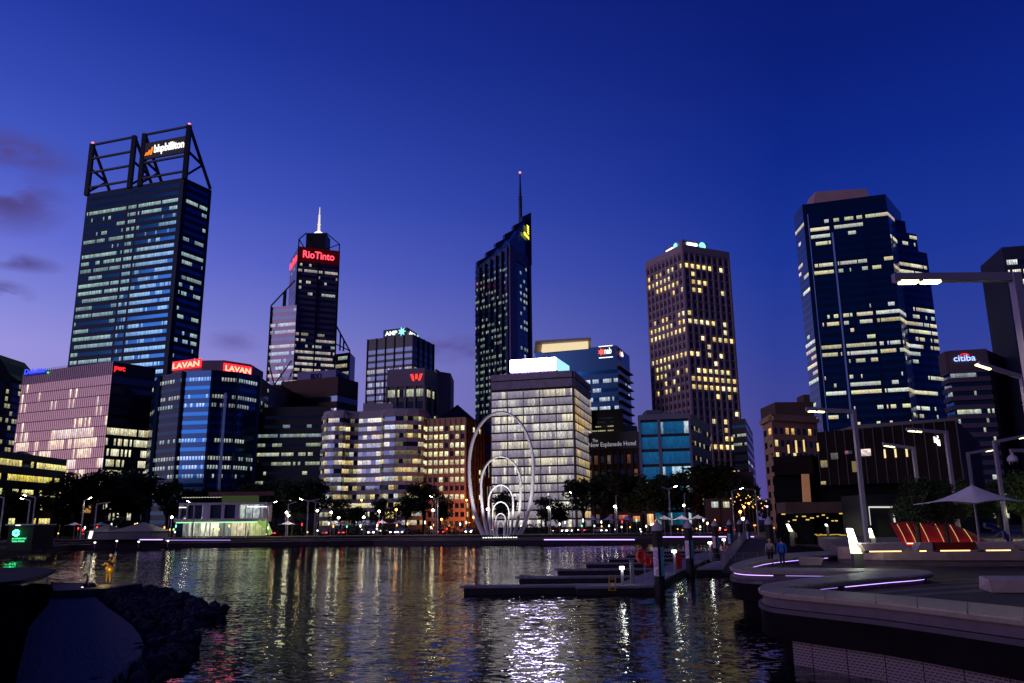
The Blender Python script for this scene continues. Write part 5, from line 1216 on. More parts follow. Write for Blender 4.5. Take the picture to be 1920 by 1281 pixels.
TREES = [(18, 915, 205, 'dark tree at the left edge in front of the low yellow-lit block', 1), (62, 925, 212, 'dark tree behind the pair of street lamps at far left', 1.1), (112, 905, 222, 'dark tree at the right end of the low yellow-lit block', 1), (150, 888, 226, 'tall dark tree under the pink glass block, left of its middle', 1),
 (196, 876, 222, 'tallest dark tree in front of the pink glass block', 1.1), (240, 876, 228, 'dark tree below the dark side wall of the pink block', 1), (276, 884, 224, 'dark tree between the pink block and the blue faceted block', 1.1), (318, 905, 226, 'dark tree in front of the left end of the blue faceted block', 1), (355, 916, 230, 'dark tree behind the left end of the white cafe', 1),
 (392, 918, 236, 'dark tree behind the roof of the white cafe', 1.1), (430, 915, 232, 'dark tree rising behind the roof bar of the white cafe', 1), (476, 905, 228, 'dark tree behind the right end of the white cafe', 1), (520, 898, 226, 'dark tree in front of the dark glass block, left part', 1.1), (556, 900, 222, 'dark tree in front of the dark glass block, right part', 1), (596, 896, 224, 'broad dark tree at the left foot of the striped block', 1.1),
 (640, 934, 218, 'small dark tree in front of the middle of the striped block', .9), (672, 948, 210, 'low round dark tree between two small sunshades', 1), (716, 936, 214, 'dark tree with warm light behind it, right part of the striped block', .9), (762, 926, 214, 'dark tree between the striped block and the tan block', 1), (795, 902, 220, 'tall dark tree in front of the left edge of the tan block', .9), (826, 925, 222, 'dark tree in front of the middle of the tan block', .8),
 (948, 918, 208, 'dark tree seen through the rings of the white sculpture', 1), (1022, 930, 212, 'dark tree just right of the ring sculpture', 1.1), (1050, 940, 216, 'low dark tree below the right end of the billboard block', 1), (1092, 895, 222, 'tall dark tree between the billboard block and the dark hotel', 1), (1130, 890, 226, 'tall dark tree in front of the dark hotel, left part', 1.1), (1168, 886, 222, 'tall dark tree in front of the dark hotel, right part', 1),
 (1208, 898, 220, 'dark tree at the left foot of the teal glass block', 1.1), (1246, 892, 218, 'dark tree in front of the teal glass block', 1), (1282, 880, 222, 'tall dark tree at the right edge of the teal glass block', 1), (1318, 866, 226, 'tallest dark tree, below the tower with square yellow windows', 1.1), (1352, 890, 224, 'dark tree below the right half of the square-windowed tower', 1), (1386, 898, 222, 'dark tree at the foot of the narrow dark block', 1.0), (1434, 935, 200, 'dark tree in front of the old sandstone hotel, left corner', 1)]
for x, top, D, lab, wd in TREES: tree(x, top, D, 1.8, lab, wd)
for x, top, D, lab, wd in ((1482, 905, 112, 'dark tree left of the dark bronze restaurant building', .9), (1708, 892, 50, 'bushy tree at the left of the red glowing shell', 1), (1764, 902, 50, 'bushy tree over the middle of the red glowing shell', 1), (1782, 898, 72, 'bushy tree behind the left side of the big white sunshade', 1.1), (1862, 900, 74, 'bushy tree behind the right side of the big white sunshade', 1), (1905, 880, 70, 'bushy tree at the right edge under the dome camera', 1.1)):
    tree(x, top, D, TZ, lab, wd, True, 'trees around the right terrace')
# palms by the tents
pm_l = MB(); rg = random.Random(3)
for i in range(22):
    a = i * 2.4 + rg.random() * .5; ln = rg.uniform(1.8, 2.5); el = rg.uniform(-.2, .9); pts = []
    for j in range(6):
        u = j / 5; rr = ln * u; pts.append(Vector((math.cos(a) * rr, math.sin(a) * rr, 4 + math.sin(el) * rr - 1.5 * u * u)))
    sd = Vector((-math.sin(a), math.cos(a), 0))
    for j in range(5):
        for k in range(3):
            q = pts[j].lerp(pts[j + 1], k / 3); dr = (pts[j + 1] - pts[j]).normalized()
            for sg_ in (-1, 1):
                e = q + sd * sg_ * .5 * (1 - .12 * j) + dr * .3 - Vector((0, 0, .25)); pm_l.add([q, q + dr * .1, e], [(0, 1, 2)])
pmt = MB().tube([(0, 0, 0), (.1, 0, 2), (0, 0, 4)], [.22, .17, .15], 8)
for x, y, D, lab in ((221, 966, 172, 'small palm tree in front of the pale marquee tent'), (549, 958, 190, 'small palm tree right of the white cafe')):
    p = P(x, y, D); T = thing('palm_tree', lab, 'palm tree', (p.x, D, 1.8), 'palm trees on the far promenade', org=False); s = (p.z - 1.8) / 4.6; T.scale = (s, s, s)
    pmt.build('trunk', bark, T); pm_l.build('crown', mat('palm_leaf', (.06, .10, .03), .6, 0, .3, 1), T)
# low hedge mass on the far promenade
hm = MB(); rg = random.Random(44)
for i in range(9000):
    x = rg.uniform(-100, 75); y = 196 + 10 * rg.random(); z = 1.8 + rg.random() ** 1.5 * (1.6 + .8 * math.sin(x * .3)); s = rg.uniform(.15, .4)
    a = Vector((rg.gauss(0, 1), rg.gauss(0, 1), rg.gauss(0, 1))).normalized(); b = a.orthogonal() * .5; p = Vector((x, y, z)); hm.add([p - a * s, p + b * s, p + a * s, p - b * s], [(0, 1, 2, 3)])
tag(hm.build('shrubs', foliage), 'low dark shrubs growing along the far promenade', 'shrubs', kind='stuff')

# ------------------------------------------------------------------ ring sculpture
D = 176
T = thing('ring_sculpture', 'tall sculpture of six nested white rings standing on the far quay', 'sculpture', (P(938, 1000, D).x, D, 1.35), None)
ringm = mat('white_steel', (.62, .60, .66), .35, .1, .04, .5)
def zy(y): return P(938, y, D).z
for k, (xl, xr, ytop, ywide, xb0, xb1, ra_, rb_) in enumerate(((878.5, 1000.5, 769.5, 872, 906, 968, .52, .24), (901.5, 976.5, 855, 907, 914, 960, .40, .19), (916, 962, 909, 941, 920, 953, .3, .15), (924, 954, 941, 962, 926, 949, .22, .12), (930, 948, 963, 976, 931, 946, .17, .1), (933.5, 945, 977, 987, 934, 944, .13, .09))):
    dy = (k - 2.5) * -1.1
    Xc = (P(xl, ywide, D).x + P(xr, ywide, D).x) / 2; a_ = (P(xr, ywide, D).x - P(xl, ywide, D).x) / 2
    H = zy(ytop); zw = zy(ywide); zb_ = 1.3; xb = (P(xb1, 998, D).x - P(xb0, 998, D).x) / 2
    q_ = math.sqrt(max(0, 1 - (xb / a_) ** 2)); bl_ = (zw - zb_) / q_
    pts = []; rs = []; al = math.asin(min(1, q_)); m_ = 18
    for i in range(m_ + 1):
        t_ = al * (1 - i / m_); pts.append(Vector((Xc - a_ * math.cos(t_), D + dy, zw - bl_ * math.sin(t_)))); rs.append(ra_ + (rb_ - ra_) * .6 * i / m_)
    for i in range(1, 33):
        t_ = math.pi * (1 - i / 32); pts.append(Vector((Xc + a_ * math.cos(t_), D + dy, zw + (H - zw) * math.sin(t_)))); rs.append(rb_ + (ra_ - rb_) * .4 * abs(math.cos(t_)))
    for i in range(1, m_ + 1):
        t_ = al * i / m_; pts.append(Vector((Xc + a_ * math.cos(t_), D + dy, zw - bl_ * math.sin(t_)))); rs.append(ra_ + (rb_ - ra_) * .6 * (1 - i / m_))
    MB().tube(pts, rs, 10).build('ring', ringm, T, True)
up_l = MB()
for i in range(14):
    x = P(908 + i * 4.6, 998, D).x; up_l.lathe([(.12, 0), (.12, .15)], (x, D - 4.5, 1.36), 6)
up_l.build('uplights', emi('uplight', (1, 1, .85), 4), T)
for x, pw_ in ((902, 7000), (917, 2600), (938, 500), (959, 2600), (974, 7000)):
    lamp_light(T, (P(x, 998, D).x, D - 5.5, 1.7), pw_, (1, .96, .9), .2, spot=(R(75), (0, .42, 1)))
# ------------------------------------------------------------------ street lamps
polem = mat('lamp_steel', (.26, .23, .31), .4, .3, .08, 1)
headm = emi('lamp_head', (1, .93, .36), 5.5); headw = emi('lamp_white', (.95, 1, .88), 8); sod = emi('lamp_orange', (1, .5, .12), 1.6)
GL = 'tall angular street lamps'
def lamp(label, top, heads, D, zb, w_=.16, lit=True, power=250, col=(1, .92, .6), double=False, m=None, group=GL, hd=None):
    q = P(top[0], top[1], D); T = thing('street_lamp', label, 'street lamp', (q.x, D, zb), group)
    MB().box((q.x, D, (zb + q.z) / 2), (w_, w_, q.z - zb)).build('pole', polem, T, bevel=w_ * .1)
    for (hx, hy, on) in heads:
        e = P(hx, hy, hd or D); dr = (e - q).normalized()
        MB().bar(q + Vector((0, 0, -w_ * .45)) - dr * w_ * .3, e + Vector((0, 0, -w_ * .45)), w_ * .8, w_ * .9).build('arm', polem, T)
        if on:
            for k in ((.12, .30) if double else (.10,)):
                L_ = (e - q).length; c = e - dr * L_ * k
                s_ = .09 * L_ if double else .35
                q2_ = dr.to_track_quat('X', 'Z').to_matrix()
                MB().box(c + Vector((0, 0, -w_ * .92)), (s_ * 2 * (.8 if double else 1), w_ * .8, w_ * .3), M=q2_).build('lamp_head', m or headm, T)
            lamp_light(T, e - dr * .3 + Vector((0, 0, -.5)), power, col, .15, spot=(R(150), (0, 0, -1)))
    return T
lamp('nearest and largest street lamp with two bright heads on a long arm, upper right', (1902, 512), [(1674, 514, True)], 20.5, 1.8, .25, power=420, double=True)
lamp('tall lamp with two bright heads in front of the bronze restaurant building', (1600, 768), [(1511, 764, True)], 47, TZ, .25, power=220, double=True)
lamp('lamp with two bright heads beside the white glowing roof logo', (1773, 808), [(1699, 802, True)], 61, TZ, .26, power=160, double=True)
lamp('lamp with a small double head over the cladding of the bronze restaurant', (1712, 838), [(1655, 830, True)], 74, TZ, .3, power=140, double=True)
lamp('lamp with its arm pointing right in front of the banded tower', (1814, 848), [(1860, 840, True)], 80, TZ, .27, power=120)
lamp('lamp with an arm reaching the right edge above the dome camera', (1864, 826), [(1925, 814, True)], 66, TZ, .27, power=120)
lamp('lamp at the right edge whose bright head glows beside the blue lettering', (1916, 704), [(1834, 678, True)], 38, TZ, .22, power=160)
far = [('lamp cut by the left edge', (8, 933), [(-14, 927, False)], 172), ('left one of two lamps standing close together at far left', (57, 938), [(40, 933, True)], 168), ('right one of two lamps standing close together at far left', (67, 932), [(45, 927, True)], 176),
 ('lamp left of the marquee tent with its head to the right', (158, 938), [(170, 932, True)], 180), ('unlit lamp in front of the marquee tent', (182, 944), [(207, 941, False)], 176), ('lamp in front of the left half of the white cafe', (365, 944), [(352, 938, True)], 174),
 ('lamp at the right end of the white cafe', (503, 943), [(518, 939, True)], 178), ('unlit lamp just right of the white cafe', (541, 945), [(556, 940, False)], 186), ('brightest far lamp, its lit head left of a twin pole', (578, 939), [(563, 934, True), (600, 935, False)], 182), ('unlit pole standing just right of the brightest far lamp', (592, 941), [(584, 939, False)], 180),
 ('bright lamp in front of the tan block', (817, 935), [(807, 929, True)], 182), ('bare pole beside the bright lamp at the tan block', (821, 932), [(826, 931, False)], 184), ('bare pole with a low lamp right of the ring sculpture', (1031, 930), [(1028, 929, False)], 178), ('slim lamp in front of the billboard block right edge', (1072, 923), [(1070, 922, True)], 190),
 ('slim pole between the small sunshades and the dark hotel', (1155, 929), [(1158, 928, False)], 176), ('T-shaped lamp with its right head lit above three sunshades', (1254, 916), [(1240, 913, False), (1268, 910, True)], 152), ('slim pole behind the three sunshades', (1283, 926), [(1285, 924, False)], 176),
 ('lamp with bent arm at the head of the gangway', (1372, 920), [(1392, 914, True)], 152), ('unlit lamp at the colourful street opening', (1416, 918), [(1393, 915, False)], 156)]
for lab, top, hs_, D in far: lamp(lab, top, hs_, D, GZ, .22 if D > 160 else .2, power=900 if any(h_[2] for h_ in hs_) else 0, m=emi('lamp_far', (1, .88, .40), 85), group='street lamps on the far promenade')
# small globe lamps on posts
GPOS = [(322, 970, 176, 'w', 'left of the white cafe'), (537, 961, 186, 'w', 'beside the small palm by the cafe'), (541, 967, 180, 'w', 'right of the small palm by the cafe'), (621, 961, 184, 'w', 'left of the striped block entrance'), (635, 971, 186, 'w', 'over the red tail lights'), (682, 970, 186, 'w', 'between sunshades under the striped block'), (711, 959, 186, 'w', 'in front of the lit striped block entrance'),
 (812, 957, 178, 'w', 'below the bright lamp at the tan block'), (828, 974, 200, 'o', 'at the left of the orange-lit ground floor'), (888, 970, 200, 'o', 'at the right of the orange-lit ground floor'), (875, 938, 226, 'o', 'high on the tan block side'), (914, 955, 190, 'w', 'beside the left side of the third ring'), (1028, 952, 178, 'w', 'right of the ring sculpture'), (1153, 950, 176, 'w', 'in front of the dark hotel'), (1282, 948, 176, 'w', 'behind the middle sunshade'),
 (1388, 960, 158, 'o', 'left in the colourful street opening'), (1395, 951, 190, 'o', 'high in the colourful street opening'), (1393, 973, 150, 'w', 'low in the colourful street opening'), (1410, 938, 220, 'w', 'topmost in the colourful street opening'), (1404, 944, 215, 'o', 'second from top in the street opening'), (1432, 947, 200, 'p', 'purple, at the sandstone hotel corner'), (1438, 950, 190, 'p', 'purple, right at the hotel corner'), (743, 956, 188, 'o', 'amber, low before the striped block'), (678, 938, 228, 'o', 'amber, at the striped block wall'), (595, 958, 190, 'w', 'small, right of the unlit pole')]
for x, y, D, k, lab in GPOS:
    q = P(x, y, D); T = thing('post_lamp', 'small glowing globe lamp ' + lab, 'post lamp', (q.x, D, GZ), 'small globe lamps on the far promenade')
    MB().lathe([(.07, 0), (.05, q.z - GZ - .2)], (q.x, D, GZ), 6).build('post', polem, T)
    MB().lathe([(.08, -.22), (.26, -.08), (.26, .12), (.08, .25)], q, 8).build('globe', {'w': emi('globe_white', (1, .96, .55), 24), 'o': emi('globe_orange', (1, .33, .04), 20), 'p': emi('globe_purple', (.4, .25, 1), 6)}[k], T)
    if k == 'o' or x in (537, 621, 711, 812, 1028, 1153): lamp_light(T, q + Vector((0, -.5, .1)), 260 if k == 'o' else 300, (1, .38, .08) if k == 'o' else (1, .95, .75), .2, spot=(R(150), (0, .3, -1)))
# orange wash on the old facades, from lamps that stand there
for x, y, D, pw, c_, lab in ((842, 985, 236, 7000, (1, .22, .03), 'left'), (880, 980, 236, 9000, (1, .20, .02), 'right'), (728, 985, 240, 3500, (1, .6, .12), 'striped'), (1345, 975, 215, 3500, (1, .15, .04), 'street'), (1190, 985, 212, 2500, (1, .35, .1), 'hotel'), (1415, 985, 180, 5000, (1, .3, .05), 'lane'), (1450, 990, 175, 3500, (1, .45, .15), 'lane2')):
    q = P(x, y, D); q.z = max(q.z, 2.5)
    T = thing('wall_washer', {'left': 'small amber floodlight at the left foot of the tan block', 'right': 'small amber floodlight at the right foot of the tan block', 'striped': 'small warm floodlight at the entrance of the striped block', 'street': 'small red floodlight in the street under the tower', 'hotel': 'small amber floodlight before the dark hotel', 'lane': 'small amber floodlight in the street opening', 'lane2': 'small amber floodlight at the sandstone hotel'}[lab], 'floodlight', (q.x, D, 1.8), 'amber floodlights at building feet')
    MB().box((q.x, D, q.z), (.5, .3, .3)).build('lamp_head', sod if pw else sod, T); MB().bar((q.x, D, 1.8), (q.x, D, q.z), .1).build('post', polem, T)
    lamp_light(T, q + Vector((0, -.4, .3)), pw * (.4 if lab in ('left', 'right', 'striped') else .14), c_, .4, spot=(R(130), (0, 1, .55)))

# ------------------------------------------------------------------ sunshades
canv = mat('canvas', (.46, .40, .56), .8, 0, .06, 1)
def shade(label, cx, peak, eave, half, D, zb, group='small sunshades on the far promenade', rot=R(20), dip=.0):
    q = P(cx, peak, D); hz = P(cx, eave, D).z; r = half; T = thing('sunshade', label, 'sunshade', (q.x, D, zb), group)
    mb = MB(); n_ = 8; k = 8; vs = [(q.x, D, q.z)]
    for i in range(1, n_ + 1):
        u = i / n_
        for j in range(4 * k):
            s_, f_ = divmod(j, k); f_ /= k; c0 = rot + s_ * math.pi / 2; c1 = c0 + math.pi / 2
            ex = Vector((math.cos(c0), math.sin(c0), 0)) * (1 - f_) + Vector((math.cos(c1), math.sin(c1), 0)) * f_
            sag = 1 - .14 * math.sin(math.pi * f_) * u
            z = q.z - (q.z - hz) * (1 - (1 - u) ** 1.7) + (.16 * (q.z - hz) * math.sin(math.pi * f_) * u)
            vs.append((q.x + ex.x * r * u * sag, D + ex.y * r * u * sag, z))
    m_ = 4 * k; fs = [(0, 1 + j, 1 + (j + 1) % m_) for j in range(m_)]
    for i in range(n_ - 1): fs += [(1 + i * m_ + j, 1 + (i + 1) * m_ + j, 1 + (i + 1) * m_ + (j + 1) % m_, 1 + i * m_ + (j + 1) % m_) for j in range(m_)]
    o = mb.add(vs, fs).build('canopy', canv, T, True); sm = o.modifiers.new('thick', 'SOLIDIFY'); sm.thickness = .03
    MB().lathe([(.05, 0), (.045, q.z - zb + .05)], (q.x, D, zb), 8).build('pole', polem, T)
    return T
shade('large white pointed sunshade on the right terrace', 1822, 909, 944, 2.95, 44, TZ, 'large sunshades', R(-28))
for i, (x, pk, ev, hf, D, lab) in enumerate(((540, 977, 984, 2.2, 182, 'white sunshade right of the white cafe'), (628, 976, 983, 2.0, 186, 'left one of the two sunshades under the left bay of the striped block'), (641, 977, 983, 2.0, 180, 'right one of the two sunshades under the left bay of the striped block'), (684, 976, 983, 2.1, 184, 'sunshade below the middle of the striped block'), (716, 975, 982, 2.1, 186, 'sunshade left of the amber globe lamp'), (748, 975, 982, 2.2, 184, 'sunshade right of the amber globe lamp'),
    (1112, 967, 976, 2.2, 168, 'leftmost of the three sunshades in front of the dark hotel'), (1143, 967, 976, 2.2, 168, 'middle one of the three sunshades in front of the dark hotel'), (1175, 967, 976, 2.2, 168, 'rightmost of the three sunshades in front of the dark hotel'), (1245, 966, 975, 2.6, 152, 'leftmost of the three sunshades behind the mooring piles'), (1278, 966, 975, 2.6, 152, 'middle one of the three sunshades behind the mooring piles'), (1309, 965, 974, 2.6, 152, 'rightmost of the three sunshades behind the mooring piles'), (141, 979, 985, 2.0, 176, 'small peaked shade left of the marquee tent'), (190, 979, 985, 2.2, 174, 'peaked shade over the left end of the marquee tent'))):
    shade(lab, x, pk, ev, hf, D, GZ)
# marquee tent
D = 166; a, b = P(163, 997, D), P(285, 997, D); ze = P(220, 997, D).z; zr = P(220, 983, D).z
T = thing('marquee', 'long pale marquee tent left of the white cafe', 'marquee', ((a.x + b.x) / 2, D + 4, GZ))
tentm = mat('tent_cloth', (.24, .22, .22), .8, 0, .1, .5)
MB().prism([(a.x, D), (b.x, D), (b.x, D + 8), (a.x, D + 8)], GZ, ze).build('walls', mat('tent_wall', (.10, .09, .15), .8, 0, .2, .5), T)
xm = P(252, 985, D).x
mb = MB(); mb.add([(a.x - .3, D - .3, ze), (xm - 5, D - .3, ze), (xm - 5, D + 8.3, ze), (a.x - .3, D + 8.3, ze), (a.x + 2, D + 4, zr), (xm - 7, D + 4, zr)], [(0, 1, 5, 4), (1, 2, 5), (2, 3, 4, 5), (3, 0, 4), (3, 2, 1, 0)])
mb.add([(xm - 4.9, D - .3, ze), (b.x + .3, D - .3, ze), (b.x + .3, D + 8.3, ze), (xm - 4.9, D + 8.3, ze), (xm, D + 4, zr + .4)], [(0, 1, 4), (1, 2, 4), (2, 3, 4), (3, 0, 4), (3, 2, 1, 0)])
mb.build('roof', tentm, T)
lamp_light(T, (P(195, 990, D).x, D - 3, 6), 120, (1, .85, .5), .3)

# ------------------------------------------------------------------ dome camera on its arm
D = 30; q = P(1899, 862, D); e = P(1930, 844, D); T = thing('dome_camera', 'white dome security camera hanging from a bracket at the right edge', 'security camera', (q.x, D, q.z), None)
k = 15 / 1498 * D * .6
MB().lathe([(k * .25, k * 1.5), (k * .3, k * 1.0), (k * .75, k * .75), (k, k * .2), (k, -k * .25), (k * .85, -k * .45)], q, 20).build('housing', mat('camera_white', (.5, .42, .5), .4, 0, .05), T, True)
MB().lathe([(k * .85, 0), (k * .8, -k * .35), (k * .5, -k * .75), (k * .1, -k * .9)], q + Vector((0, 0, -k * .45)), 20).build('dome_glass', mat('smoked_glass', (.01, .01, .012), .05, .2, 0), T, True)
zz = P(1895, 845, D).z
mb = MB(); mb.bar((q.x - .05, D, zz), (e.x + 3, D, zz), .12); mb.bar((q.x, D, zz), (q.x, D, q.z + k * 1.4), .09)
mb.bar((e.x + 3, D, zz + .3), (e.x + 3, D, TZ - 1), .2); mb.build('bracket', polem, T)
# ------------------------------------------------------------------ mooring piles, pontoons, gangway
pilem = mat('pile_black', (.016, .013, .018), .5, 0, .2, 1); capm = mat('pile_cap', (.42, .36, .46), .5, 0, .08, 3)
ponm = mat('pontoon_deck', (.20, .17, .22), .7, 0, .25, .9, .2); ponb = mat('pontoon_float', (.02, .018, .024), .6, 0, .2, 1)
post_cols = [((.10, .45, .60), (.55, .35, .65)), ((.10, .40, .60), (.60, .40, .60)), ((.10, .45, .55), (.60, .30, .45)), ((.45, .35, .5), (.08, .35, .45)), ((.1, .4, .5), (.4, .4, .5)), ((.1, .4, .5), (.4, .4, .5))]
def banner_mat(name, base, acc):
    m, t, o = nt_new(name); N = t.nodes.new; L = t.links.new
    b = N('ShaderNodeBsdfPrincipled'); tc = N('ShaderNodeTexCoord'); n = N('ShaderNodeTexVoronoi'); n.inputs['Scale'].default_value = 2.6
    L(tc.outputs['Object'], n.inputs['Vector']); r = N('ShaderNodeValToRGB'); e = r.color_ramp.elements; e[0].color = (*base, 1); e[1].color = (*acc, 1); e[0].position = .35; e[1].position = .6; e.new(.5).color = (*[x * .5 for x in base], 1)
    L(n.outputs['Distance'], r.inputs[0]); L(r.outputs[0], b.inputs['Base Color']); b.inputs['Roughness'].default_value = .6; L(b.outputs[0], o.inputs[0]); return m
piles = [(1231, 53, 'nearest and thickest mooring pile with a white cone cap and two posters'), (1289, 69, 'second mooring pile from the left with a white cone cap and posters'), (1339, 88, 'third mooring pile from the left with a white cone cap'), (1367, 108, 'fourth mooring pile from the left, half hidden by the gangway rail'), (1386, 124, 'fifth mooring pile from the left, far end of the gangway'), (1401, 134, 'sixth and smallest mooring pile at the far end of the gangway'), (1441, 69, 'mooring pile behind the two walkers with no posters')]
for k, (x, D, lab) in enumerate(piles):
    q = P(x, 976, D); zt_ = 4.62 if k < 6 else 4.85; X = q.x; T = thing('mooring_pile', lab, 'mooring pile', (X, D, 0), 'round black mooring piles with white caps')
    r = .335; zc_ = zt_ - .62
    MB().lathe([(r, -1.5), (r, zc_)], (X, D, 0), 20).build('shaft', pilem, T, False)
    MB().lathe([(r + .01, zc_ - .04), (r + .015, zc_ + .16), (.04, zt_)], (X, D, 0), 20).build('cap', capm, T)
    MB().lathe([(r + .06, .42), (r + .06, .62)], (X, D, 0), 20).build('collar', ponb, T)
    if k < 6:
        c_ = post_cols[k]; zh = (2.95, 2.95, 2.9, 2.8, 2.7, 2.7)[k]; zl = (1.15, 1.5, 1.7, 1.6, 1.6, 1.6)[k]
        for j, (a0, a1) in enumerate(((200, 258), (286, 345))):
            mb = MB(); m_ = 6; vs = []
            for i in range(m_ + 1):
                a = R(a0 + (a1 - a0) * i / m_)
                for z in (zl, zh): vs.append((X + (r + .03) * math.cos(a), D + (r + .03) * math.sin(a), z))
            mb.add(vs, [(2 * i, 2 * i + 2, 2 * i + 3, 2 * i + 1) for i in range(m_)])
            mb.build('poster', banner_mat('poster_%d_%d' % (k, j), c_[1 - j], (.7, .65, .75) if j == 0 else (.05, .25, .5)), T)
# pontoon walkway follows the piles
def py(D, x): return P(x, 1000, D)
wl0 = [G(1160, 1103, .5), G(1200, 1103, .5), G(1243, 1090, .5), G(1300, 1061, .5), G(1345, 1042, .5), G(1372, 1031, .5)]
T = thing('pontoon', 'long floating pontoon walkway running away beside the mooring piles', 'pontoon', (9, 60, 0))
ax = [(P(1196, 1000, 53.5).x, 53.7), (P(1216, 1000, 54).x + .2, 54.2), (P(1268, 1000, 69).x + .2, 69), (P(1322, 1000, 88).x, 88), (P(1358, 1000, 112).x, 112)]
wd = 2.6
poly = [(x - wd, y) for x, y in ax] + [(x, y) for x, y in ax[::-1]]
MB().prism(poly, .36, .5).build('deck', ponm, T); MB().prism([(x + .05, y + .02) for x, y in poly], -.3, .355).build('float', ponb, T)
MB().prism([(ax[0][0] - 4.1, 53.4), (ax[1][0], 53.8), (ax[1][0], 56), (ax[0][0] - 4.1, 56.2)], .37, .505).build('deck', ponm, T); MB().prism([(ax[0][0] - 4.05, 53.45), (ax[1][0], 53.85), (ax[1][0], 56), (ax[0][0] - 4.05, 56.2)], -.3, .365).build('float', ponb, T)
fing = [(861, 54.3, 'nearest and longest finger pontoon reaching left over the water'), (966, 62.6, 'second nearest finger pontoon'), (1041, 72, 'third nearest finger pontoon'), (1096, 82, 'fourth nearest finger pontoon'), (1140, 92, 'fifth nearest finger pontoon'), (1173, 102, 'sixth nearest finger pontoon'), (1201, 113, 'farthest and shortest of the finger pontoons')]
def axx(y):
    for (x0, y0), (x1, y1) in zip(ax[:-1], ax[1:]):
        if y <= y1: return x0 + (x1 - x0) * (y - y0) / (y1 - y0)
    return ax[-1][0]
for x, D, lab in fing:
    a = P(x, 1090, D); b = axx(D + .5) - wd - (1.9 if D < 56 else 0); T = thing('finger_pontoon', lab, 'pontoon', (a.x, D, 0), 'finger pontoons of the boat pens')
    MB().prism([(a.x + .25, D), (a.x, D + .3), (a.x, D + 1.1), (a.x + .25, D + 1.4), (b, D + 1.5), (b, D)], .40, .52).build('deck', ponm, T)
    MB().prism([(a.x + .3, D + .04), (b, D + .04), (b, D + 1.4), (a.x + .3, D + 1.4)], -.3, .395).build('float', ponb, T)
    if D > 56: MB().box((a.x + .5, D + .7, .62), (.25, .12, .12)).build('cleat', polem, T)
# link deck to the promenade and gangway ramp
a, b, c, d = G(1306, 1066, .55), G(1372, 1066, .55), G(1410, 1052, .55), G(1340, 1052, .55)
T = thing('landing_pontoon', 'small landing deck between the second mooring pile and the stone bench edge', 'pontoon', (a.x, a.y, 0))
MB().prism([(p.x, p.y) for p in (a, b, c, d)], .42, .56).build('deck', ponm, T); MB().prism([(p.x, p.y) for p in (a, b, c, d)], -.3, .415).build('float', ponb, T)
rl = MB()
for i in range(9):
    q = a.lerp(b, i / 8) if 0 else G(1310 + i * 14, 1062 - i * .2, .56); rl.bar(q, q + Vector((0, 0, 1.1)), .045)
q0_, q1_ = G(1310, 1062, .56), G(1310 + 8 * 14, 1060.4, .56)
for z in (1.1, .6): rl.bar(q0_ + Vector((0, 0, z)), q1_ + Vector((0, 0, z)), .04)
rl.build('railing', polem, T)
T = thing('gangway', 'railed gangway ramp climbing from the pontoons to the far promenade', 'gangway', (24, 85, 0))
g0, g1 = Vector((P(1398, 1040, 66).x, 66, .75)), Vector((P(1424, 1010, 118).x, 118, 1.9))
dr = (g1 - g0); sd = Vector((1.9, 0, 0))
MB().add([g0 - sd, g0 + sd, g1 + sd, g1 - sd, *[v - Vector((0, 0, .25)) for v in (g0 - sd, g0 + sd, g1 + sd, g1 - sd)]], [(0, 1, 2, 3), (7, 6, 5, 4), (0, 4, 5, 1), (1, 5, 6, 2), (2, 6, 7, 3), (3, 7, 4, 0)]).build('ramp', mat('ramp_deck', (.05, .04, .045), .8, 0, .2, 1), T)
for s_ in (-1, 1):
    mb = MB(); n_ = 60
    for i in range(n_ + 1):
        p = g0 + dr * i / n_ + sd * s_; mb.bar(p, p + Vector((0, 0, 1.15)), .05)
    for z in (1.15, .12): mb.bar(g0 + sd * s_ + Vector((0, 0, z)), g1 + sd * s_ + Vector((0, 0, z)), .07)
    mb.build('railing', polem, T)
# dock lights
for x, y, D, h, lab in ((1166, 1065, 55, 0, 'nearest white dock light on a grey pedestal'), (1264, 1034, 66, 0, 'second nearest dock light beside the red signboard'), (1331, 1018, 84, 0, 'dock light between the third and fourth mooring piles'), (1357, 1012, 100, 0, 'farthest dock light near the fourth mooring pile')):
    q = P(x, y, D); T = thing('dock_light', lab, 'dock light', (q.x, D, .5), 'white lights on the pontoons')
    MB().box((q.x, D, (q.z - .12 + .5) / 2), (.17, .17, q.z - .12 - .5)).build('pedestal', polem, T, bevel=.02)
    MB().box(q, (.30 if D < 60 else .36, .22, .2)).build('lamp_head', emi('dock_white', (.95, 1, .9), 6), T, bevel=.03)
    lamp_light(T, q + Vector((0, -.25, -.1)), 10, (.95, 1, .85), .1)
q = P(1184, 1052, 56); T = thing('power_pedestal', 'grey service pedestal on the pontoon left of the red life rings', 'pedestal', (q.x, 56, .5))
MB().box((q.x, 56, (q.z + .5) / 2), (.28, .25, q.z - .5)).build('body', steel, T, bevel=.03); MB().box((q.x, 56, q.z + .03), (.34, .3, .06)).build('top', steel, T)
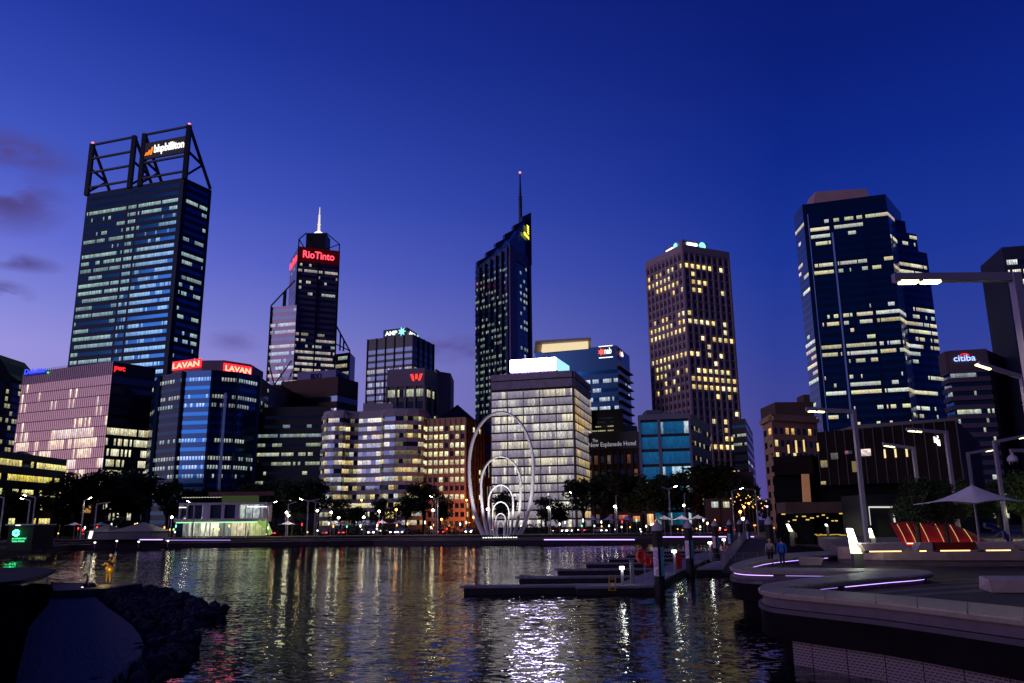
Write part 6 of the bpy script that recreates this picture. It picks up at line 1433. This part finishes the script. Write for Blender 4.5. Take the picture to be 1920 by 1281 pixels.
# life rings on a stand
T = thing('life_ring_stand', 'stand with two red life ring housings on the pontoon beside the nearest pile', 'life ring stand', (P(1208, 1000, 55).x, 55, .5))
redc = mat('red_plastic', (.45, .02, .025), .4, 0, .1)
for x, y, r in ((1203, 1043, .36), (1216, 1052, .27)):
    q = P(x, y, 55); arc = [q + Vector((r * .72 * math.cos(a_), 0, r * math.sin(a_))) for a_ in [2 * math.pi * i / 16 for i in range(16)]]
    MB().tube(arc, .13, 8, closed=True).build('life_ring', redc, T, True)
    MB().tube([q - Vector((0, .03, 0)), q + Vector((0, .03, 0))], r * .75, 14).build('backing', redc, T)
q = P(1208, 1050, 55.2); MB().bar((q.x, 55.2, .5), (q.x, 55.2, q.z + .3), .08).build('post', polem, T)
q = P(1272, 1040, 62); T = MB(); T.box((q.x, 62, q.z - .45), (.5, .08, 1.15), rz=.4); tag(T.build('signboard', redc), 'small red signboard on the pontoon right of the nearest pile', 'sign')
# yellow ladder
T = thing('ladder', 'yellow ladder hanging from the near pontoon edge', 'ladder', (P(1148, 1090, 53.3).x, 53.2, .5))
mb = MB()
for x in (1142, 1154): mb.bar(P(x, 1078, 53.2), P(x, 1108, 53.2), .06)
mb.build('rails', mat('yellow_paint', (.45, .28, .02), .5, 0, .1), T)
mb = MB()
for y in (1086, 1093, 1100, 1107): mb.bar(P(1142, y, 53.2), P(1154, y, 53.2), .04)
mb.build('rungs', MATS['yellow_paint'], T)

# ------------------------------------------------------------------ glowing wedge lights
wm_ = emi('wedge_white', (.85, 1, .92), 9.0); wy = emi('wedge_yellow', (.97, 1, .5), 2.4)
def wedge(lab, top, tw, bot, bw, D, zb, pw, postpx=None):
    T = thing('wedge_light', lab, 'light', (P(bot[0], bot[1], D).x, D, zb), 'leaning glowing wedge lights')
    def quadbox(y0c, w0, y1c, w1, nm, m):
        a, b = P(y0c[0] - w0 / 2, y0c[1], D), P(y0c[0] + w0 / 2, y0c[1], D); c, d_ = P(y1c[0] + w1 / 2, y1c[1], D), P(y1c[0] - w1 / 2, y1c[1], D)
        th = max(.12, abs(b.x - a.x) * .8); vs = [a, b, c, d_] + [v + Vector((0, th, 0)) for v in (a, b, c, d_)]
        MB().add(vs, [(3, 2, 1, 0), (4, 5, 6, 7), (0, 1, 5, 4), (1, 2, 6, 5), (2, 3, 7, 6), (3, 0, 4, 7)]).build(nm, m, T)
    mid = (top[0] + (bot[0] - top[0]) * .48, top[1] + (bot[1] - top[1]) * .48)
    quadbox(top, tw, mid, (tw + bw) / 2 * .9, 'upper_lens', wm_); quadbox((mid[0] + .3, mid[1] + .5), (tw + bw) / 2 * .92, bot, bw, 'lower_lens', wy)
    e = P(bot[0], bot[1], D)
    if e.z - zb > .2:
        w_ = abs(P(bot[0] + bw / 2, bot[1], D).x - P(bot[0] - bw / 2, bot[1], D).x)
        MB().box((e.x + .05, D + w_ * .4, (e.z - .02 + zb) / 2), (w_, w_ * .7, e.z - .02 - zb)).build('base', mat('dark_base', (.06, .06, .06), .6, 0, .1), T)
    lamp_light(T, P((top[0] + bot[0]) / 2, (top[1] + bot[1]) / 2, D) + Vector((0, -.5, 0)), pw, (.95, 1, .75), .3)
wedge('largest glowing wedge light on a dark base in front of the terrace', (1594, 991), 9, (1608, 1038), 18, 43.5, 1.8, 70)
wedge('small glowing wedge light behind the walkers in the middle distance', (1477, 983), 4, (1484, 996.5), 7, 88, 1.8, 60)
wedge('glowing wedge light partly hidden by the tall lamp pole', (1632, 991), 3, (1636, 1009), 9, 50, TZ, 60)
wedge('tiny glowing wedge light in front of the bronze restaurant doors', (1549, 983), 3, (1551, 987), 4, 80, TZ, 30)

# ------------------------------------------------------------------ red shell with light strips
D = 53; redsh = mat('red_shell', (.45, .014, .010), .9, 0, .15, 1)
T = thing('red_shelter', 'low sloping red shell with glowing diagonal light strips under the trees at right', 'shelter', (P(1770, 1018, D).x, D, TZ))
zb_ = P(1770, 1019, D).z
hgt = [(1688, 980), (1720, 978), (1752, 976), (1782, 978), (1806, 983), (1826, 991), (1846, 1001), (1862, 1013)]
def shell_pt(x, v):
    for (x0, y0), (x1, y1) in zip(hgt[:-1], hgt[1:]):
        if x <= x1: y = y0 + (y1 - y0) * (x - x0) / (x1 - x0); break
    zt_ = P(x, y, D + 3.5).z; xx = P(x - 16 * v, 1018, D + 3.5 * v).x
    return Vector((xx, D + 3.5 * v, zb_ + (zt_ - zb_) * (v ** .85)))
for x0, x1 in ((1690, 1724), (1728, 1785), (1789, 1860)):
    mb = MB(); nx, ny = 12, 8; vs = []
    for j in range(ny + 1):
        for i in range(nx + 1): vs.append(shell_pt(x0 + (x1 - x0) * i / nx, j / ny))
    w_ = nx + 1
    o = mb.add(vs, [(j * w_ + i, j * w_ + i + 1, (j + 1) * w_ + i + 1, (j + 1) * w_ + i) for j in range(ny) for i in range(nx)]).build('panel', redsh, T); sm = o.modifiers.new('thick', 'SOLIDIFY'); sm.thickness = .12
    pts = [shell_pt(x0 + (x1 - x0) * i / 10, 0) + Vector((0, -.16, .02)) for i in range(11)]
    MB().tube(pts, .035, 6).build('base_light', emi('led_pinkwarm', (1, .42, .30), 3.0, True), T)
    a, b = shell_pt(x0, 0), shell_pt(x1, 0); 
    ld = bpy.data.lights.new('lamp_glow', 'AREA'); ld.shape = 'RECTANGLE'; ld.size = (b - a).length; ld.size_y = .12; ld.energy = 5 * (b - a).length; ld.color = (1, .35, .25)
    lo = bpy.data.objects.new('lamp_glow', ld); COL.objects.link(lo); lo.location = (a + b) / 2 + Vector((0, -.4, .12)) - ORG[T.name]; lo.rotation_mode = 'QUATERNION'; lo.rotation_quaternion = Vector((0, .8, .55)).to_track_quat('-Z', 'X'); lo.parent = T
for xa in (1698, 1716, 1741, 1769, 1797, 1822):
    pts = [shell_pt(xa - 0, j / 6) + Vector((0, -.1, .06)) for j in range(6)]
    MB().tube(pts, .022, 5).build('strip_light', emi('led_amber', (1, .55, .25), .75), T)
mb = MB(); arc = [P(1846 + i * 7, 985 + i * i * .62, D - 1) for i in range(8)]; mb.tube(arc, .18, 8); mb.build('frame', mat('blue_tube', (.02, .03, .12), .4, .2, .1), T)
lamp_light(T, P(1895, 960, 66), 260, (.9, .95, .35), .4); lamp_light(T, P(1860, 985, 60), 90, (.9, .9, .3), .4)
hr = MB(); a, b, c = P(1858, 1010, 50), P(1880, 996, 50), P(1892, 996, 50)
hr.tube([a, b, c, (c.x, c.y, TZ)], .035, 6); hr.bar((b.x, b.y, TZ), b, .06)
tag(hr.build('handrail', polem), 'thin metal handrail right of the red shell', 'handrail')

# ------------------------------------------------------------------ people
def skin_obj(name, verts, edges, radii, m, parent, sub=1):
    me = bpy.data.meshes.new(name); me.from_pydata([tuple(v) for v in verts], edges, []); me.materials.append(m)
    o = bpy.data.objects.new(name, me); COL.objects.link(o); o.parent = parent
    o.modifiers.new('skin', 'SKIN')
    if not me.skin_vertices: me.attributes.new('skin', 'FLOAT', 'POINT')
    sv = me.skin_vertices[0].data
    for i, r in enumerate(radii): sv[i].radius = (r, r) if not isinstance(r, tuple) else r
    sv[0].use_root = True
    s = o.modifiers.new('sub', 'SUBSURF'); s.levels = sub; s.render_levels = sub
    for p in me.polygons: p.use_smooth = True
    bpy.context.view_layer.update()
    dg = bpy.context.evaluated_depsgraph_get(); me2 = bpy.data.meshes.new_from_object(o.evaluated_get(dg)); o.modifiers.clear(); o.data = me2
    me2.polygons.foreach_set('use_smooth', [True] * len(me2.polygons))
    if not me2.materials: me2.materials.append(m)
    return o
skinm = mat('skin_tone', (.35, .20, .14), .6, 0, .1, 3); hairm = mat('dark_hair', (.03, .02, .02), .7, 0, .2, 5)
def person(lab, loc, H, face, top, legs, hair=hairm, stride=.12, arms='down', bag=None, group='people walking on the promenade', rise=0, skin_m=None, skirt=False, shoes=None):
    T = thing('person', lab, 'person', loc, group, org=False); T.rotation_euler.z = face; T.scale = (H / 1.7,) * 3
    s = stride; sk = skin_m or skinm
    V = [(0, 0, .93), (0, 0, 1.12), (0, 0, 1.34), (0, .01, 1.47), (0, .03, 1.56), (0, .045, 1.65)]; E = [(0, 1), (1, 2), (2, 3), (3, 4), (4, 5)]; Rr_ = [(.13, .10), (.115, .09), (.13, .09), (.05, .05), (.075, .085), (.055, .065)]
    for sg_, st in ((1, s), (-1, -s)):
        k = len(V); V += [(.09 * sg_, 0, .86), (.095 * sg_, st * .6 + .03, .48), (.1 * sg_, st * 1.2 - .03, .09), (.11 * sg_, st * 1.2 + .1, .035)]; E += [(0, k), (k, k + 1), (k + 1, k + 2), (k + 2, k + 3)]; Rr_ += [.085, .055, .038, .035]
        k = len(V)
        if arms == 'up': V += [(.18 * sg_, 0, 1.40), (.40 * sg_, .05, 1.45 if sg_ > 0 else 1.30), (.55 * sg_, .1, 1.62 if sg_ > 0 else 1.42), (.6 * sg_, .1, 1.68 if sg_ > 0 else 1.46)]
        else: V += [(.18 * sg_, 0, 1.40), (.25 * sg_, -.03 - st * .4, 1.13), (.25 * sg_, .04 - st * .9, .88), (.25 * sg_, .06 - st, .81)]
        E += [(2, k), (k, k + 1), (k + 1, k + 2), (k + 2, k + 3)]; Rr_ += [.055, .042, .028, .026]
        h = Vector(V[-1]); dn = (h - Vector(V[-2])).normalized()
        for j, (fx, ln) in enumerate(((-.024, .06), (-.008, .075), (.008, .072), (.024, .055))):
            k2 = len(V); V += [tuple(h + dn * .03 + Vector((0, fx, 0))), tuple(h + dn * (.03 + ln) + Vector((-.015 * sg_, fx, 0)))]; E += [(k + 3, k2), (k2, k2 + 1)]; Rr_ += [.009, .008]
        k2 = len(V); V += [tuple(h + Vector((-.01 * sg_, .035, 0)) + dn * .0), tuple(h + Vector((-.02 * sg_, .05, 0)) + dn * .04)]; E += [(k + 3, k2), (k2, k2 + 1)]; Rr_ += [.010, .009]
    skin_obj('body', V, E, Rr_, sk, T)
    # jacket
    V = [(0, 0, 1.02), (0, 0, .84 if not skirt else .7), (0, 0, 1.2), (0, 0, 1.38), (0, .0, 1.45)]; E = [(0, 1), (0, 2), (2, 3), (3, 4)]; Rr_ = [(.165, .13), (.18, .14) if not skirt else (.24, .2), (.16, .125), (.15, .11), (.07, .07)]
    for sg_, st in ((1, s), (-1, -s)):
        k = len(V)
        if arms == 'up': V += [(.19 * sg_, 0, 1.39), (.40 * sg_, .05, 1.44 if sg_ > 0 else 1.29), (.53 * sg_, .1, 1.60 if sg_ > 0 else 1.40)]
        else: V += [(.19 * sg_, 0, 1.39), (.255 * sg_, -.03 - st * .4, 1.13), (.255 * sg_, .035 - st * .85, .90)]
        E += [(3, k), (k, k + 1), (k + 1, k + 2)]; Rr_ += [.075, .06, .05]
    skin_obj('jacket', V, E, Rr_, top, T)
    V = [(0, 0, .92)]; E = []; Rr_ = [(.15, .12)]
    for sg_, st in ((1, s), (-1, -s)):
        k = len(V); V += [(.09 * sg_, 0, .84), (.097 * sg_, st * .6 + .02, .48), (.102 * sg_, st * 1.2 - .03, .12)]; E += [(0, k), (k, k + 1), (k + 1, k + 2)]; Rr_ += [.10, .075, .055]
    skin_obj('trousers', V, E, Rr_, legs, T)
    hm_ = MB().lathe([(.05, -.11), (.088, -.06), (.10, .01), (.085, .065), (.03, .10)], (0, .018, 1.64), 12); hm_.build('hair', hair, None, True).parent = T
    fc = MB(); fc.lathe([(.012, -.02), (.014, 0), (.004, .025)], (0, .125, 1.59), 6); fc.lathe([(.012, -.01), (.012, .01)], (.03, .108, 1.62), 6); fc.lathe([(.012, -.01), (.012, .01)], (-.03, .108, 1.62), 6); fc.build('face', sk, None).parent = T
    if bag: MB().box((0, -.17, 1.0), (.3, .1, .22)).build('bag', bag, None, bevel=.03).parent = T
    return T
def cloth(n_, c): return mat(n_, c, .85, 0, .15, 6)
a, b_ = G(1446, 1063, 1.8), G(1468, 1063.5, 1.8)
person('person in a grey speckled top with a bag at the waist, walking away', (a.x, a.y, 1.8), 1.62, R(-12), cloth('grey_top', (.22, .20, .22)), cloth('black_leggings', (.015, .015, .02)), hair=mat('grey_hair', (.25, .22, .22), .8, 0, .2, 5), bag=cloth('dark_bag', (.05, .03, .04)), stride=.05)
person('person in a bright blue jacket walking away beside the grey-topped walker', (b_.x, b_.y, 1.8), 1.66, R(-8), cloth('blue_jacket', (.02, .09, .45)), cloth('navy_trousers', (.015, .02, .07)), stride=.08)
for x, y, D, h_, lab, c1_, c2_ in ((1491, 1020, 92, 1.6, 'person in a tan coat in the middle distance', (.30, .2, .12), (.02, .02, .02)), (1510, 1020, 94, 1.15, 'child in pink in the middle distance', (.5, .08, .2), (.1, .03, .05)), (1516, 1020, 92, 1.7, 'person in dark clothes beside the child in pink', (.03, .03, .05), (.015, .015, .02)), (1457, 1004, 116, 1.6, 'small dark distant person near the far end of the gangway', (.03, .03, .04), (.02, .02, .02))):
    q = P(x, y, D); person(lab, (q.x, D, 1.8), h_, R(rng.uniform(-60, 200)), cloth('coat_%d' % x, c1_), cloth('legs_%d' % x, c2_), stride=.06)
for x, D, lab, c1_ in ((602, 174, 'distant person under the trees left of the red tail lights', (.2, .15, .15)), (1300, 150, 'distant person under the rightmost sunshade behind the piles', (.3, .25, .35)), (852, 174, 'distant person on the quay left of the ring sculpture', (.15, .05, .05)), (1088, 170, 'distant person on the quay right of the billboard block', (.1, .1, .3)), (465, 176, 'distant person standing before the white cafe', (.4, .4, .4)), (1216, 160, 'distant person left of the three sunshades behind the piles', (.3, .1, .05))):
    q = P(x, 1000, D); person(lab, (q.x, D, GZ), 1.7, rng.uniform(0, 6), cloth('coat_f%d' % x, c1_), cloth('legs_dark', (.02, .02, .03)), stride=.08, group='distant people on the far promenade')

# ------------------------------------------------------------------ gold statue and swan on the inlet wall
gold = mat('gold_paint', (.75, .42, .06), .35, .5, .15, 4)
q = G(202, 1093.5, 1.0); Ds = q.y
V = [(0, 0, .80), (0, 0, 1.05), (0, 0, 1.25), (0, 0, 1.36), (0, 0, 1.46)]; E = [(0, 1), (1, 2), (2, 3), (3, 4)]; rr_ = [.17, .14, .14, .05, .09]
for sg_ in (1, -1):
    k = len(V); V += [(.08 * sg_, 0, .62), (.10 * sg_, .02, .32), (.12 * sg_, 0, .04)]; E += [(0, k), (k, k + 1), (k + 1, k + 2)]; rr_ += [.10, .06, .05]
k = len(V); V += [(-.2, 0, 1.27), (-.36, -.03, 1.05), (-.46, -.08, 1.12)]; E += [(2, k), (k, k + 1), (k + 1, k + 2)]; rr_ += [.07, .05, .04]
k = len(V); V += [(.2, 0, 1.28), (.26, -.05, 1.45), (.22, -.08, 1.58)]; E += [(2, k), (k, k + 1), (k + 1, k + 2)]; rr_ += [.07, .05, .04]
T = thing('statue', 'gold-lit standing figure statue with raised arm on the inlet wall, lower left', 'statue', (q.x, Ds, 1.0), None, org=False); T.scale = (1.05,) * 3
skin_obj('body', V, E, rr_, gold, T)
MB().lathe([(.12, .55), (.24, .70), (.29, .85), (.24, 1.0), (.15, 1.12)], (.06, 0, 0), 16).build('robe', gold, None, True).parent = T
MB().tube([(-.25, -.16, 1.3), (0, -.2, 1.24), (.2, -.16, 1.1)], .05, 8).build('scarf', mat('dark_bronze', (.03, .03, .05), .4, .5, .1), None, True).parent = T
MB().lathe([(.02, -.1), (.085, -.04), (.09, .03), (.02, .10)], (.02, 0, 1.64), 12).build('head_ornament', mat('copper_ball', (.7, .38, .25), .35, .3, .1, emit=(1, .5, .3), es=.25), None, True).parent = T
T.rotation_euler.z = 0
lamp_light(T, (.4, -1.3, .5), 40, (1, .75, .2), .05); 
q = G(160, 1113, .6); T = thing('swan_statue', 'dark swan statue with a curved neck beside the gold statue', 'statue', (q.x, q.y, .55), None, org=False)
sw = mat('dark_bronze2', (.02, .018, .02), .4, .3, .2, 3)
neck = [(-.05, 0, .45), (0, 0, .7), (.06, 0, .95), (.02, 0, 1.12), (-.08, 0, 1.2), (-.18, 0, 1.14), (-.2, 0, 1.04)]
V = [(.25, 0, .38), (.0, 0, .36), (.48, 0, .42), (.66, 0, .5)] + neck; E = [(0, 1), (0, 2), (2, 3), (1, 4)] + [(4 + i, 5 + i) for i in range(6)]
skin_obj('body', V, E, [(.28, .26), .24, .2, .06, .12, .07, .055, .05, .05, .07, .03], sw, T)
for sg_ in (1, -1): MB().lathe([(.02, -.1), (.16, 0), (.2, .1), (.05, .25)], (.38, .16 * sg_, .45), 10).build('wing', sw, None, True).parent = T
MB().box((.2, 0, .08), (.6, .5, .16)).build('plinth', sw, None).parent = T
q2_ = P(154, 1103, q.y - .6); T = thing('spot_lamp', 'small white ground lamp shining beside the swan statue', 'lamp', (q2_.x, q2_.y, .55))
MB().lathe([(.05, 0), (.04, q2_.z - .6)], (q2_.x, q2_.y, .55), 6).build('stem', polem, T); MB().lathe([(.03, -.07), (.1, -.03), (.1, .03), (.03, .07)], q2_, 10).build('lamp_head', emi('spot_white', (1, .95, .85), 4), T)

# ------------------------------------------------------------------ green sign kiosk on the left quay
D = 128; a, b = P(13, 1018, D), P(60, 1018, D)
T = thing('kiosk', 'dark quay kiosk with a glowing green round emblem and two lines of green lettering', 'kiosk', ((a.x + b.x) / 2, D + 2, .95))
zt_ = P(40, 985, D).z; MB().prism([(a.x, D), (b.x, D), (b.x + 1, D + 4), (a.x, D + 4)], .9, zt_).build('wall', mat('teal_black', (.005, .008, .01), .5, 0, .2, .5), T); MB().prism([(a.x - .3, D - .5), (b.x + .3, D - .5), (b.x + 1, D + 4.5), (a.x, D + 4.5)], zt_, zt_ + .18).build('roof', steel, T)
gr = emi('sign_greenglow', (.04, 1, .28), 14.0); gr2 = emi('sign_greentext', (.08, 1, .35), 1.6)
c = P(31.5, 999.5, D) + Vector((0, -.2, 0)); rr = 7 / 1498 * D
for k in range(3):
    a0 = k * 2.094 + .3; mb = MB(); arc = [c + Vector((rr * .62 * math.cos(a0 + i * .27), 0, rr * .62 * math.sin(a0 + i * .27))) for i in range(7)]
    mb.tube(arc, rr * .28, 6).build('emblem', gr, T)
A, B = P(22, 1010, D - .2), P(49, 1010, D - .2); A.y = B.y = D
text_on(T, 'AUTHENTIC', A, B, P(35, 1011.5, D).z, .24, gr2, name='sign', out=.15, ext=.05); A, B = P(23, 1016, D), P(47, 1016, D); A.y = B.y = D
text_on(T, 'THAI FOOD', A, B, P(35, 1016.5, D).z, .24, gr2, name='sign', out=.15, ext=.05)
lamp_light(T, c + Vector((0, -1.5, 0)), 40, (.05, 1, .3), .4)
tl = MB(); q = P(34, 985, D - .5); tl.box(q, (.7, .2, .12)); tl.build('roof_light', emi('roof_white', (1, .95, .8), 2), T)
# quay edge lamps (small, low)
for i, (x, y, D) in enumerate(((77, 1019.5, 140), (178, 1017.5, 152), (219, 1014.5, 156), (260, 1016, 156), (315, 1014.5, 158))):
    q = P(x, y, D); T = thing('quay_light', 'small white light low on the far quay, ' + ('right of the green kiosk', 'above the gold statue, left', 'twin, above and right of the gold statue', 'below the marquee tent right half', 'left of the white cafe')[i], 'quay light', (q.x, q.y, q.z), 'small white lights along the far quay')
    MB().lathe([(.08, -.14), (.2, -.06), (.2, .06), (.08, .14)], q, 8).build('lamp_head', emi('quay_white', (1, .97, .85), 3), T); MB().bar((q.x, q.y, q.z - .14), (q.x, q.y, .5), .08).build('stem', polem, T)
q0_, q1_ = P(167, 1000, 150), P(170, 1009, 150)
T = MB(); T.bar(P(172, 996, 152), P(168, 1010, 152), .7, .3); tag(T.build('leaning_light', emi('lean_white', (1, 1, .9), 1.6)), 'white glowing leaning panel in front of the marquee tent left end', 'light')

# ------------------------------------------------------------------ cars on the esplanade
carp = [mat('car_paint_%d' % i, c, .25, .3, 0) for i, c in enumerate(((.02, .02, .03), (.3, .3, .32), (.12, .01, .01), (.35, .35, .3)))]
tyre = mat('tyre', (.012, .012, .012), .8, 0, 0); cargl = mat('car_glass', (.01, .012, .015), .05, .3, 0)
hl = emi('headlight', (1, .97, .75), 12); tlm = emi('taillight', (1, .03, .02), 7)
def car_proto(pm_):
    T = thing('parked_car', 'x', 'car', (0, 0, 0), 'cars on the esplanade road', org=False)
    sec = [(-2.2, .35), (-2.25, .75), (-1.5, .95), (-.9, 1.42), (.6, 1.45), (1.5, .98), (2.2, .85), (2.25, .35)]
    vs = [(x, y, z) for y in (-.85, .85) for x, z in sec]; k = len(sec)
    MB().add(vs, [tuple(range(k)), tuple(range(k, 2 * k))[::-1]] + [((i + 1) % k, i, k + i, k + (i + 1) % k) for i in range(k)]).build('body', pm_, None, bevel=.06).parent = T
    gs = [(-1.35, .98), (-.85, 1.36), (.55, 1.38), (1.3, 1.0)]
    for y in (-.87, .87): MB().add([(x, y, z) for x, z in gs], [(0, 1, 2, 3) if y > 0 else (3, 2, 1, 0)]).build('window', cargl, None).parent = T
    for x in (-1.4, 1.4):
        for y in (-.8, .8):
            w_ = MB().tube([(x, y - .1, .32), (x, y + .1, .32)], .32, 12).build('wheel', tyre, None); w_.parent = T
    for y in (-.6, .6):
        MB().box((2.24, y, .68), (.06, .34, .2)).build('headlight', hl, None).parent = T; MB().box((-2.24, y, .72), (.06, .34, .18)).build('taillight', tlm, None).parent = T
    return T
protos = [car_proto(p_) for p_ in carp]; used = set()
for i, (x, D, ang, lab) in enumerate(((733, 196, -70, 'car with headlights on left of the orange-lit ground floor'), (758, 198, -110, 'second car with headlights on left of the orange-lit ground floor'), (646, 196, 80, 'car showing red tail lights under the striped block'), (608, 197, 100, 'dark car with red tail lights left of the two sunshades'), (826, 192, 95, 'car with red tail lights in front of the tan block'), (876, 195, -80, 'car with headlights on beside the left side of the largest ring'), (1048, 195, -60, 'car with headlights on right of the ring sculpture'), (1070, 196, -100, 'pale car with headlights on below the billboard block'),
    (1096, 198, 70, 'car with red tail lights below the billboard block right edge'), (1126, 193, -75, 'car with headlights on between the first two hotel sunshades'), (1352, 175, 85, 'car with red tail lights in the street opening, left'), (1366, 182, 95, 'car with red tail lights in the street opening, right'), (1345, 190, -85, 'car with headlights in the street opening'), (700, 197, -95, 'car with headlights under the sunshades of the striped block'), (520, 196, 75, 'car with red tail lights right of the white cafe'))):
    k = i % 4; T = protos[k] if k not in used else copy_tree(protos[k]); used.add(k)
    q = P(x, 1000, D); T.location = (q.x, D, 1.8); T.rotation_euler.z = R(ang); T['label'] = lab
# festoon of lamps down the side street
mb = MB()
for i in range(26):
    q = P(1370 + i * 2.7 + rng.uniform(-1, 1), 935 + 18 * math.sin(i * .9) * .6 + i * .4, 190 + 3 * (i % 4)); mb.lathe([(.05, -.12), (.16, 0), (.05, .12)], q, 6)
tag(mb.build('string_lights', emi('bulb_orange', (1, .5, .15), 2.2)), 'strings of orange bulbs hung across the side street left of the sandstone hotel', 'string lights')
# lit shopfronts and bus windows at street level seen between the trunks
for i, (x0, x1, y0, y1, D, c_, s_, lab) in enumerate(((118, 130, 938, 960, 236, (1, .8, .4), 1.3, 'bright warm shop window under the dark trees at left'), (143, 170, 945, 962, 238, (1, .55, .15), .5, 'amber shop window under the dark trees at left'), (1187, 1200, 968, 978, 200, (1, .35, .12), .7, 'orange lit stall right of the hotel sunshades'), (1214, 1226, 964, 985, 200, (1, .62, .2), .9, 'warm lit stall left of the three sunshades behind the piles'), (1160, 1180, 966, 974, 205, (1, .2, .05), .5, 'red lit stall behind the hotel sunshades'), (1334, 1347, 941, 952, 205, (.7, .95, .8), .6, 'pale green lit window left of the side street'), (1356, 1368, 941, 952, 205, (.9, 1, .6), .6, 'pale yellow lit window left of the side street'), (722, 738, 960, 972, 235, (1, .85, .3), 1.0, 'warm lit entrance under the striped block'))):
    a, b = P(x0, y1, D), P(x1, y1, D); zt_ = P(x0, y0, D).z
    T = thing('shopfront', lab, 'shopfront', ((a.x + b.x) / 2, D, 1.8), 'lit shopfronts at street level')
    MB().prism([(a.x - .5, D + .1), (b.x + .5, D + .1), (b.x + .5, D + 5), (a.x - .5, D + 5)], 1.8, zt_ + .8).build('wall', brown, T)
    mb = MB(); cells(mb, Vector((a.x, D, 0)), Vector((b.x, D, 0)), a.z, zt_, 3, [tuple(q__ * s_ * k_ for q__ in c_) for k_ in (.7, 1.3, .9)], .05, .9); mb.build('window', MATS['glass_grey'], T)

# many tiny lights between the trunks along the far promenade
TL = {'white': emi('tiny_white', (.95, 1, .85), 3.5), 'orange': emi('tiny_orange', (1, .45, .08), 3), 'red': emi('tiny_red', (1, .04, .03), 3), 'green': emi('tiny_green', (.2, 1, .5), 2)}
PR = {}
for k_ in TL:
    T = thing('bollard_light', 'tiny %s light glimmering low between the trunks of the far promenade' % k_, 'bollard light', (0, 0, 0), 'tiny %s lights along the far promenade' % k_, org=False)
    MB().lathe([(.05, 0), (.05, .8)], (0, 0, 0), 6).build('post', polem, None).parent = T; MB().lathe([(.06, .8), (.15, .86), (.15, .98), (.05, 1.05)], (0, 0, 0), 8).build('lamp_head', TL[k_], None).parent = T
    PR[k_] = T
rl_ = random.Random(77); first = set()
for i in range(110):
    x = rl_.uniform(300, 1360) if i % 5 else rl_.uniform(90, 330); k_ = rl_.choices(list(TL), (6, 4, 2, .6))[0]; D = rl_.uniform(172, 204) if x < 1200 else rl_.uniform(158, 180)
    T = PR[k_] if k_ not in first else copy_tree(PR[k_]); first.add(k_)
    q = P(x, 985, D); s_ = rl_.uniform(.7, 3.2); T.location = (q.x, D, GZ); T.scale = (1, 1, s_)
